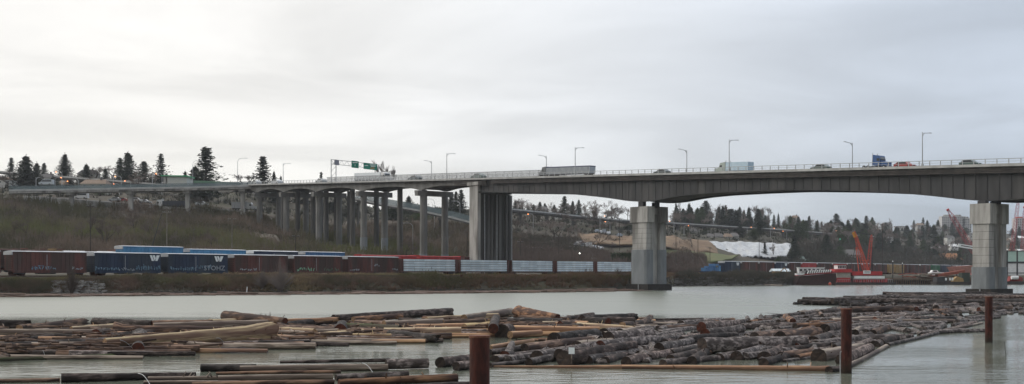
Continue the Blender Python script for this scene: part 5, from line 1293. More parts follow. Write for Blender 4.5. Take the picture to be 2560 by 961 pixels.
for px, yt_, Y, l in [(155, 430, 560, 'lit orange lamp on the elevated road at far left'), (138, 444, 555, 'lit orange lamp under the elevated road at far left'), (154, 453, 550, 'lowest lit orange lamp at far left'), (303, 441, 555, 'lit orange lamp below the twin firs'), (265, 451, 550, 'lit orange lamp above the cream house'), (327, 452, 552, 'lit orange lamp right of the twin firs'), (299, 460, 545, 'lowest lit orange lamp below the twin firs'), (405, 434, 560, 'lit orange lamp at the green edged roof'),
                      (1333, 535, 640, 'lit orange lamp on the guideway right of the anchor pier'), (1500, 540, 700, 'lit orange lamp left of the left river pier'), (1525, 554, 690, 'lower lit orange lamp left of the left river pier'), (1685, 553, 760, 'lit orange lamp just right of the left river pier'), (1710, 564, 740, 'second lit orange lamp right of the left river pier'), (1868, 568, 830, 'lit orange lamp in the trees above the tarp'), (1926, 571, 850, 'lit orange lamp above the right end of the tarp'), (1967, 578, 860, 'lit orange lamp right of the tarp on the guideway'), (2082, 577, 940, 'lit orange lamp at the right end of the guideway')]:
    lamp_px(l, px, yt_, Y, pi if px % 2 else 0, True, True, arm=2.5, group='lit orange street lamps', thick=1.7)
for px, py, Y, m_, l in [(1300, 636, 470, lampon, 'red orange signal light by the anchor pier foot'), (1449, 634, 470, lampwhite, 'bright white yard light by the tan shed'), (2100, 598, 900, lampgreen, 'green traffic light under the guideway end')]:
    x, y, z = P(px, py, Y); g_ = ground(x, y); t = thing('signal_light', l, 'signal light', (x, y, g_)); c = MB(); c.tube((0, 0, -.3), (0, 0, z - g_), .1, n=6); c.build('post', darkmetal, t)
    c = MB(); c.box(-.4, .4, 0.05, .3, z - g_ - .7, z - g_ + .7); c.build('housing', darkmetal, t); c = MB(); c.tube((0, -.08, z - g_), (0, .045, z - g_), .22, n=8); c.build('lens', m_, t)
# overhead wires between the poles on the hillside
c = MB()
a, b = P(226, 525, 300), P(417, 524, 300); d = P(580, 552, 318)
for p, q in ((a, b), (b, d)):
    for k in range(10):
        f, f2 = k / 10, (k + 1) / 10
        c.tube(tuple(p[i] * (1 - f) + q[i] * f - (3.2 * f * (1 - f) if i == 2 else 0) for i in range(3)), tuple(p[i] * (1 - f2) + q[i] * f2 - (3.2 * f2 * (1 - f2) if i == 2 else 0) for i in range(3)), .025, n=3, caps=False)
tag(c.build('overhead_wire', darkmetal), 'thin overhead wire strung between the poles above the trains', 'wire')
# steel beam rail on low posts on the bank
for (pa, pb, y_, l) in [(20, 1155, 697, 'long rusty beam rail on the left bank ending at a post'), ]:
    a = P(pa, y_, 221.5); b = P(pb, 699, 262); o0 = (a[0], a[1], 0); t = thing('bank_rail', l, 'rail', o0); c = MB(); c.hexa([(a[0], a[1], 3.55), (b[0], b[1], 3.55), (b[0], b[1] + .25, 3.55), (a[0], a[1] + .25, 3.55), (a[0], a[1], 3.8), (b[0], b[1], 3.8), (b[0], b[1] + .25, 3.8), (a[0], a[1] + .25, 3.8)]); c.build('beam', mat('old_pipe', (.10, .075, .06), (.07, .05, .04), 2), t, o0)
    for px, yb in ((516, 722), (1154, 722)):
        f = (px - pa) / (pb - pa); c = MB(); x = a[0] + (b[0] - a[0]) * f; y = a[1] + (b[1] - a[1]) * f
        for _ in range(1): pass
        lo = [a[i] + (b[i] - a[i]) * f for i in range(2)]
        c.box(lo[0] - .3, lo[0] + .3, lo[1] - .45, lo[1] - .05, .6, 3.9); c.build('post', rust, t, o0)
# channel sign on posts at the shore
x, y, z = P(1470, 722, 292); t = thing('river_sign', 'white river notice board on dark timber posts at the shore', 'sign', (x, y, 0)); k = 292 / F
for xx in (-8, -4, 2): c = MB(); c.tube((xx * k * 1.1, 0, -.5), (xx * k * .6, 0, (HZ - 688) * k + H + (1.5 if xx == -8 else 0)), .16, n=6); c.build('post', barkm, t)
c = MB(); zc = H + (HZ - 692) * k; c.box(-4 * k, 6 * k, -.4, -.3, zc - .65, zc + .65); b_ = c.build('board', signwhite, t)
c = MB()
for i in range(3): c.box(-2.6 * k, 4.6 * k, -.43, -.403, zc - .38 + i * .3, zc - .27 + i * .3)
c.build('lettering', darkmetal, b_)

# ================================================================ barges, cranes, docks at the right
def local(px, Y): return ((px - CX) * Y / F, Y, 0)
def lattice(mb, a, b, w0, w1, n, rad=.1):
    """square lattice boom from a to b."""
    d = [b[i] - a[i] for i in range(3)]; L = sqrt(sum(v * v for v in d)); d = [v / L for v in d]
    e = (0, 1, 0); g_ = (d[1] * e[2] - d[2] * e[1], d[2] * e[0] - d[0] * e[2], d[0] * e[1] - d[1] * e[0])
    def pt(f, s1, s2):
        w = (w0 + (w1 - w0) * f) * min(1, (1 - f) * 6 + .35, f * 6 + .4) / 2
        return tuple(a[i] + d[i] * L * f + e[i] * w * s1 + g_[i] * w * s2 for i in range(3))
    for s1, s2 in ((-1, -1), (1, -1), (1, 1), (-1, 1)):
        for k in range(n): mb.tube(pt(k / n, s1, s2), pt((k + 1) / n, s1, s2), rad, n=4)
    for k in range(n):
        for (p, q) in (((-1, -1), (1, -1)), ((1, -1), (1, 1)), ((1, 1), (-1, 1)), ((-1, 1), (-1, -1))):
            mb.tube(pt(k / n, *p), pt((k + 1) / n, *q), rad * .6, n=3)
YB = 425; k = YB / F
def bx(t, name, m, x0, x1, y0, y1, pyb, pyt, off, parent=None):
    c = MB(); c.box((x0 - off) * k, (x1 - off) * k, y0, y1, H + (HZ - pyb) * k, H + (HZ - pyt) * k); return c.build(name, m, parent or t)
o = local(2165, YB)
t = thing('crane_barge', 'red and white crane barge with wheelhouse moored right of the red ramp barge', 'barge', o)
hullm = mat('black_hull', (.022, .022, .025), (.045, .035, .03), 1, .7)
c = MB(); c.prism([((2092 - 2165) * k, .9), ((2088 - 2165) * k, .3), ((2095 - 2165) * k, -.6), ((2236 - 2165) * k, -.6), ((2241 - 2165) * k, .9)], 0, 10); c.build('hull', hullm, t)
bx(t, 'lower_house', redpaint, 2093, 2128, 1, 8, 711, 695, 2165)
bx(t, 'middle_wall', mat('beige_panel', (.36, .34, .30), (.3, .28, .25), 1), 2095, 2129, 1.2, 8, 694.8, 682, 2165)
bx(t, 'upper_deck_house', redpaint, 2089, 2131, .6, 8.6, 681.8, 673, 2165)
wh = bx(t, 'wheelhouse', whitep, 2098, 2119, 2, 7, 672.8, 663, 2165)
for q in range(5): bx(t, 'window', glass, 2099 + q * 4, 2102 + q * 4, 1.93, 1.995, 671, 665, 2165, wh)
bx(t, 'wheelhouse_roof', redpaint, 2096, 2121, 1.6, 7.4, 662.8, 661.5, 2165)
bx(t, 'machinery_house', redpaint, 2133, 2208, 1, 9, 689, 679, 2165)
bx(t, 'white_bulwark', whitep, 2137, 2213, .6, 9.2, 697, 690.5, 2165)
bx(t, 'dark_band', hullm, 2133, 2216, .8, 9, 690.4, 689.1, 2165)
bx(t, 'deck_house', mat('deep_red', (.26, .02, .03), (.2, .018, .025), 1), 2136, 2222, 1.4, 8.6, 710.8, 697.1, 2165)
for i in range(9): bx(t, 'fuel_tank', redpaint, 2141 + i * 9, 2147 + i * 9, .7, 1.35, 710, 699, 2165)
sb = bx(t, 'name_board', signwhite, 2160, 2178, .7, .95, 685, 677, 2165)
for i in range(2): bx(t, 'lettering', darkmetal, 2162, 2176, .66, .695, 680.2 + i * 3, 679 + i * 3, 2165, sb)
bx(t, 'white_panel', signwhite, 2186, 2191, 1.2, 1.39, 706, 699, 2165)
c = MB()
for i in range(26): x = (2095 + i * 5.5 - 2165) * k; c.tube((x, .4, .9), (x, .4, 1.9), .04, n=4)
c.tube(((2095 - 2165) * k, .4, 1.9), ((2233 - 2165) * k, .4, 1.9), .04, n=4); c.build('railing', galv, t)
z0 = H + (HZ - 679) * k
def q3(px, py, y): return ((px - 2165) * k, y, H + (HZ - py) * k)
c = MB()
for y in (2.4, 7.2): lattice(c, q3(2175, 678, y), q3(2145, 578, 4.5 + (y - 4.8) * .2), 1.0, .5, 16, .065)
c.build('main_boom', craneO, t)
c = MB(); lattice(c, q3(2180, 678, 4.8), q3(2189, 586, 4.8), 1.2, .7, 14, .065); c.build('rear_mast', craneR, t)
c = MB(); c.tube(q3(2149, 592, 4.5), q3(2184, 678, 4.8), .22, n=5); c.tube(q3(2149, 618, 4.6), q3(2153, 678, 3.0), .2, n=5); c.tube(q3(2165, 652, 4.7), q3(2182, 652, 4.8), .16, n=5); c.build('boom_stay', craneO, t)
c = MB(); c.tube(q3(2143, 580, 4.5), q3(2148, 592, 4.5), .7, n=6); c.build('boom_tip', mat('crane_yellow', (.50, .24, .03), (.42, .2, .03), 1), t)
c = MB()
for a, b in ((q3(2147, 622, 4.5), q3(2133, 676, 4.5)), (q3(2149, 624, 4.5), q3(2158, 676, 4.5)), (q3(2192, 620, 4.8), q3(2192, 676, 4.8)), (q3(2146, 579, 4.5), q3(2188, 587, 4.8))): c.tube(a, b, .12, n=4)
c.build('cable', darkmetal, t)
c = MB(); c.box(*[(2189 - 2165) * k, (2193 - 2165) * k], 5, 5.8, z0, z0 + 9); c.build('ladder_tower', darkmetal, t)
# ramp barge
o = local(2035, 418); kk = k; k = 418 / F
t = thing('ramp_barge', 'dark red conveyor ramp barge with white slanted ribs', 'barge', o)
def pz(px, py): return ((px - 2035) * k, H + (HZ - py) * k)
c = MB(); c.prism([pz(1990, 713), pz(2088, 713), pz(2092, 697), pz(2090, 684), pz(2000, 692)], 0, 7); c.build('hull', mat('dark_red_hull', (.045, .018, .016), (.03, .015, .014), 1), t)
c = MB(); c.prism([pz(1997, 690), pz(2089, 683), pz(2089, 679), pz(2020, 684)], -.15, 7.2); c.build('red_rail', mat('dull_red', (.22, .03, .03), (.16, .025, .025), 1), t)
c = MB(); c.prism([pz(2012, 686), pz(2086, 681), pz(2074, 674), pz(2016, 677)], .6, 6); c.build('conveyor', darkmetal, t)
for i in range(11):
    c = MB(); x = 2018 + i * 5.6; c.hexa([(*pz(x, 685 - i * .35)[:1], -.2, pz(x, 685 - i * .35)[1]), (*pz(x + 2, 685 - i * .35)[:1], -.2, pz(x, 685 - i * .35)[1]), (*pz(x + 2, 685)[:1], .5, pz(x, 685 - i * .35)[1]), (*pz(x, 685)[:1], .5, pz(x, 685 - i * .35)[1]),
            (pz(x + 3, 0)[0], -.2, pz(x, 677 - i * .25)[1]), (pz(x + 5, 0)[0], -.2, pz(x, 677 - i * .25)[1]), (pz(x + 5, 0)[0], .5, pz(x, 677 - i * .25)[1]), (pz(x + 3, 0)[0], .5, pz(x, 677 - i * .25)[1])]); c.build('rib', whitep, t)
c = MB(); c.box(pz(1992, 0)[0], pz(2011, 0)[0], -.1, 3, pz(0, 688)[1], pz(0, 684)[1]); c.build('hatch_cover', whitep, t)
def shed(name, label, cat, px0, px1, pyb, pyt, Y, m, rm, depth=8, rh=.25, win=0, gable=True):
    k = Y / F; cx_ = (px0 + px1) / 2; x = (cx_ - CX) * k; z = H + (HZ - pyb) * k; w = (px1 - px0) * k / 2; h = (pyb - pyt) * k
    t = thing(name, label, cat, (x, Y, z)); hw = h * (1 - rh)
    c = MB(); c.box(-w, w, 0, depth, -2.5, hw); c.build('wall', m, t)
    c = MB()
    if gable: c.add([(-w - .3, -.3, hw + .01), (w + .3, -.3, hw + .01), (w + .3, depth + .3, hw + .01), (-w - .3, depth + .3, hw + .01), (-w - .3, depth / 2, h), (w + .3, depth / 2, h)], [(3, 2, 1, 0), (0, 1, 5, 4), (2, 3, 4, 5), (1, 2, 5), (3, 0, 4)])
    else: c.box(-w - .2, w + .2, -.2, depth + .2, hw + .01, h)
    c.build('roof', rm, t)
    for i in range(win): c = MB(); xx = -w + (i + .5) * 2 * w / win; c.box(xx - .5, xx + .5, -.08, -.004, hw * .35, hw * .8); c.build('window', glass, t)
    return t
k = kk
shed('site_office', 'long white container office above the ramp barge', 'container', 1997, 2061, 683, 669, 452, whitep, whitep, 3, .1, 6, False)
shed('tent_shed', 'white roofed shelter left of the ramp barge', 'shed', 1936, 1976, 686, 672, 440, mat('tent_wall', (.16, .06, .05), (.12, .05, .05), 1), mat('tent_roof', (.52, .58, .60), (.45, .5, .53), 1), 8, .55)
shed('green_warehouse', 'pale green and white warehouse at the right edge behind the pier', 'warehouse', 2512, 2640, 690, 627, 520, mat('seafoam_panel', (.40, .55, .48), (.36, .5, .44), .4), roofgrey, 20, .03, 0, False)
x = local(2576, 518); t = thing('cladding_strip', 'white lower cladding wall of the green warehouse', 'wall', x); c = MB(); c.box(-11.2, 11.2, 0, 1.2, 2.6, 8.6); c.build('panel', whitep, t); c = MB(); c.box(-11.3, 11.3, -.2, -.004, 8.6, 9.4); c.box(-11.3, 11.3, -.2, -.01, 4.2, 4.5); c.build('dark_rail', darkmetal, t)
# floating dock with piles
for px, pyt, Y, l in [(2512, 628, 470, 'tall dark mooring pile left of the green warehouse'), (2518, 626, 470, 'second dark mooring pile by the green warehouse'), (2543, 626, 470, 'dark mooring pile in front of the green warehouse'), (2232, 655, 440, 'dark mooring pile right of the crane barge'), (2256, 660, 440, 'thin dark pile right of the crane barge pile'), (2300, 664, 440, 'thin dark pile in the middle of the timber dock'), (2392, 668, 440, 'dark pile behind the steel loader')]:
    x = local(px, Y); t = thing('mooring_pile', l, 'pile', x, 0, 'mooring piles at the far dock'); h = H + (HZ - pyt) * Y / F; c = MB(); c.tube((0, 0, -1.5), (0, 0, h), .34 if px > 2500 else .22, n=8); c.build('shaft', darkmetal, t); c = MB(); c.tube((0, 0, h), (0, 0, h + .5), .36 if px > 2500 else .23, .05, 8); c.build('cap', whitep, t)
t = thing('timber_dock', 'old timber dock on piles between the crane barge and right river pier', 'dock', local(2300, 434)); k = 434 / F
timber = mat('dock_timber', (.13, .085, .06), (.085, .055, .04), .6, .9, stretch=(.3, 1, 1), c3=(.17, .08, .06))
c = MB(); c.box((2224 - 2300) * k, (2440 - 2300) * k, 0, 9, 1.9, 2.3); c.build('deck', timber, t)
for i in range(40):
    c = MB(); x = (2226 + i * 5.4 - 2300) * k; c.tube((x, .3, -1.2), (x, .3, 1.89), .17, n=6); c.build('pile', timber, t)
c = MB(); c.box((2224 - 2300) * k, (2440 - 2300) * k, 2.0, 2.4, -1, 1.6); c.build('back_planks', hullm, t)
t = thing('dock_lumber', 'heap of reddish beams and planks lying on the timber dock', 'timber pile', local(2290, 437)); r = random.Random(4)
for i in range(22):
    x = r.uniform(-9, 12); L = r.uniform(3, 8); z = 2.35 + r.uniform(0, 1.5); y = r.uniform(-2, 3); a = r.uniform(-.12, .12); c = MB()
    c.hexa([(x, y, z - 0), (x + L, y, z + a * L), (x + L, y + .4, z + a * L), (x, y + .4, z), (x, y, z + .3), (x + L, y, z + .3 + a * L), (x + L, y + .4, z + .3 + a * L), (x, y + .4, z + .3)]); c.build('beam', r.choice([timber, mat('red_beam', (.30, .09, .06), (.22, .07, .05), 1), greywood]), t)
t = thing('loading_ramp', 'rust red steel loading gangway sloping up beside the right river pier', 'gangway', local(2380, 432))
def pz2(px, py): return ((px - 2380) * k, H + (HZ - py) * k)
c = MB(); c.prism([pz2(2345, 692), pz2(2345, 686), pz2(2412, 675), pz2(2412, 683)], 0, 3); c.build('girder', mat('rust_red_steel', (.26, .075, .05), (.2, .06, .04), .8), t)
c = MB(); c.prism([pz2(2300, 688), pz2(2300, 685), pz2(2355, 683), pz2(2355, 686)], .2, 3); c.build('walkway', greywood, t)
c = MB(); c.prism([pz2(2398, 684), pz2(2386, 668), pz2(2440, 664), pz2(2440, 684)], 3.2, 8); c.build('pink_hopper', mat('pink_steel', (.30, .15, .12), (.24, .12, .1), 1), t)
t = thing('loader_barge', 'black work barge with yellow machine left of the right river pier', 'barge', local(2395, 424))
c = MB(); c.box((2342 - 2395) * k, (2440 - 2395) * k, 0, 6, -.5, 1.1); c.build('hull', hullm, t)
c = MB(); c.box((2346 - 2395) * k, (2372 - 2395) * k, 1, 5, 1.1, 2.9); cb = c.build('cabin', darkmetal, t)
for x in (2366, 2376, 2382): c = MB(); c.box((x - 2395) * k, (x + 4 - 2395) * k, .93, .995, 1.6, 2.5); c.build('window', signwhite, cb)
c = MB(); c.prism([((2386 - 2395) * k, 1.1), ((2412 - 2395) * k, 1.1), ((2410 - 2395) * k, 2.4), ((2396 - 2395) * k, 3.0), ((2388 - 2395) * k, 2.0)], 1, 3.5); c.build('yellow_machine', yellow, t)
c = MB(); c.box((2408 - 2395) * k, (2428 - 2395) * k, 1.5, 4.5, 1.1, 4.4); c.build('dark_tower', mat('dark_green_steel', (.035, .045, .035), rough=.7), t)
t = thing('motor_boat', 'white cabin boat standing behind the timber dock', 'boat', local(2341, 444)); c = MB(); c.prism([(-2.4, 3.3), (2.3, 3.3), (3.0, 4.5), (1, 4.7), (.4, 5.4), (-1.4, 5.4), (-1.8, 4.6), (-2.5, 4.5)], 0, 2.2); c.build('hull', whitep, t); c = MB(); c.box(-1.2, .2, -.05, -.004, 4.75, 5.2); c.build('window', glass, t); c = MB(); c.box(-1.5, 1.8, .2, 2, 2.3, 3.29); c.build('cradle', darkmetal, t)
t = thing('barge_right', 'low dark barge with red machinery right of the right river pier', 'barge', local(2550, 434)); t.name = 'work_barge'
c = MB(); c.box((2514 - 2550) * k, (2640 - 2550) * k, 0, 8, -.5, 1.2); c.build('hull', hullm, t)
c = MB(); c.prism([((2526 - 2550) * k, 1.2), ((2560 - 2550) * k, 1.2), ((2560 - 2550) * k, 2.6), ((2545 - 2550) * k, 3.2), ((2532 - 2550) * k, 3.0)], 1, 4); c.build('machinery', mat('deep_red2', (.25, .04, .035), (.15, .03, .03), 2), t)
c = MB(); c.tube((-3, .5, 2.6), (-.5, .5, 2.6), .7, n=10); c.build('tank', whitep, t)
# lattice cranes further back
for (px0, py0, px1, py1, Y, w, l) in [(2441, 640, 2371, 527, 620, 2.6, 'tall red lattice crane leaning left beside the right river pier'), (2527, 648, 2546, 500, 760, 2.2, 'thin red lattice crane right of the right river pier'), (2556, 640, 2562, 520, 760, 2.0, 'red lattice mast at the very right edge')]:
    k2 = Y / F; x = (px0 - CX) * k2; z0 = H + (HZ - py0) * k2; zg = ground(x, Y); t = thing('lattice_crane', l, 'crane', (x, Y, zg), 0, 'red lattice cranes')
    c = MB(); lattice(c, (0, 0, z0 - zg), ((px1 - px0) * k2, 0, H + (HZ - py1) * k2 - zg), w, w * .7, 18, .10); c.build('boom', mat('far_crane_red', (.40, .05, .06), (.3, .04, .05), 1), t)
    c = MB(); c.tube(((px1 - px0) * k2, 0, H + (HZ - py1) * k2 - zg), ((px1 - px0) * k2 - .6, 0, H + (HZ - py1) * k2 - zg + .8), .8, n=6); c.build('boom_tip', redpaint, t)
    c = MB(); c.box(-2.4, 2.6, -1.8, 1.8, -1, 2.4); c.box(-1.2, 1.2, -1, 1, 2.4, max(2.5, z0 - zg)); c.build('base', redpaint, t)
    c = MB(); c.box(-2.2, -.8, -1.9, -1.805, .9, 2.0); c.build('window', glass, t)
    if px0 == 2441: 
        c = MB(); zz1 = H + (HZ - 614) * k2 - zg; c.hexa([((2392 - px0) * k2, -2.6, zz1 - .9), ((2434 - px0) * k2, -2.6, zz1 - 2.3), ((2434 - px0) * k2, -1.9, zz1 - 2.3), ((2392 - px0) * k2, -1.9, zz1 - .9), ((2392 - px0) * k2, -2.6, zz1 + .9), ((2434 - px0) * k2, -2.6, zz1 - .5), ((2434 - px0) * k2, -1.9, zz1 - .5), ((2392 - px0) * k2, -1.9, zz1 + .9)]); nb_ = c.build('name_board', signwhite, t)
        c = MB(); c.hexa([((2398 - px0) * k2, -2.64, zz1 - .4), ((2428 - px0) * k2, -2.64, zz1 - 1.4), ((2428 - px0) * k2, -2.604, zz1 - 1.4), ((2398 - px0) * k2, -2.604, zz1 - .4), ((2398 - px0) * k2, -2.64, zz1 + .1), ((2428 - px0) * k2, -2.64, zz1 - .95), ((2428 - px0) * k2, -2.604, zz1 - .95), ((2398 - px0) * k2, -2.604, zz1 + .1)]); c.build('lettering', darkmetal, nb_)
# bits left of the ramp barge
t = thing('excavator', 'small yellow and red excavator in front of the white roofed shelter', 'excavator', P(1942, 690, 425)); c = MB(); c.box(-1.6, 1.4, -1, 1, .6, 1.7); c.build('body', yellow, t); c = MB(); c.box(-1.8, 1.8, -1.2, -.6, -.3, .55); c.box(-1.8, 1.8, .6, 1.2, -.3, .55); c.build('track', darkmetal, t); c = MB(); c.tube((1.2, 0, 1.4), (2.8, 0, 2.9), .2, n=5); c.tube((2.8, 0, 2.9), (3.9, 0, 1.3), .16, n=5); c.build('arm', yellow, t)
t = thing('float_buoy', 'round orange buoy at the waterline before the ramp barge', 'buoy', (P(2075, 710, 412)[0], 412, .45)); c = MB()
for i in range(6):
    for j in range(8):
        def sp2(i, j): th = pi * i / 6; ph = 2 * pi * j / 8; return (.55 * sin(th) * cos(ph), .55 * sin(th) * sin(ph), .55 * cos(th))
        c.add([sp2(i, j), sp2(i + 1, j), sp2(i + 1, j + 1), sp2(i, j + 1)], [(0, 1, 2, 3)])
c.build('float', craneO, t); c = MB(); c.tube((0, 0, .5), (0, 0, .8), .08, n=5); c.build('ring', galv, t)
t = thing('debris_heap', 'dark scrap heap left of the white roofed shelter', 'scrap heap', P(1905, 690, 425)); r = random.Random(8); c = MB()
for i in range(40): c.tube((r.uniform(-3, 3), r.uniform(-1, 1), r.uniform(-.5, .2)), (r.uniform(-4, 4), r.uniform(-1, 1), r.uniform(.5, 1.9)), .14, n=4)
c.build('scrap', darkmetal, t)

# ================================================================ steel piles in the river
for px, pyt, Y, d, l in [(1199, 842, 26, .45, 'nearest rust red steel pile, cut off by the bottom edge'), (2116, 773, 50, .45, 'middle rust red steel pile at the corner of the log boom'), (2472, 743, 72, .45, 'farthest rust red steel pile in front of the right river pier')]:
    x = (px - CX) * Y / F; h = H + (HZ - pyt) * Y / F; t = thing('steel_pile', l, 'pile', (x, Y, 0), 0, 'rust red steel piles'); c = MB(); n = 28
    c.tube((0, 0, -2.5), (0, 0, h), d / 2, n=n, caps=False); c.build('shaft', pilerust, t, smooth=True)
    c = MB(); c.tube((0, 0, h - .02), (0, 0, h + .03), d / 2 + .015, n=n); c.build('cap_plate', mat('rust_rim', (.17, .075, .045), (.1, .04, .03), 5), t)
    if px == 2116:
        c = MB(); c.tube((-.28, -.05, -.4), (-.28, -.05, .9), .018, n=5); c.tube((-.28, -.05, .9), (-.2, 0, .95), .018, n=5); c.build('chain', galv, t)
x = local(2517, 60); t = thing('reed_stick', 'thin dark stick poking from the water at the lower right', 'stick', x); c = MB(); c.tube((0, 0, -.4), (-.12, 0, .75), .018, .008, 5); c.build('stem', barkm, t)

# ================================================================ the logs
def make_log(A, B, r0, r1, bm, em, label, group, seed, jag=0, butt=0, n=14, bend=0.0, stubs=0, name='floating_log', endR=True):
    r = random.Random(seed)
    d = [B[i] - A[i] for i in range(3)]; L = sqrt(sum(v * v for v in d)); yaw = atan2(d[1], d[0]); pitch = math.asin(d[2] / L)
    ns = max(6, min(34, int(L / .55))); mb = MB(); rings = []
    by, bz = r.uniform(-1, 1) * bend, r.uniform(-.5, .5) * bend
    for s in range(ns + 1):
        f = s / ns; R = r0 + (r1 - r0) * f
        if butt > 0: R += butt * max(0, 1 - f * 7) ** 1.5 * r0
        if butt < 0: R += -butt * max(0, 1 - (1 - f) * 7) ** 1.5 * r1
        cy, cz = by * sin(pi * f) * L * .02, bz * sin(pi * f) * L * .02
        ring = []
        for k_ in range(n):
            a = 2 * pi * k_ / n
            rr = R * (1 + .16 * (vnoise(f * L * 1.3 + seed, a * 1.3, seed) - .5) + .10 * (vnoise(f * L * 3.1, k_ * .9, seed + 5) - .5))
            xx = f * L
            if jag and ((s == ns and jag > 0) or (s == 0 and jag < 0)): xx += (1 if jag > 0 else -1) * r.random() * abs(jag)
            ring.append((xx, cy + rr * cos(a), cz + rr * sin(a)))
        rings.append(ring)
    for ring in rings: mb.v += ring
    for s in range(ns):
        for k_ in range(n):
            a = s * n + k_; b = s * n + (k_ + 1) % n; mb.f.append((a, b, b + n, a + n)); mb.m.append(0)
    for _ in range(stubs):
        f = r.uniform(.1, .95); a = r.uniform(.3, 2.8); R = r0 + (r1 - r0) * f; x0 = f * L; l_ = r.uniform(.08, .3) + R
        mb.tube((x0, R * .7 * cos(a), R * .7 * sin(a)), (x0 + r.uniform(-.1, .15), l_ * cos(a), l_ * sin(a)), .035, .015, 5)
    o = mb.build(name, bm, smooth=True); tag(o, label, 'log', group)
    o.location = A; o.rotation_euler = (0, -pitch, yaw)
    for ring, q, sg in ((rings[0], 0, -1), (rings[-1], ns, 1)):
        c = MB(); cx_ = sum(p[0] for p in ring) / n + (-sg) * .02; cy = sum(p[1] for p in ring) / n; cz = sum(p[2] for p in ring) / n
        inner = [(cx_ + sg * .03 * r.random(), cy + (p[1] - cy) * .55, cz + (p[2] - cz) * .55) for p in ring]
        c.v = list(ring) + inner + [(cx_, cy, cz)]; c.m = []
        for k_ in range(n):
            k2 = (k_ + 1) % n
            fs = [(k_, k2, n + k2, n + k_), (n + k_, n + k2, 2 * n)]
            for f_ in fs: c.f.append(f_ if sg > 0 else f_[::-1])
        ce = c.build('cut_end', em, o)
    return o
def Lpx(x1, y1, x2, y2, d1, d2, zc, st, label, group, seed, zc2=None, depth=None, **k):
    """axis end points in photograph pixels; zc = height of the axis above the water."""
    bm, em = {'B': (bark_d, end_d), 'G': (bark_g, end_d), 'R': (bark_r, end_r), 'P': (peeled, end_p), 'O': (peeled_o, end_p), 'W': (greywood, end_p), 'M': (mossy, end_d), 'D': (bark_d, end_r), 'F': (bark_r, end_p)}[st]
    zc2 = zc if zc2 is None else zc2
    Y1 = depth or (H - zc) * F / (y1 - HZ); Y2 = depth or (H - zc2) * F / (y2 - HZ)
    A, B = ((x1 - CX) * Y1 / F, Y1, zc), ((x2 - CX) * Y2 / F, Y2, zc2)
    return make_log(A, B, d1 / 2 * Y1 / F, d2 / 2 * Y2 / F, bm, em, label, group, seed, **k)
GL = 'logs of the left raft'
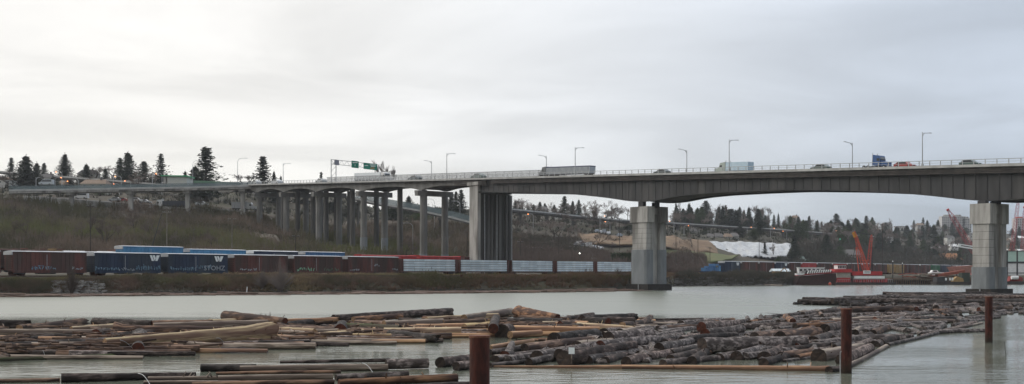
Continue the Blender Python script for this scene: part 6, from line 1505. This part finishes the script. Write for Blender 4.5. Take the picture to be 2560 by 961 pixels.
LEFT = [
 (-60, 812, 55, 811, 22, 18, .55, 'B', 'dark splintered log at the far left end of the raft', dict(jag=.8)),
 (48, 821, 204, 806, 12, 13, .35, 'F', 'ragged grey brown log rising to a splintered tip at far left', dict(jag=1.2, stubs=4)),
 (235, 806, 380, 810, 15, 12, .75, 'B', 'dark topmost log above the cream butt, left half', dict()),
 (378, 810, 523, 806, 11, 9, .75, 'R', 'slender reddish top log running right to a broken end', dict(jag=.5)),
 (-80, 832, 243, 834, 13, 17, .5, 'W', 'long grey log with pale upper edge at far left', dict()),
 (-80, 849, 165, 851, 20, 12, .25, 'O', 'orange peeled log at far left below the long grey log', dict(stubs=4)),
 (178, 823, 410, 812, 9, 10, .5, 'P', 'thin cream peeled log behind the big pale flared log', dict()),
 (383, 816, 670, 811, 12, 15, .62, 'W', 'grey peeled log directly behind the flared end', dict()),
 (287, 827, 547, 826, 24, 13, .5, 'R', 'reddish log with dark flared butt at its left end', dict(butt=.5)),
 (240, 838, 268, 832, 24, 20, .45, 'D', 'short red ended stub between the orange and flared logs', dict()),
 (262, 856, 668, 836, 17, 43, .62, 'P', 'big cream peeled log with a wide flared right end', dict(butt=-.28, jag=.9, bend=.01, stubs=4)),
 (-80, 871, 265, 856, 15, 15, .25, 'B', 'dark log behind the long dark log at lower left', dict()),
 (-80, 886, 342, 871, 22, 20, .15, 'B', 'long dark log above the mossy boom stick at lower left', dict()),
 (345, 872, 349, 846, 26, 30, .3, 'D', 'upended red butt standing in the middle of the left raft', dict(butt=-.3, jag=.15)),
 (355, 858, 427, 871, 13, 10, .15, 'M', 'short mossy green log right of the red upended butt', dict()),
 (-80, 906, 427, 886, 11, 10, .02, 'M', 'long mossy boom stick along the near edge, left length', dict()),
 (427, 884, 802, 864, 11, 9, .02, 'B', 'dark boom stick continuing the mossy one to the right', dict()),
 (430, 868, 512, 864, 13, 12, .2, 'O', 'short orange log under the big flared log', dict()),
 (505, 864, 712, 857, 13, 7, .15, 'O', 'bright orange splintered log under the flared end', dict(jag=.8)),
 (565, 791, 713, 802, 24, 10, .95, 'R', 'reddish log with upturned dark cut end at the raft top', dict(stubs=5)),
 (669, 803, 833, 799, 7, 7, .8, 'O', 'thin tan splintered pole on top of the raft', dict(jag=.6)),
 (690, 816, 885, 796, 12, 16, .6, 'W', 'grey weathered log slanting up behind the raft middle', dict()),
 (833, 795, 1123, 781, 10, 15, .8, 'B', 'long dark log rising right along the raft skyline', dict(jag=.3)),
 (883, 799, 1000, 791, 9, 10, .7, 'F', 'reddish brown slab below the long dark skyline log', dict(jag=.5)),
 (697, 824, 844, 826, 20, 16, .42, 'R', 'reddish log with dark red butt right of the flared end', dict(butt=.3)),
 (724, 833, 846, 834, 16, 20, .35, 'W', 'pinkish grey log lying behind the upright butt', dict()),
 (850, 828, 856, 815, 30, 24, .45, 'D', 'squat upright brown butt in the middle of the raft', dict(jag=.2)),
 (860, 817, 1000, 822, 13, 12, .5, 'M', 'greenish split log right of the squat upright butt', dict(stubs=3)),
 (960, 829, 1153, 829, 16, 17, .4, 'P', 'straight yellow peeled log in the middle of the raft', dict(stubs=7)),
 (853, 843, 978, 843, 12, 12, .25, 'P', 'short yellow peeled log just above the water', dict(stubs=5)),
 (675, 848, 800, 850, 16, 17, .22, 'F', 'brown log at the waterline behind the floating tapered log', dict()),
 (784, 857, 1107, 852, 17, 8, .10, 'W', 'long tapered grey log floating in front of the raft', dict()),
 (981, 846, 1080, 846, 13, 12, .15, 'D', 'dark log with reddish debris below the yellow log', dict(stubs=6)),
 (960, 812, 1107, 807, 14, 14, .6, 'W', 'grey log behind the straight yellow log', dict()),
 (1107, 809, 1216, 807, 14, 15, .55, 'F', 'brown log leading to the reddish upright butt', dict()),
 (1066, 799, 1244, 792, 9, 12, .65, 'P', 'cream log on the raft skyline left of the red sawn end', dict()),
 (1160, 796, 1276, 782, 12, 19, .75, 'W', 'grey log rising to a blunt end left of the red sawn end', dict()),
 (1296, 781, 1395, 792, 27, 9, .85, 'R', 'log showing a big red sawn end on the raft skyline', dict()),
 (1270, 806, 1406, 807, 20, 18, .5, 'B', 'dark barked log below the big red sawn end', dict()),
 (1160, 822, 1240, 818, 20, 24, .4, 'P', 'thick cream log left of the reddish upright butt', dict(stubs=3)),
 (1234, 822, 1240, 796, 22, 14, .7, 'D', 'tall reddish root butt standing between two piles of logs', dict(jag=.4)),
 (1255, 831, 1272, 828, 34, 30, .35, 'B', 'stubby black ended log beside the reddish root butt', dict()),
 (1272, 825, 1499, 826, 15, 11, .4, 'O', 'pinkish tan peeled log right of the stubby black log', dict(stubs=5)),
 (1275, 838, 1351, 834, 13, 12, .25, 'O', 'short orange log under the pinkish tan log', dict()),
 (1406, 798, 1480, 788, 7, 9, .65, 'F', 'thin split log slanting up at the raft right part', dict(jag=.8)),
 (1400, 812, 1470, 806, 12, 12, .45, 'R', 'reddish log in the jumble left of the raft right end', dict(jag=.6)),
 (1455, 800, 1583, 793, 20, 16, .7, 'B', 'dark log topping the jumble at the raft right end', dict(jag=.4)),
 (1465, 803, 1520, 806, 22, 14, .6, 'D', 'rough dark butt at the left of the end jumble', dict()),
 (1508, 806, 1587, 806, 24, 20, .5, 'D', 'red ended log in the middle of the end jumble', dict()),
 (1556, 814, 1625, 796, 12, 12, .4, 'F', 'upturned broken log at the very right tip of the raft', dict(jag=.5, bend=1.5)),
 (1420, 818, 1545, 815, 9, 9, .3, 'B', 'thin dark log at the foot of the end jumble', dict()),
 (600, 812, 700, 816, 10, 10, .5, 'B', 'dark log half buried behind the flared end', dict()),
 (890, 806, 1010, 812, 9, 10, .55, 'F', 'thin brown log buried in the raft middle', dict()),
 (1040, 818, 1180, 815, 10, 10, .5, 'O', 'thin tan log buried left of the thick cream log', dict()),
 (60, 840, 200, 843, 10, 9, .35, 'B', 'dark log buried in the raft at far left', dict()),
 (1000, 800, 1080, 804, 8, 8, .6, 'D', 'short dark red slab on the raft top', dict(jag=.3)),
 (1300, 796, 1420, 800, 10, 8, .6, 'F', 'thin brown log beside the big red sawn end', dict()),
 (520, 836, 560, 836, 18, 18, .4, 'B', 'dark stub hidden behind the flared log', dict()),
]
for i, (x1, y1, x2, y2, d1, d2, zc, st, l, kw) in enumerate(LEFT):
    if 'up' in l.split() or 'upended' in l or 'upright brown butt' in l or 'tall reddish root' in l: kw['name'] = 'root_butt'; st = 'D'
    Lpx(x1, y1, x2, y2, d1 * (1.5 if d1 < 16 else 1.2), d2 * (1.5 if d2 < 16 else 1.2), zc, st, l, GL, 100 + i, n=16, bend=kw.pop('bend', RNG.uniform(0, .5)), **kw)
r = random.Random(91); STN = {'P': 'cream peeled', 'O': 'tan peeled', 'W': 'grey weathered', 'R': 'reddish brown', 'F': 'brown split', 'B': 'dark barked', 'D': 'red ended dark'}
for i in range(38):
    px = r.uniform(-50, 1490); lo = lin([(-80, 880), (400, 862), (800, 845), (1200, 830), (1560, 812)], px); hi = lin([(-80, 822), (200, 822), (300, 815), (560, 808), (1130, 796), (1300, 797), (1560, 800)], px)
    f = r.random(); y = lo + (hi - lo) * f; w = r.uniform(60, 190); st = r.choice('POWRFBPFOD'); d = r.uniform(14, 25)
    a = 'at far left' if px < 200 else 'left of the big flared log' if px < 330 else 'by the big flared log' if px < 640 else 'in the raft middle' if px < 1000 else 'above the nearest pile' if px < 1260 else 'near the raft right end'
    Lpx(px, y, px + w, y - r.uniform(-9, 16), d, d * r.uniform(.6, 1), .3 + .25 * f * r.random(), st, '%s log %s, %s' % (STN[st], a, 'front side' if f < .33 else 'middle rows' if f < .67 else 'back side'), GL, 700 + i, n=12, stubs=r.choice((0, 2, 5)), jag=r.choice((0, 0, .5, 1.0)), bend=r.uniform(0, .8))
NEAR = [
 (-40, 955, 150, 951, 14, 12, .05, 'F', 'reddish log in the bottom left corner', {}),
 (153, 947, 490, 937, 26, 13, .15, 'B', 'big dark barked log with blunt left end at the bottom', {}),
 (370, 948, 690, 944, 12, 10, .12, 'W', 'knotty pale grey log at the bottom beside the big dark one', dict(stubs=8)),
 (360, 958, 600, 957, 12, 12, .08, 'W', 'lowest pale grey log at the bottom left', {}),
 (503, 920, 640, 920, 20, 18, .16, 'B', 'dark rough barked log end left in the near raft', {}),
 (600, 923, 970, 919, 17, 18, .14, 'W', 'smooth grey log with a long slot in the near raft', {}),
 (965, 911, 1070, 908, 25, 25, .25, 'G', 'thick frosted bark log end sticking out left of the near pile', {}),
 (700, 906, 975, 901, 8, 10, .12, 'B', 'thin dark log on the far side of the near raft', {}),
 (545, 947, 833, 942, 16, 15, .18, 'W', 'pale grey barkless log in the near raft', {}),
 (839, 944, 1019, 935, 17, 17, .12, 'G', 'dark mottled log with pale right end in the near raft', {}),
 (847, 958, 1142, 946, 20, 24, .12, 'R', 'purple brown log at the bottom left of the nearest pile', dict(stubs=8)),
 (480, 962, 836, 955, 14, 13, .1, 'F', 'brown log at the bottom edge of the near raft', {}),
 (540, 934, 852, 930, 8, 9, .1, 'R', 'thin reddish log between the grey ones of the near raft', {}),
 (1100, 907, 1190, 893, 28, 18, .22, 'G', 'round black ended log left of the nearest pile', {}),
 (1140, 917, 1200, 910, 24, 20, .18, 'G', 'second black ended log touching the nearest pile', {}),
 (1040, 968, 1180, 962, 18, 18, .08, 'B', 'dark log just below the photo edge by the nearest pile', {}),
 (-60, 975, 300, 970, 20, 18, .05, 'B', 'dark log partly below the bottom left edge', {}),
]
for i, (x1, y1, x2, y2, d1, d2, zc, st, l, kw) in enumerate(NEAR): Lpx(x1, y1, x2, y2, d1, d2, zc, st, l, 'logs of the near raft', 200 + i, n=18, bend=.3, **kw)
RIGHT = [
 (1223, 918, 1560, 921, 7, 17, .02, 'O', 'thin left length of the orange front boom log', {}),
 (1555, 921, 2073, 927, 17, 25, .02, 'O', 'orange front boom log ending at the middle pile', dict(stubs=3)),
 (2072, 928, 2102, 924, 22, 20, .05, 'B', 'black log end between the boom log and middle pile', {}),
 (2112, 921, 2216, 867, 17, 13, .03, 'W', 'pale side boom log running away from the middle pile', {}),
 (2218, 864, 2348, 833, 13, 12, .03, 'G', 'grey side boom log, second length from the middle pile', {}),
 (2348, 831, 2455, 809, 8, 7, .02, 'W', 'thin pale side boom log toward the farthest pile', {}),
 (2300, 842, 2440, 806, 9, 8, .1, 'G', 'grey log lying along the side boom', {}),
 (1292, 850, 1792, 814, 7, 9, .08, 'M', 'long thin mossy log across the back of the right boom', {}),
 (1433, 836, 1745, 815, 15, 14, .15, 'G', 'long grey log with round end at the boom back', {}),
 (1742, 811, 1818, 812, 18, 12, .25, 'D', 'dark red log with round black end on the boom back', {}),
 (1330, 850, 1545, 864, 7, 7, .06, 'O', 'thin pinkish pole slanting down in the right boom', {}),
 (1560, 866, 1708, 872, 7, 10, .06, 'O', 'thin orange pole right of the pinkish one', {}),
 (1348, 850, 1695, 862, 11, 10, .1, 'F', 'brown log beside the pinkish pole', {}),
 (1225, 870, 1332, 852, 15, 10, .18, 'O', 'bright orange log right of the nearest pile', {}),
 (1225, 882, 1346, 864, 16, 14, .15, 'G', 'grey log below the bright orange log', {}),
 (1240, 898, 1436, 870, 19, 15, .16, 'G', 'dark grey log right of the nearest pile', {}),
 (1226, 914, 1322, 903, 13, 12, .1, 'B', 'thin dark log at the boom front right of the nearest pile', {}),
 (1322, 906, 1404, 891, 21, 18, .15, 'G', 'rough grey log leading to the white square sign', {}),
 (1410, 898, 1456, 893, 44, 36, .3, 'B', 'stout black stump carrying the white square sign', {}),
 (1262, 892, 1275, 890, 30, 28, .2, 'D', 'hollow curved bark piece right of the nearest pile', dict(jag=.2)),
]
for i, (x1, y1, x2, y2, d1, d2, zc, st, l, kw) in enumerate(RIGHT): Lpx(x1, y1, x2, y2, d1, d2, zc, st, l, 'logs of the right boom', 400 + i, n=16, bend=.3, **kw)
x, y, z = P(1429, 878, 51.5); t = thing('square_sign', 'small white square marker on the black stump', 'sign', (x, y, .55)); c = MB(); c.box(-.13, .13, -.02, .02, z - .55 - .13, z - .55 + .15); c.build('board', signwhite, t); c = MB(); c.box(-.02, .02, .021, .05, -.3, z - .45); c.build('stake', greywood, t)
# polygon of the right boom in photograph pixels
POLY = [(1230, 905), (1270, 884), (1345, 868), (1440, 852), (1420, 838), (1600, 825), (1740, 812), (1860, 800), (1995, 785), (2005, 776), (2120, 772), (2200, 768), (2560, 762), (2700, 764), (2700, 789), (2450, 794), (2420, 808), (2340, 830), (2216, 862), (2105, 918), (2060, 919), (1500, 913)]
POLY2 = [(1966, 763), (2050, 756), (2140, 749), (2330, 741), (2480, 744), (2700, 748), (2700, 764), (2450, 766), (2200, 768), (2120, 768), (2050, 764)]
def inside(pt, poly):
    x, y = pt; c = False; j = len(poly) - 1
    for i in range(len(poly)):
        if (poly[i][1] > y) != (poly[j][1] > y) and x < (poly[j][0] - poly[i][0]) * (y - poly[i][1]) / (poly[j][1] - poly[i][1]) + poly[i][0]: c = not c
        j = i
    return c
DIRA = math.atan2(.896, .444)
r = random.Random(42); cand = []
s_ = 0
v = 44.0
while v < 165:
    Lg = 7.4; u = -12.0
    while u < 75:
        # rows run across; d = direction of the logs
        x = u + (v - 44) * .495 + r.uniform(-.25, .25); y = v + r.uniform(-2.4, 2.4)
        px = CX + F * x / y; py = HZ + H * F / y
        if inside((px, py), POLY): cand.append((x, y))
        u += .80 if v < 80 else 1.15
    v += 6.2
def zone(px, py):
    a = 'front' if py > 885 else ('near' if py > 860 else ('middle' if py > 830 else ('back' if py > 800 else 'far back')))
    b = 'left of the white square sign' if px < 1420 else ('right of the white square sign' if px < 1560 else ('midway from sign to middle pile' if px < 1780 else ('toward the middle pile' if px < 1980 else ('just left of the middle pile' if px < 2105 else ('just right of the middle pile' if px < 2220 else ('midway to the farthest pile' if px < 2400 else 'around the farthest pile'))))))
    return a, b
r.shuffle(cand)
cand = [c_ for c_ in cand if c_[1] < 72] + [c_ for c_ in cand if c_[1] >= 72]; cand = cand[:195]
logs_done = 0
for i, (x, y) in enumerate(cand):
    an = DIRA + r.gauss(0, .10) + (r.choice([-1, 1]) * r.uniform(.3, .8) if r.random() < .08 else 0)
    if y > 85: an += r.uniform(-.5, .25)
    L = r.uniform(5.5, 9.5) * (1 if y < 85 else 1.25); rad = max(.17, min(.46, r.gauss(.27, .07))) * (1 if y < 90 else 1.1); zc = rad * r.uniform(.15, .55) + (.28 if r.random() < .2 else 0)
    A = (x, y, zc); B = (x + L * cos(an), y + L * sin(an), zc + r.uniform(-.06, .08))
    pxb, pyb = CX + F * B[0] / B[1], HZ + H * F / B[1]; px, py = CX + F * x / y, HZ + H * F / y
    if not inside((pxb, pyb), POLY + []) and not (pyb < 790): 
        L *= .6; B = (x + L * cos(an), y + L * sin(an), zc)
        if not inside((CX + F * B[0] / B[1], HZ + H * F / B[1]), POLY): continue
    mx_, my_ = (A[0] + B[0]) / 2, (A[1] + B[1]) / 2
    if not inside((CX + F * mx_ / my_, HZ + H * F / my_), POLY): continue
    st = r.choices('GBRWF', (52, 22, 8, 8, 10))[0]
    bm = {'G': bark_g, 'B': bark_d, 'R': bark_r, 'W': greywood, 'F': bark_r}[st]; a, b = zone(px, py)
    sz = 'thick' if rad > .33 else ('thin' if rad < .22 else 'middling')
    ck = {'G': 'grey barked', 'B': 'dark barked', 'R': 'reddish barked', 'W': 'pale barkless', 'F': 'reddish barked'}[st]
    make_log(A, B, rad, rad * r.uniform(.72, .95), bm, end_d if r.random() < .85 else end_r, '%s %s log, boom %s, %s' % (sz, ck, a, b), 'floating logs of the right boom', 1000 + i, n=14 if y < 90 else 9, bend=r.uniform(0, .6), stubs=r.choice((0, 0, 2, 4)))
    logs_done += 1
# far tier, individually built up to about three hundred logs of the boom
r = random.Random(43)
n_far = 0; tries = 0
while n_far < 30 and tries < 3000:
    tries += 1
    y = r.uniform(140, 212); px = r.uniform(1960, 2640); py = HZ + H * F / y
    if not inside((px, py), POLY2): continue
    x = (px - CX) * y / F; an = r.uniform(-.5, .6); L = r.uniform(6, 13); rad = r.uniform(.25, .42); zc = r.uniform(.1, .9)
    B = (x + L * cos(an), y + L * sin(an), zc + r.uniform(-.5, .5)); 
    make_log((x, y, zc), B, rad, rad * .8, (bark_d, bark_g)[n_far % 2], end_d, '%s log of the far tier, %s, %s' % (('dark', 'grey')[n_far % 2], ('at its left tip' if px < 2120 else 'right of its tip' if px < 2300 else 'left of the farthest pile' if px < 2470 else 'behind the farthest pile'), ('front edge' if y < 158 else 'middle' if y < 185 else 'back edge')), 'logs of the far tier', 2000 + n_far, n=8, jag=r.choice((0, .5))); n_far += 1
def logmass(name, label, sampler, n, m, seed, lr=(4, 10), rr=(.16, .34)):
    r = random.Random(seed); mb = MB()
    for _ in range(n):
        q = sampler(r)
        if q is None: continue
        x, y, an, zc = q; L = r.uniform(*lr); R = r.uniform(*rr)
        mb.tube((x, y, zc), (x + L * cos(an), y + L * sin(an), zc + r.uniform(-.15, .15)), R, R * .8, 7)
    return tag(mb.build(name, m, smooth=False), label, None, None, 'stuff')
def s1(r):
    y = r.uniform(49, 165); px = r.uniform(1240, 2640); py = HZ + H * F / y
    if not inside((px, py), POLY): return None
    if y < 75 and r.random() < .3: return None
    return ((px - CX) * y / F, y, DIRA + r.gauss(0, .25), r.uniform(-.12, .12))
logmass('boom_logs', 'low dark logs filling the gaps of the right boom', s1, 900, bark_g, 61)
def s2(r):
    y = r.uniform(138, 215); px = r.uniform(1960, 2640); py = HZ + H * F / y
    if not inside((px, py), POLY2): return None
    return ((px - CX) * y / F, y, r.uniform(-.6, .8), r.uniform(-.1, .55))
logmass('boom_logs', 'dense jumble of small logs in the far tier of the right boom', s2, 1500, bark_d, 62)
def s3(r):
    px = r.uniform(-40, 1560); ys = lin(SHORE, px); w = 5.0 if px < 900 else 9.0
    y = ys - r.uniform(-.6, w) + (0 if px < 1400 else 2); 
    return ((px - CX) * y / F, y, r.gauss(0, .25), r.uniform(-.05, .28) + (.3 if r.random() < .06 else 0))
logmass('shore_driftwood', 'thin driftwood and broken logs floating along the far left shore', s3, 620, mat('driftwood', (.13, .085, .068), (.20, .15, .125), .5, .9, c3=(.075, .055, .045)), 63, (2, 9), (.08, .2))
for i, (x1, y1, x2, y2, d, st, l) in enumerate([(0, 733, 180, 735, 5, 'R', 'long reddish drift log at the far left shore'), (330, 733, 470, 734, 5, 'F', 'brown drift log on the far shore below the navy boxcars'), (500, 734, 640, 731, 4, 'R', 'thin reddish drift log on the far shore'), (860, 727, 1010, 729, 4, 'W', 'pale drift log on the far shore below the last boxcar'), (1230, 722, 1370, 726, 4, 'W', 'pale drift log on the far shore below the lumber cars'), (1350, 722, 1460, 727, 4, 'F', 'brown drift log pointing at the river notice board'), (1410, 727, 1545, 726, 3, 'R', 'thin drift log ending near the left river pier'), (1905, 712, 1955, 714, 3, 'W', 'pale log on the right bank below the shelter'), (620, 722, 617, 714, 3, 'W', 'small white upright stake at the far shore')]):
    Lpx(x1, y1, x2, y2, d, d * .8, .3, st, l, 'drift logs on the far shore', 600 + i, n=8) if i != 8 else None
x, y, z = P(616, 716, 228); t = thing('white_stake', 'small white stake leaning on the far shore', 'stake', (x, y, .3)); c = MB(); c.tube((0, 0, -.3), (.15, 0, 1.3), .1, n=5); c.build('stake', whitep, t)
def s4(r):
    px = r.uniform(-80, 1540); lo = lin([(-80, 903), (400, 884), (800, 860), (1200, 840), (1560, 815)], px); hi = lin([(-80, 826), (200, 826), (300, 820), (560, 812), (1130, 803), (1300, 800), (1560, 803)], px)
    y = hi + (lo - 5 - hi) * r.random() ** .8; zc = r.uniform(-.02, .2); Y = (H - zc) * F / (y - HZ)
    return ((px - CX) * Y / F, Y, r.gauss(.03, .13), zc)
for sd, m_ in ((71, bark_d), (72, bark_r), (73, greywood), (74, bark_g), (75, peeled_o)):
    logmass('raft_logs', 'half sunken logs and broken wood lying low under the left raft', s4, 75 if sd < 75 else 40, m_, sd, (2.5, 8), (.13, .30))
logmass('raft_debris', 'splinters and bark debris on the left raft', lambda r: (lambda q: (q[0], q[1], q[2] + r.gauss(0, .5), q[3] + r.uniform(.1, .55)))(s4(r)), 520, bark_r, 76, (.6, 2.4), (.04, .10))
# wire bands round bundles
def band(x1, y1, x2, y2, z1, z2, l, i):
    Y1, Y2 = (H - z1) * F / (y1 - HZ), (H - z2) * F / (y2 - HZ); A, B = ((x1 - CX) * Y1 / F, Y1, z1), ((x2 - CX) * Y2 / F, Y2, z2); t = MB(); pts = []
    for k_ in range(9): f = k_ / 8; pts.append(tuple(A[j] * (1 - f) + B[j] * f + (.12 * sin(pi * f) if j == 2 else 0) for j in range(3)))
    for p, q in zip(pts, pts[1:]): t.tube(p, q, .012, n=4, caps=False)
    tag(t.build('wire_cable', galv), l, 'cable', 'wire cables on the rafts')
band(300, 850, 338, 880, .9, .1, 'thin steel cable over the left raft beside the red upended butt', 0)
band(98, 868, 112, 888, .45, .05, 'thin steel cable round the long dark log at lower left', 1)
band(540, 846, 560, 858, .6, .3, 'thin steel cable under the big flared log', 2)
band(345, 934, 375, 962, .35, .05, 'thin steel cable over the big dark log at the bottom', 3)
band(905, 908, 935, 937, .4, .08, 'thin steel cable over the grey logs of the near raft', 4)

# ================================================================ haze
hz = MB(); hz.box(-4000, 5000, -260, 5600, -4.5, 160)
hm = bpy.data.materials.new('haze_air'); hm.use_nodes = True; t = hm.node_tree; t.nodes.remove(t.nodes['Principled BSDF'])
pv = N(t, 'ShaderNodeVolumePrincipled'); pv.inputs['Color'].default_value = (.86, .90, .95, 1); pv.inputs['Density'].default_value = .00009; pv.inputs['Anisotropy'].default_value = .2
t.links.new(pv.outputs[0], t.nodes['Material Output'].inputs['Volume'])
tag(hz.build('haze', hm), kind='stuff')
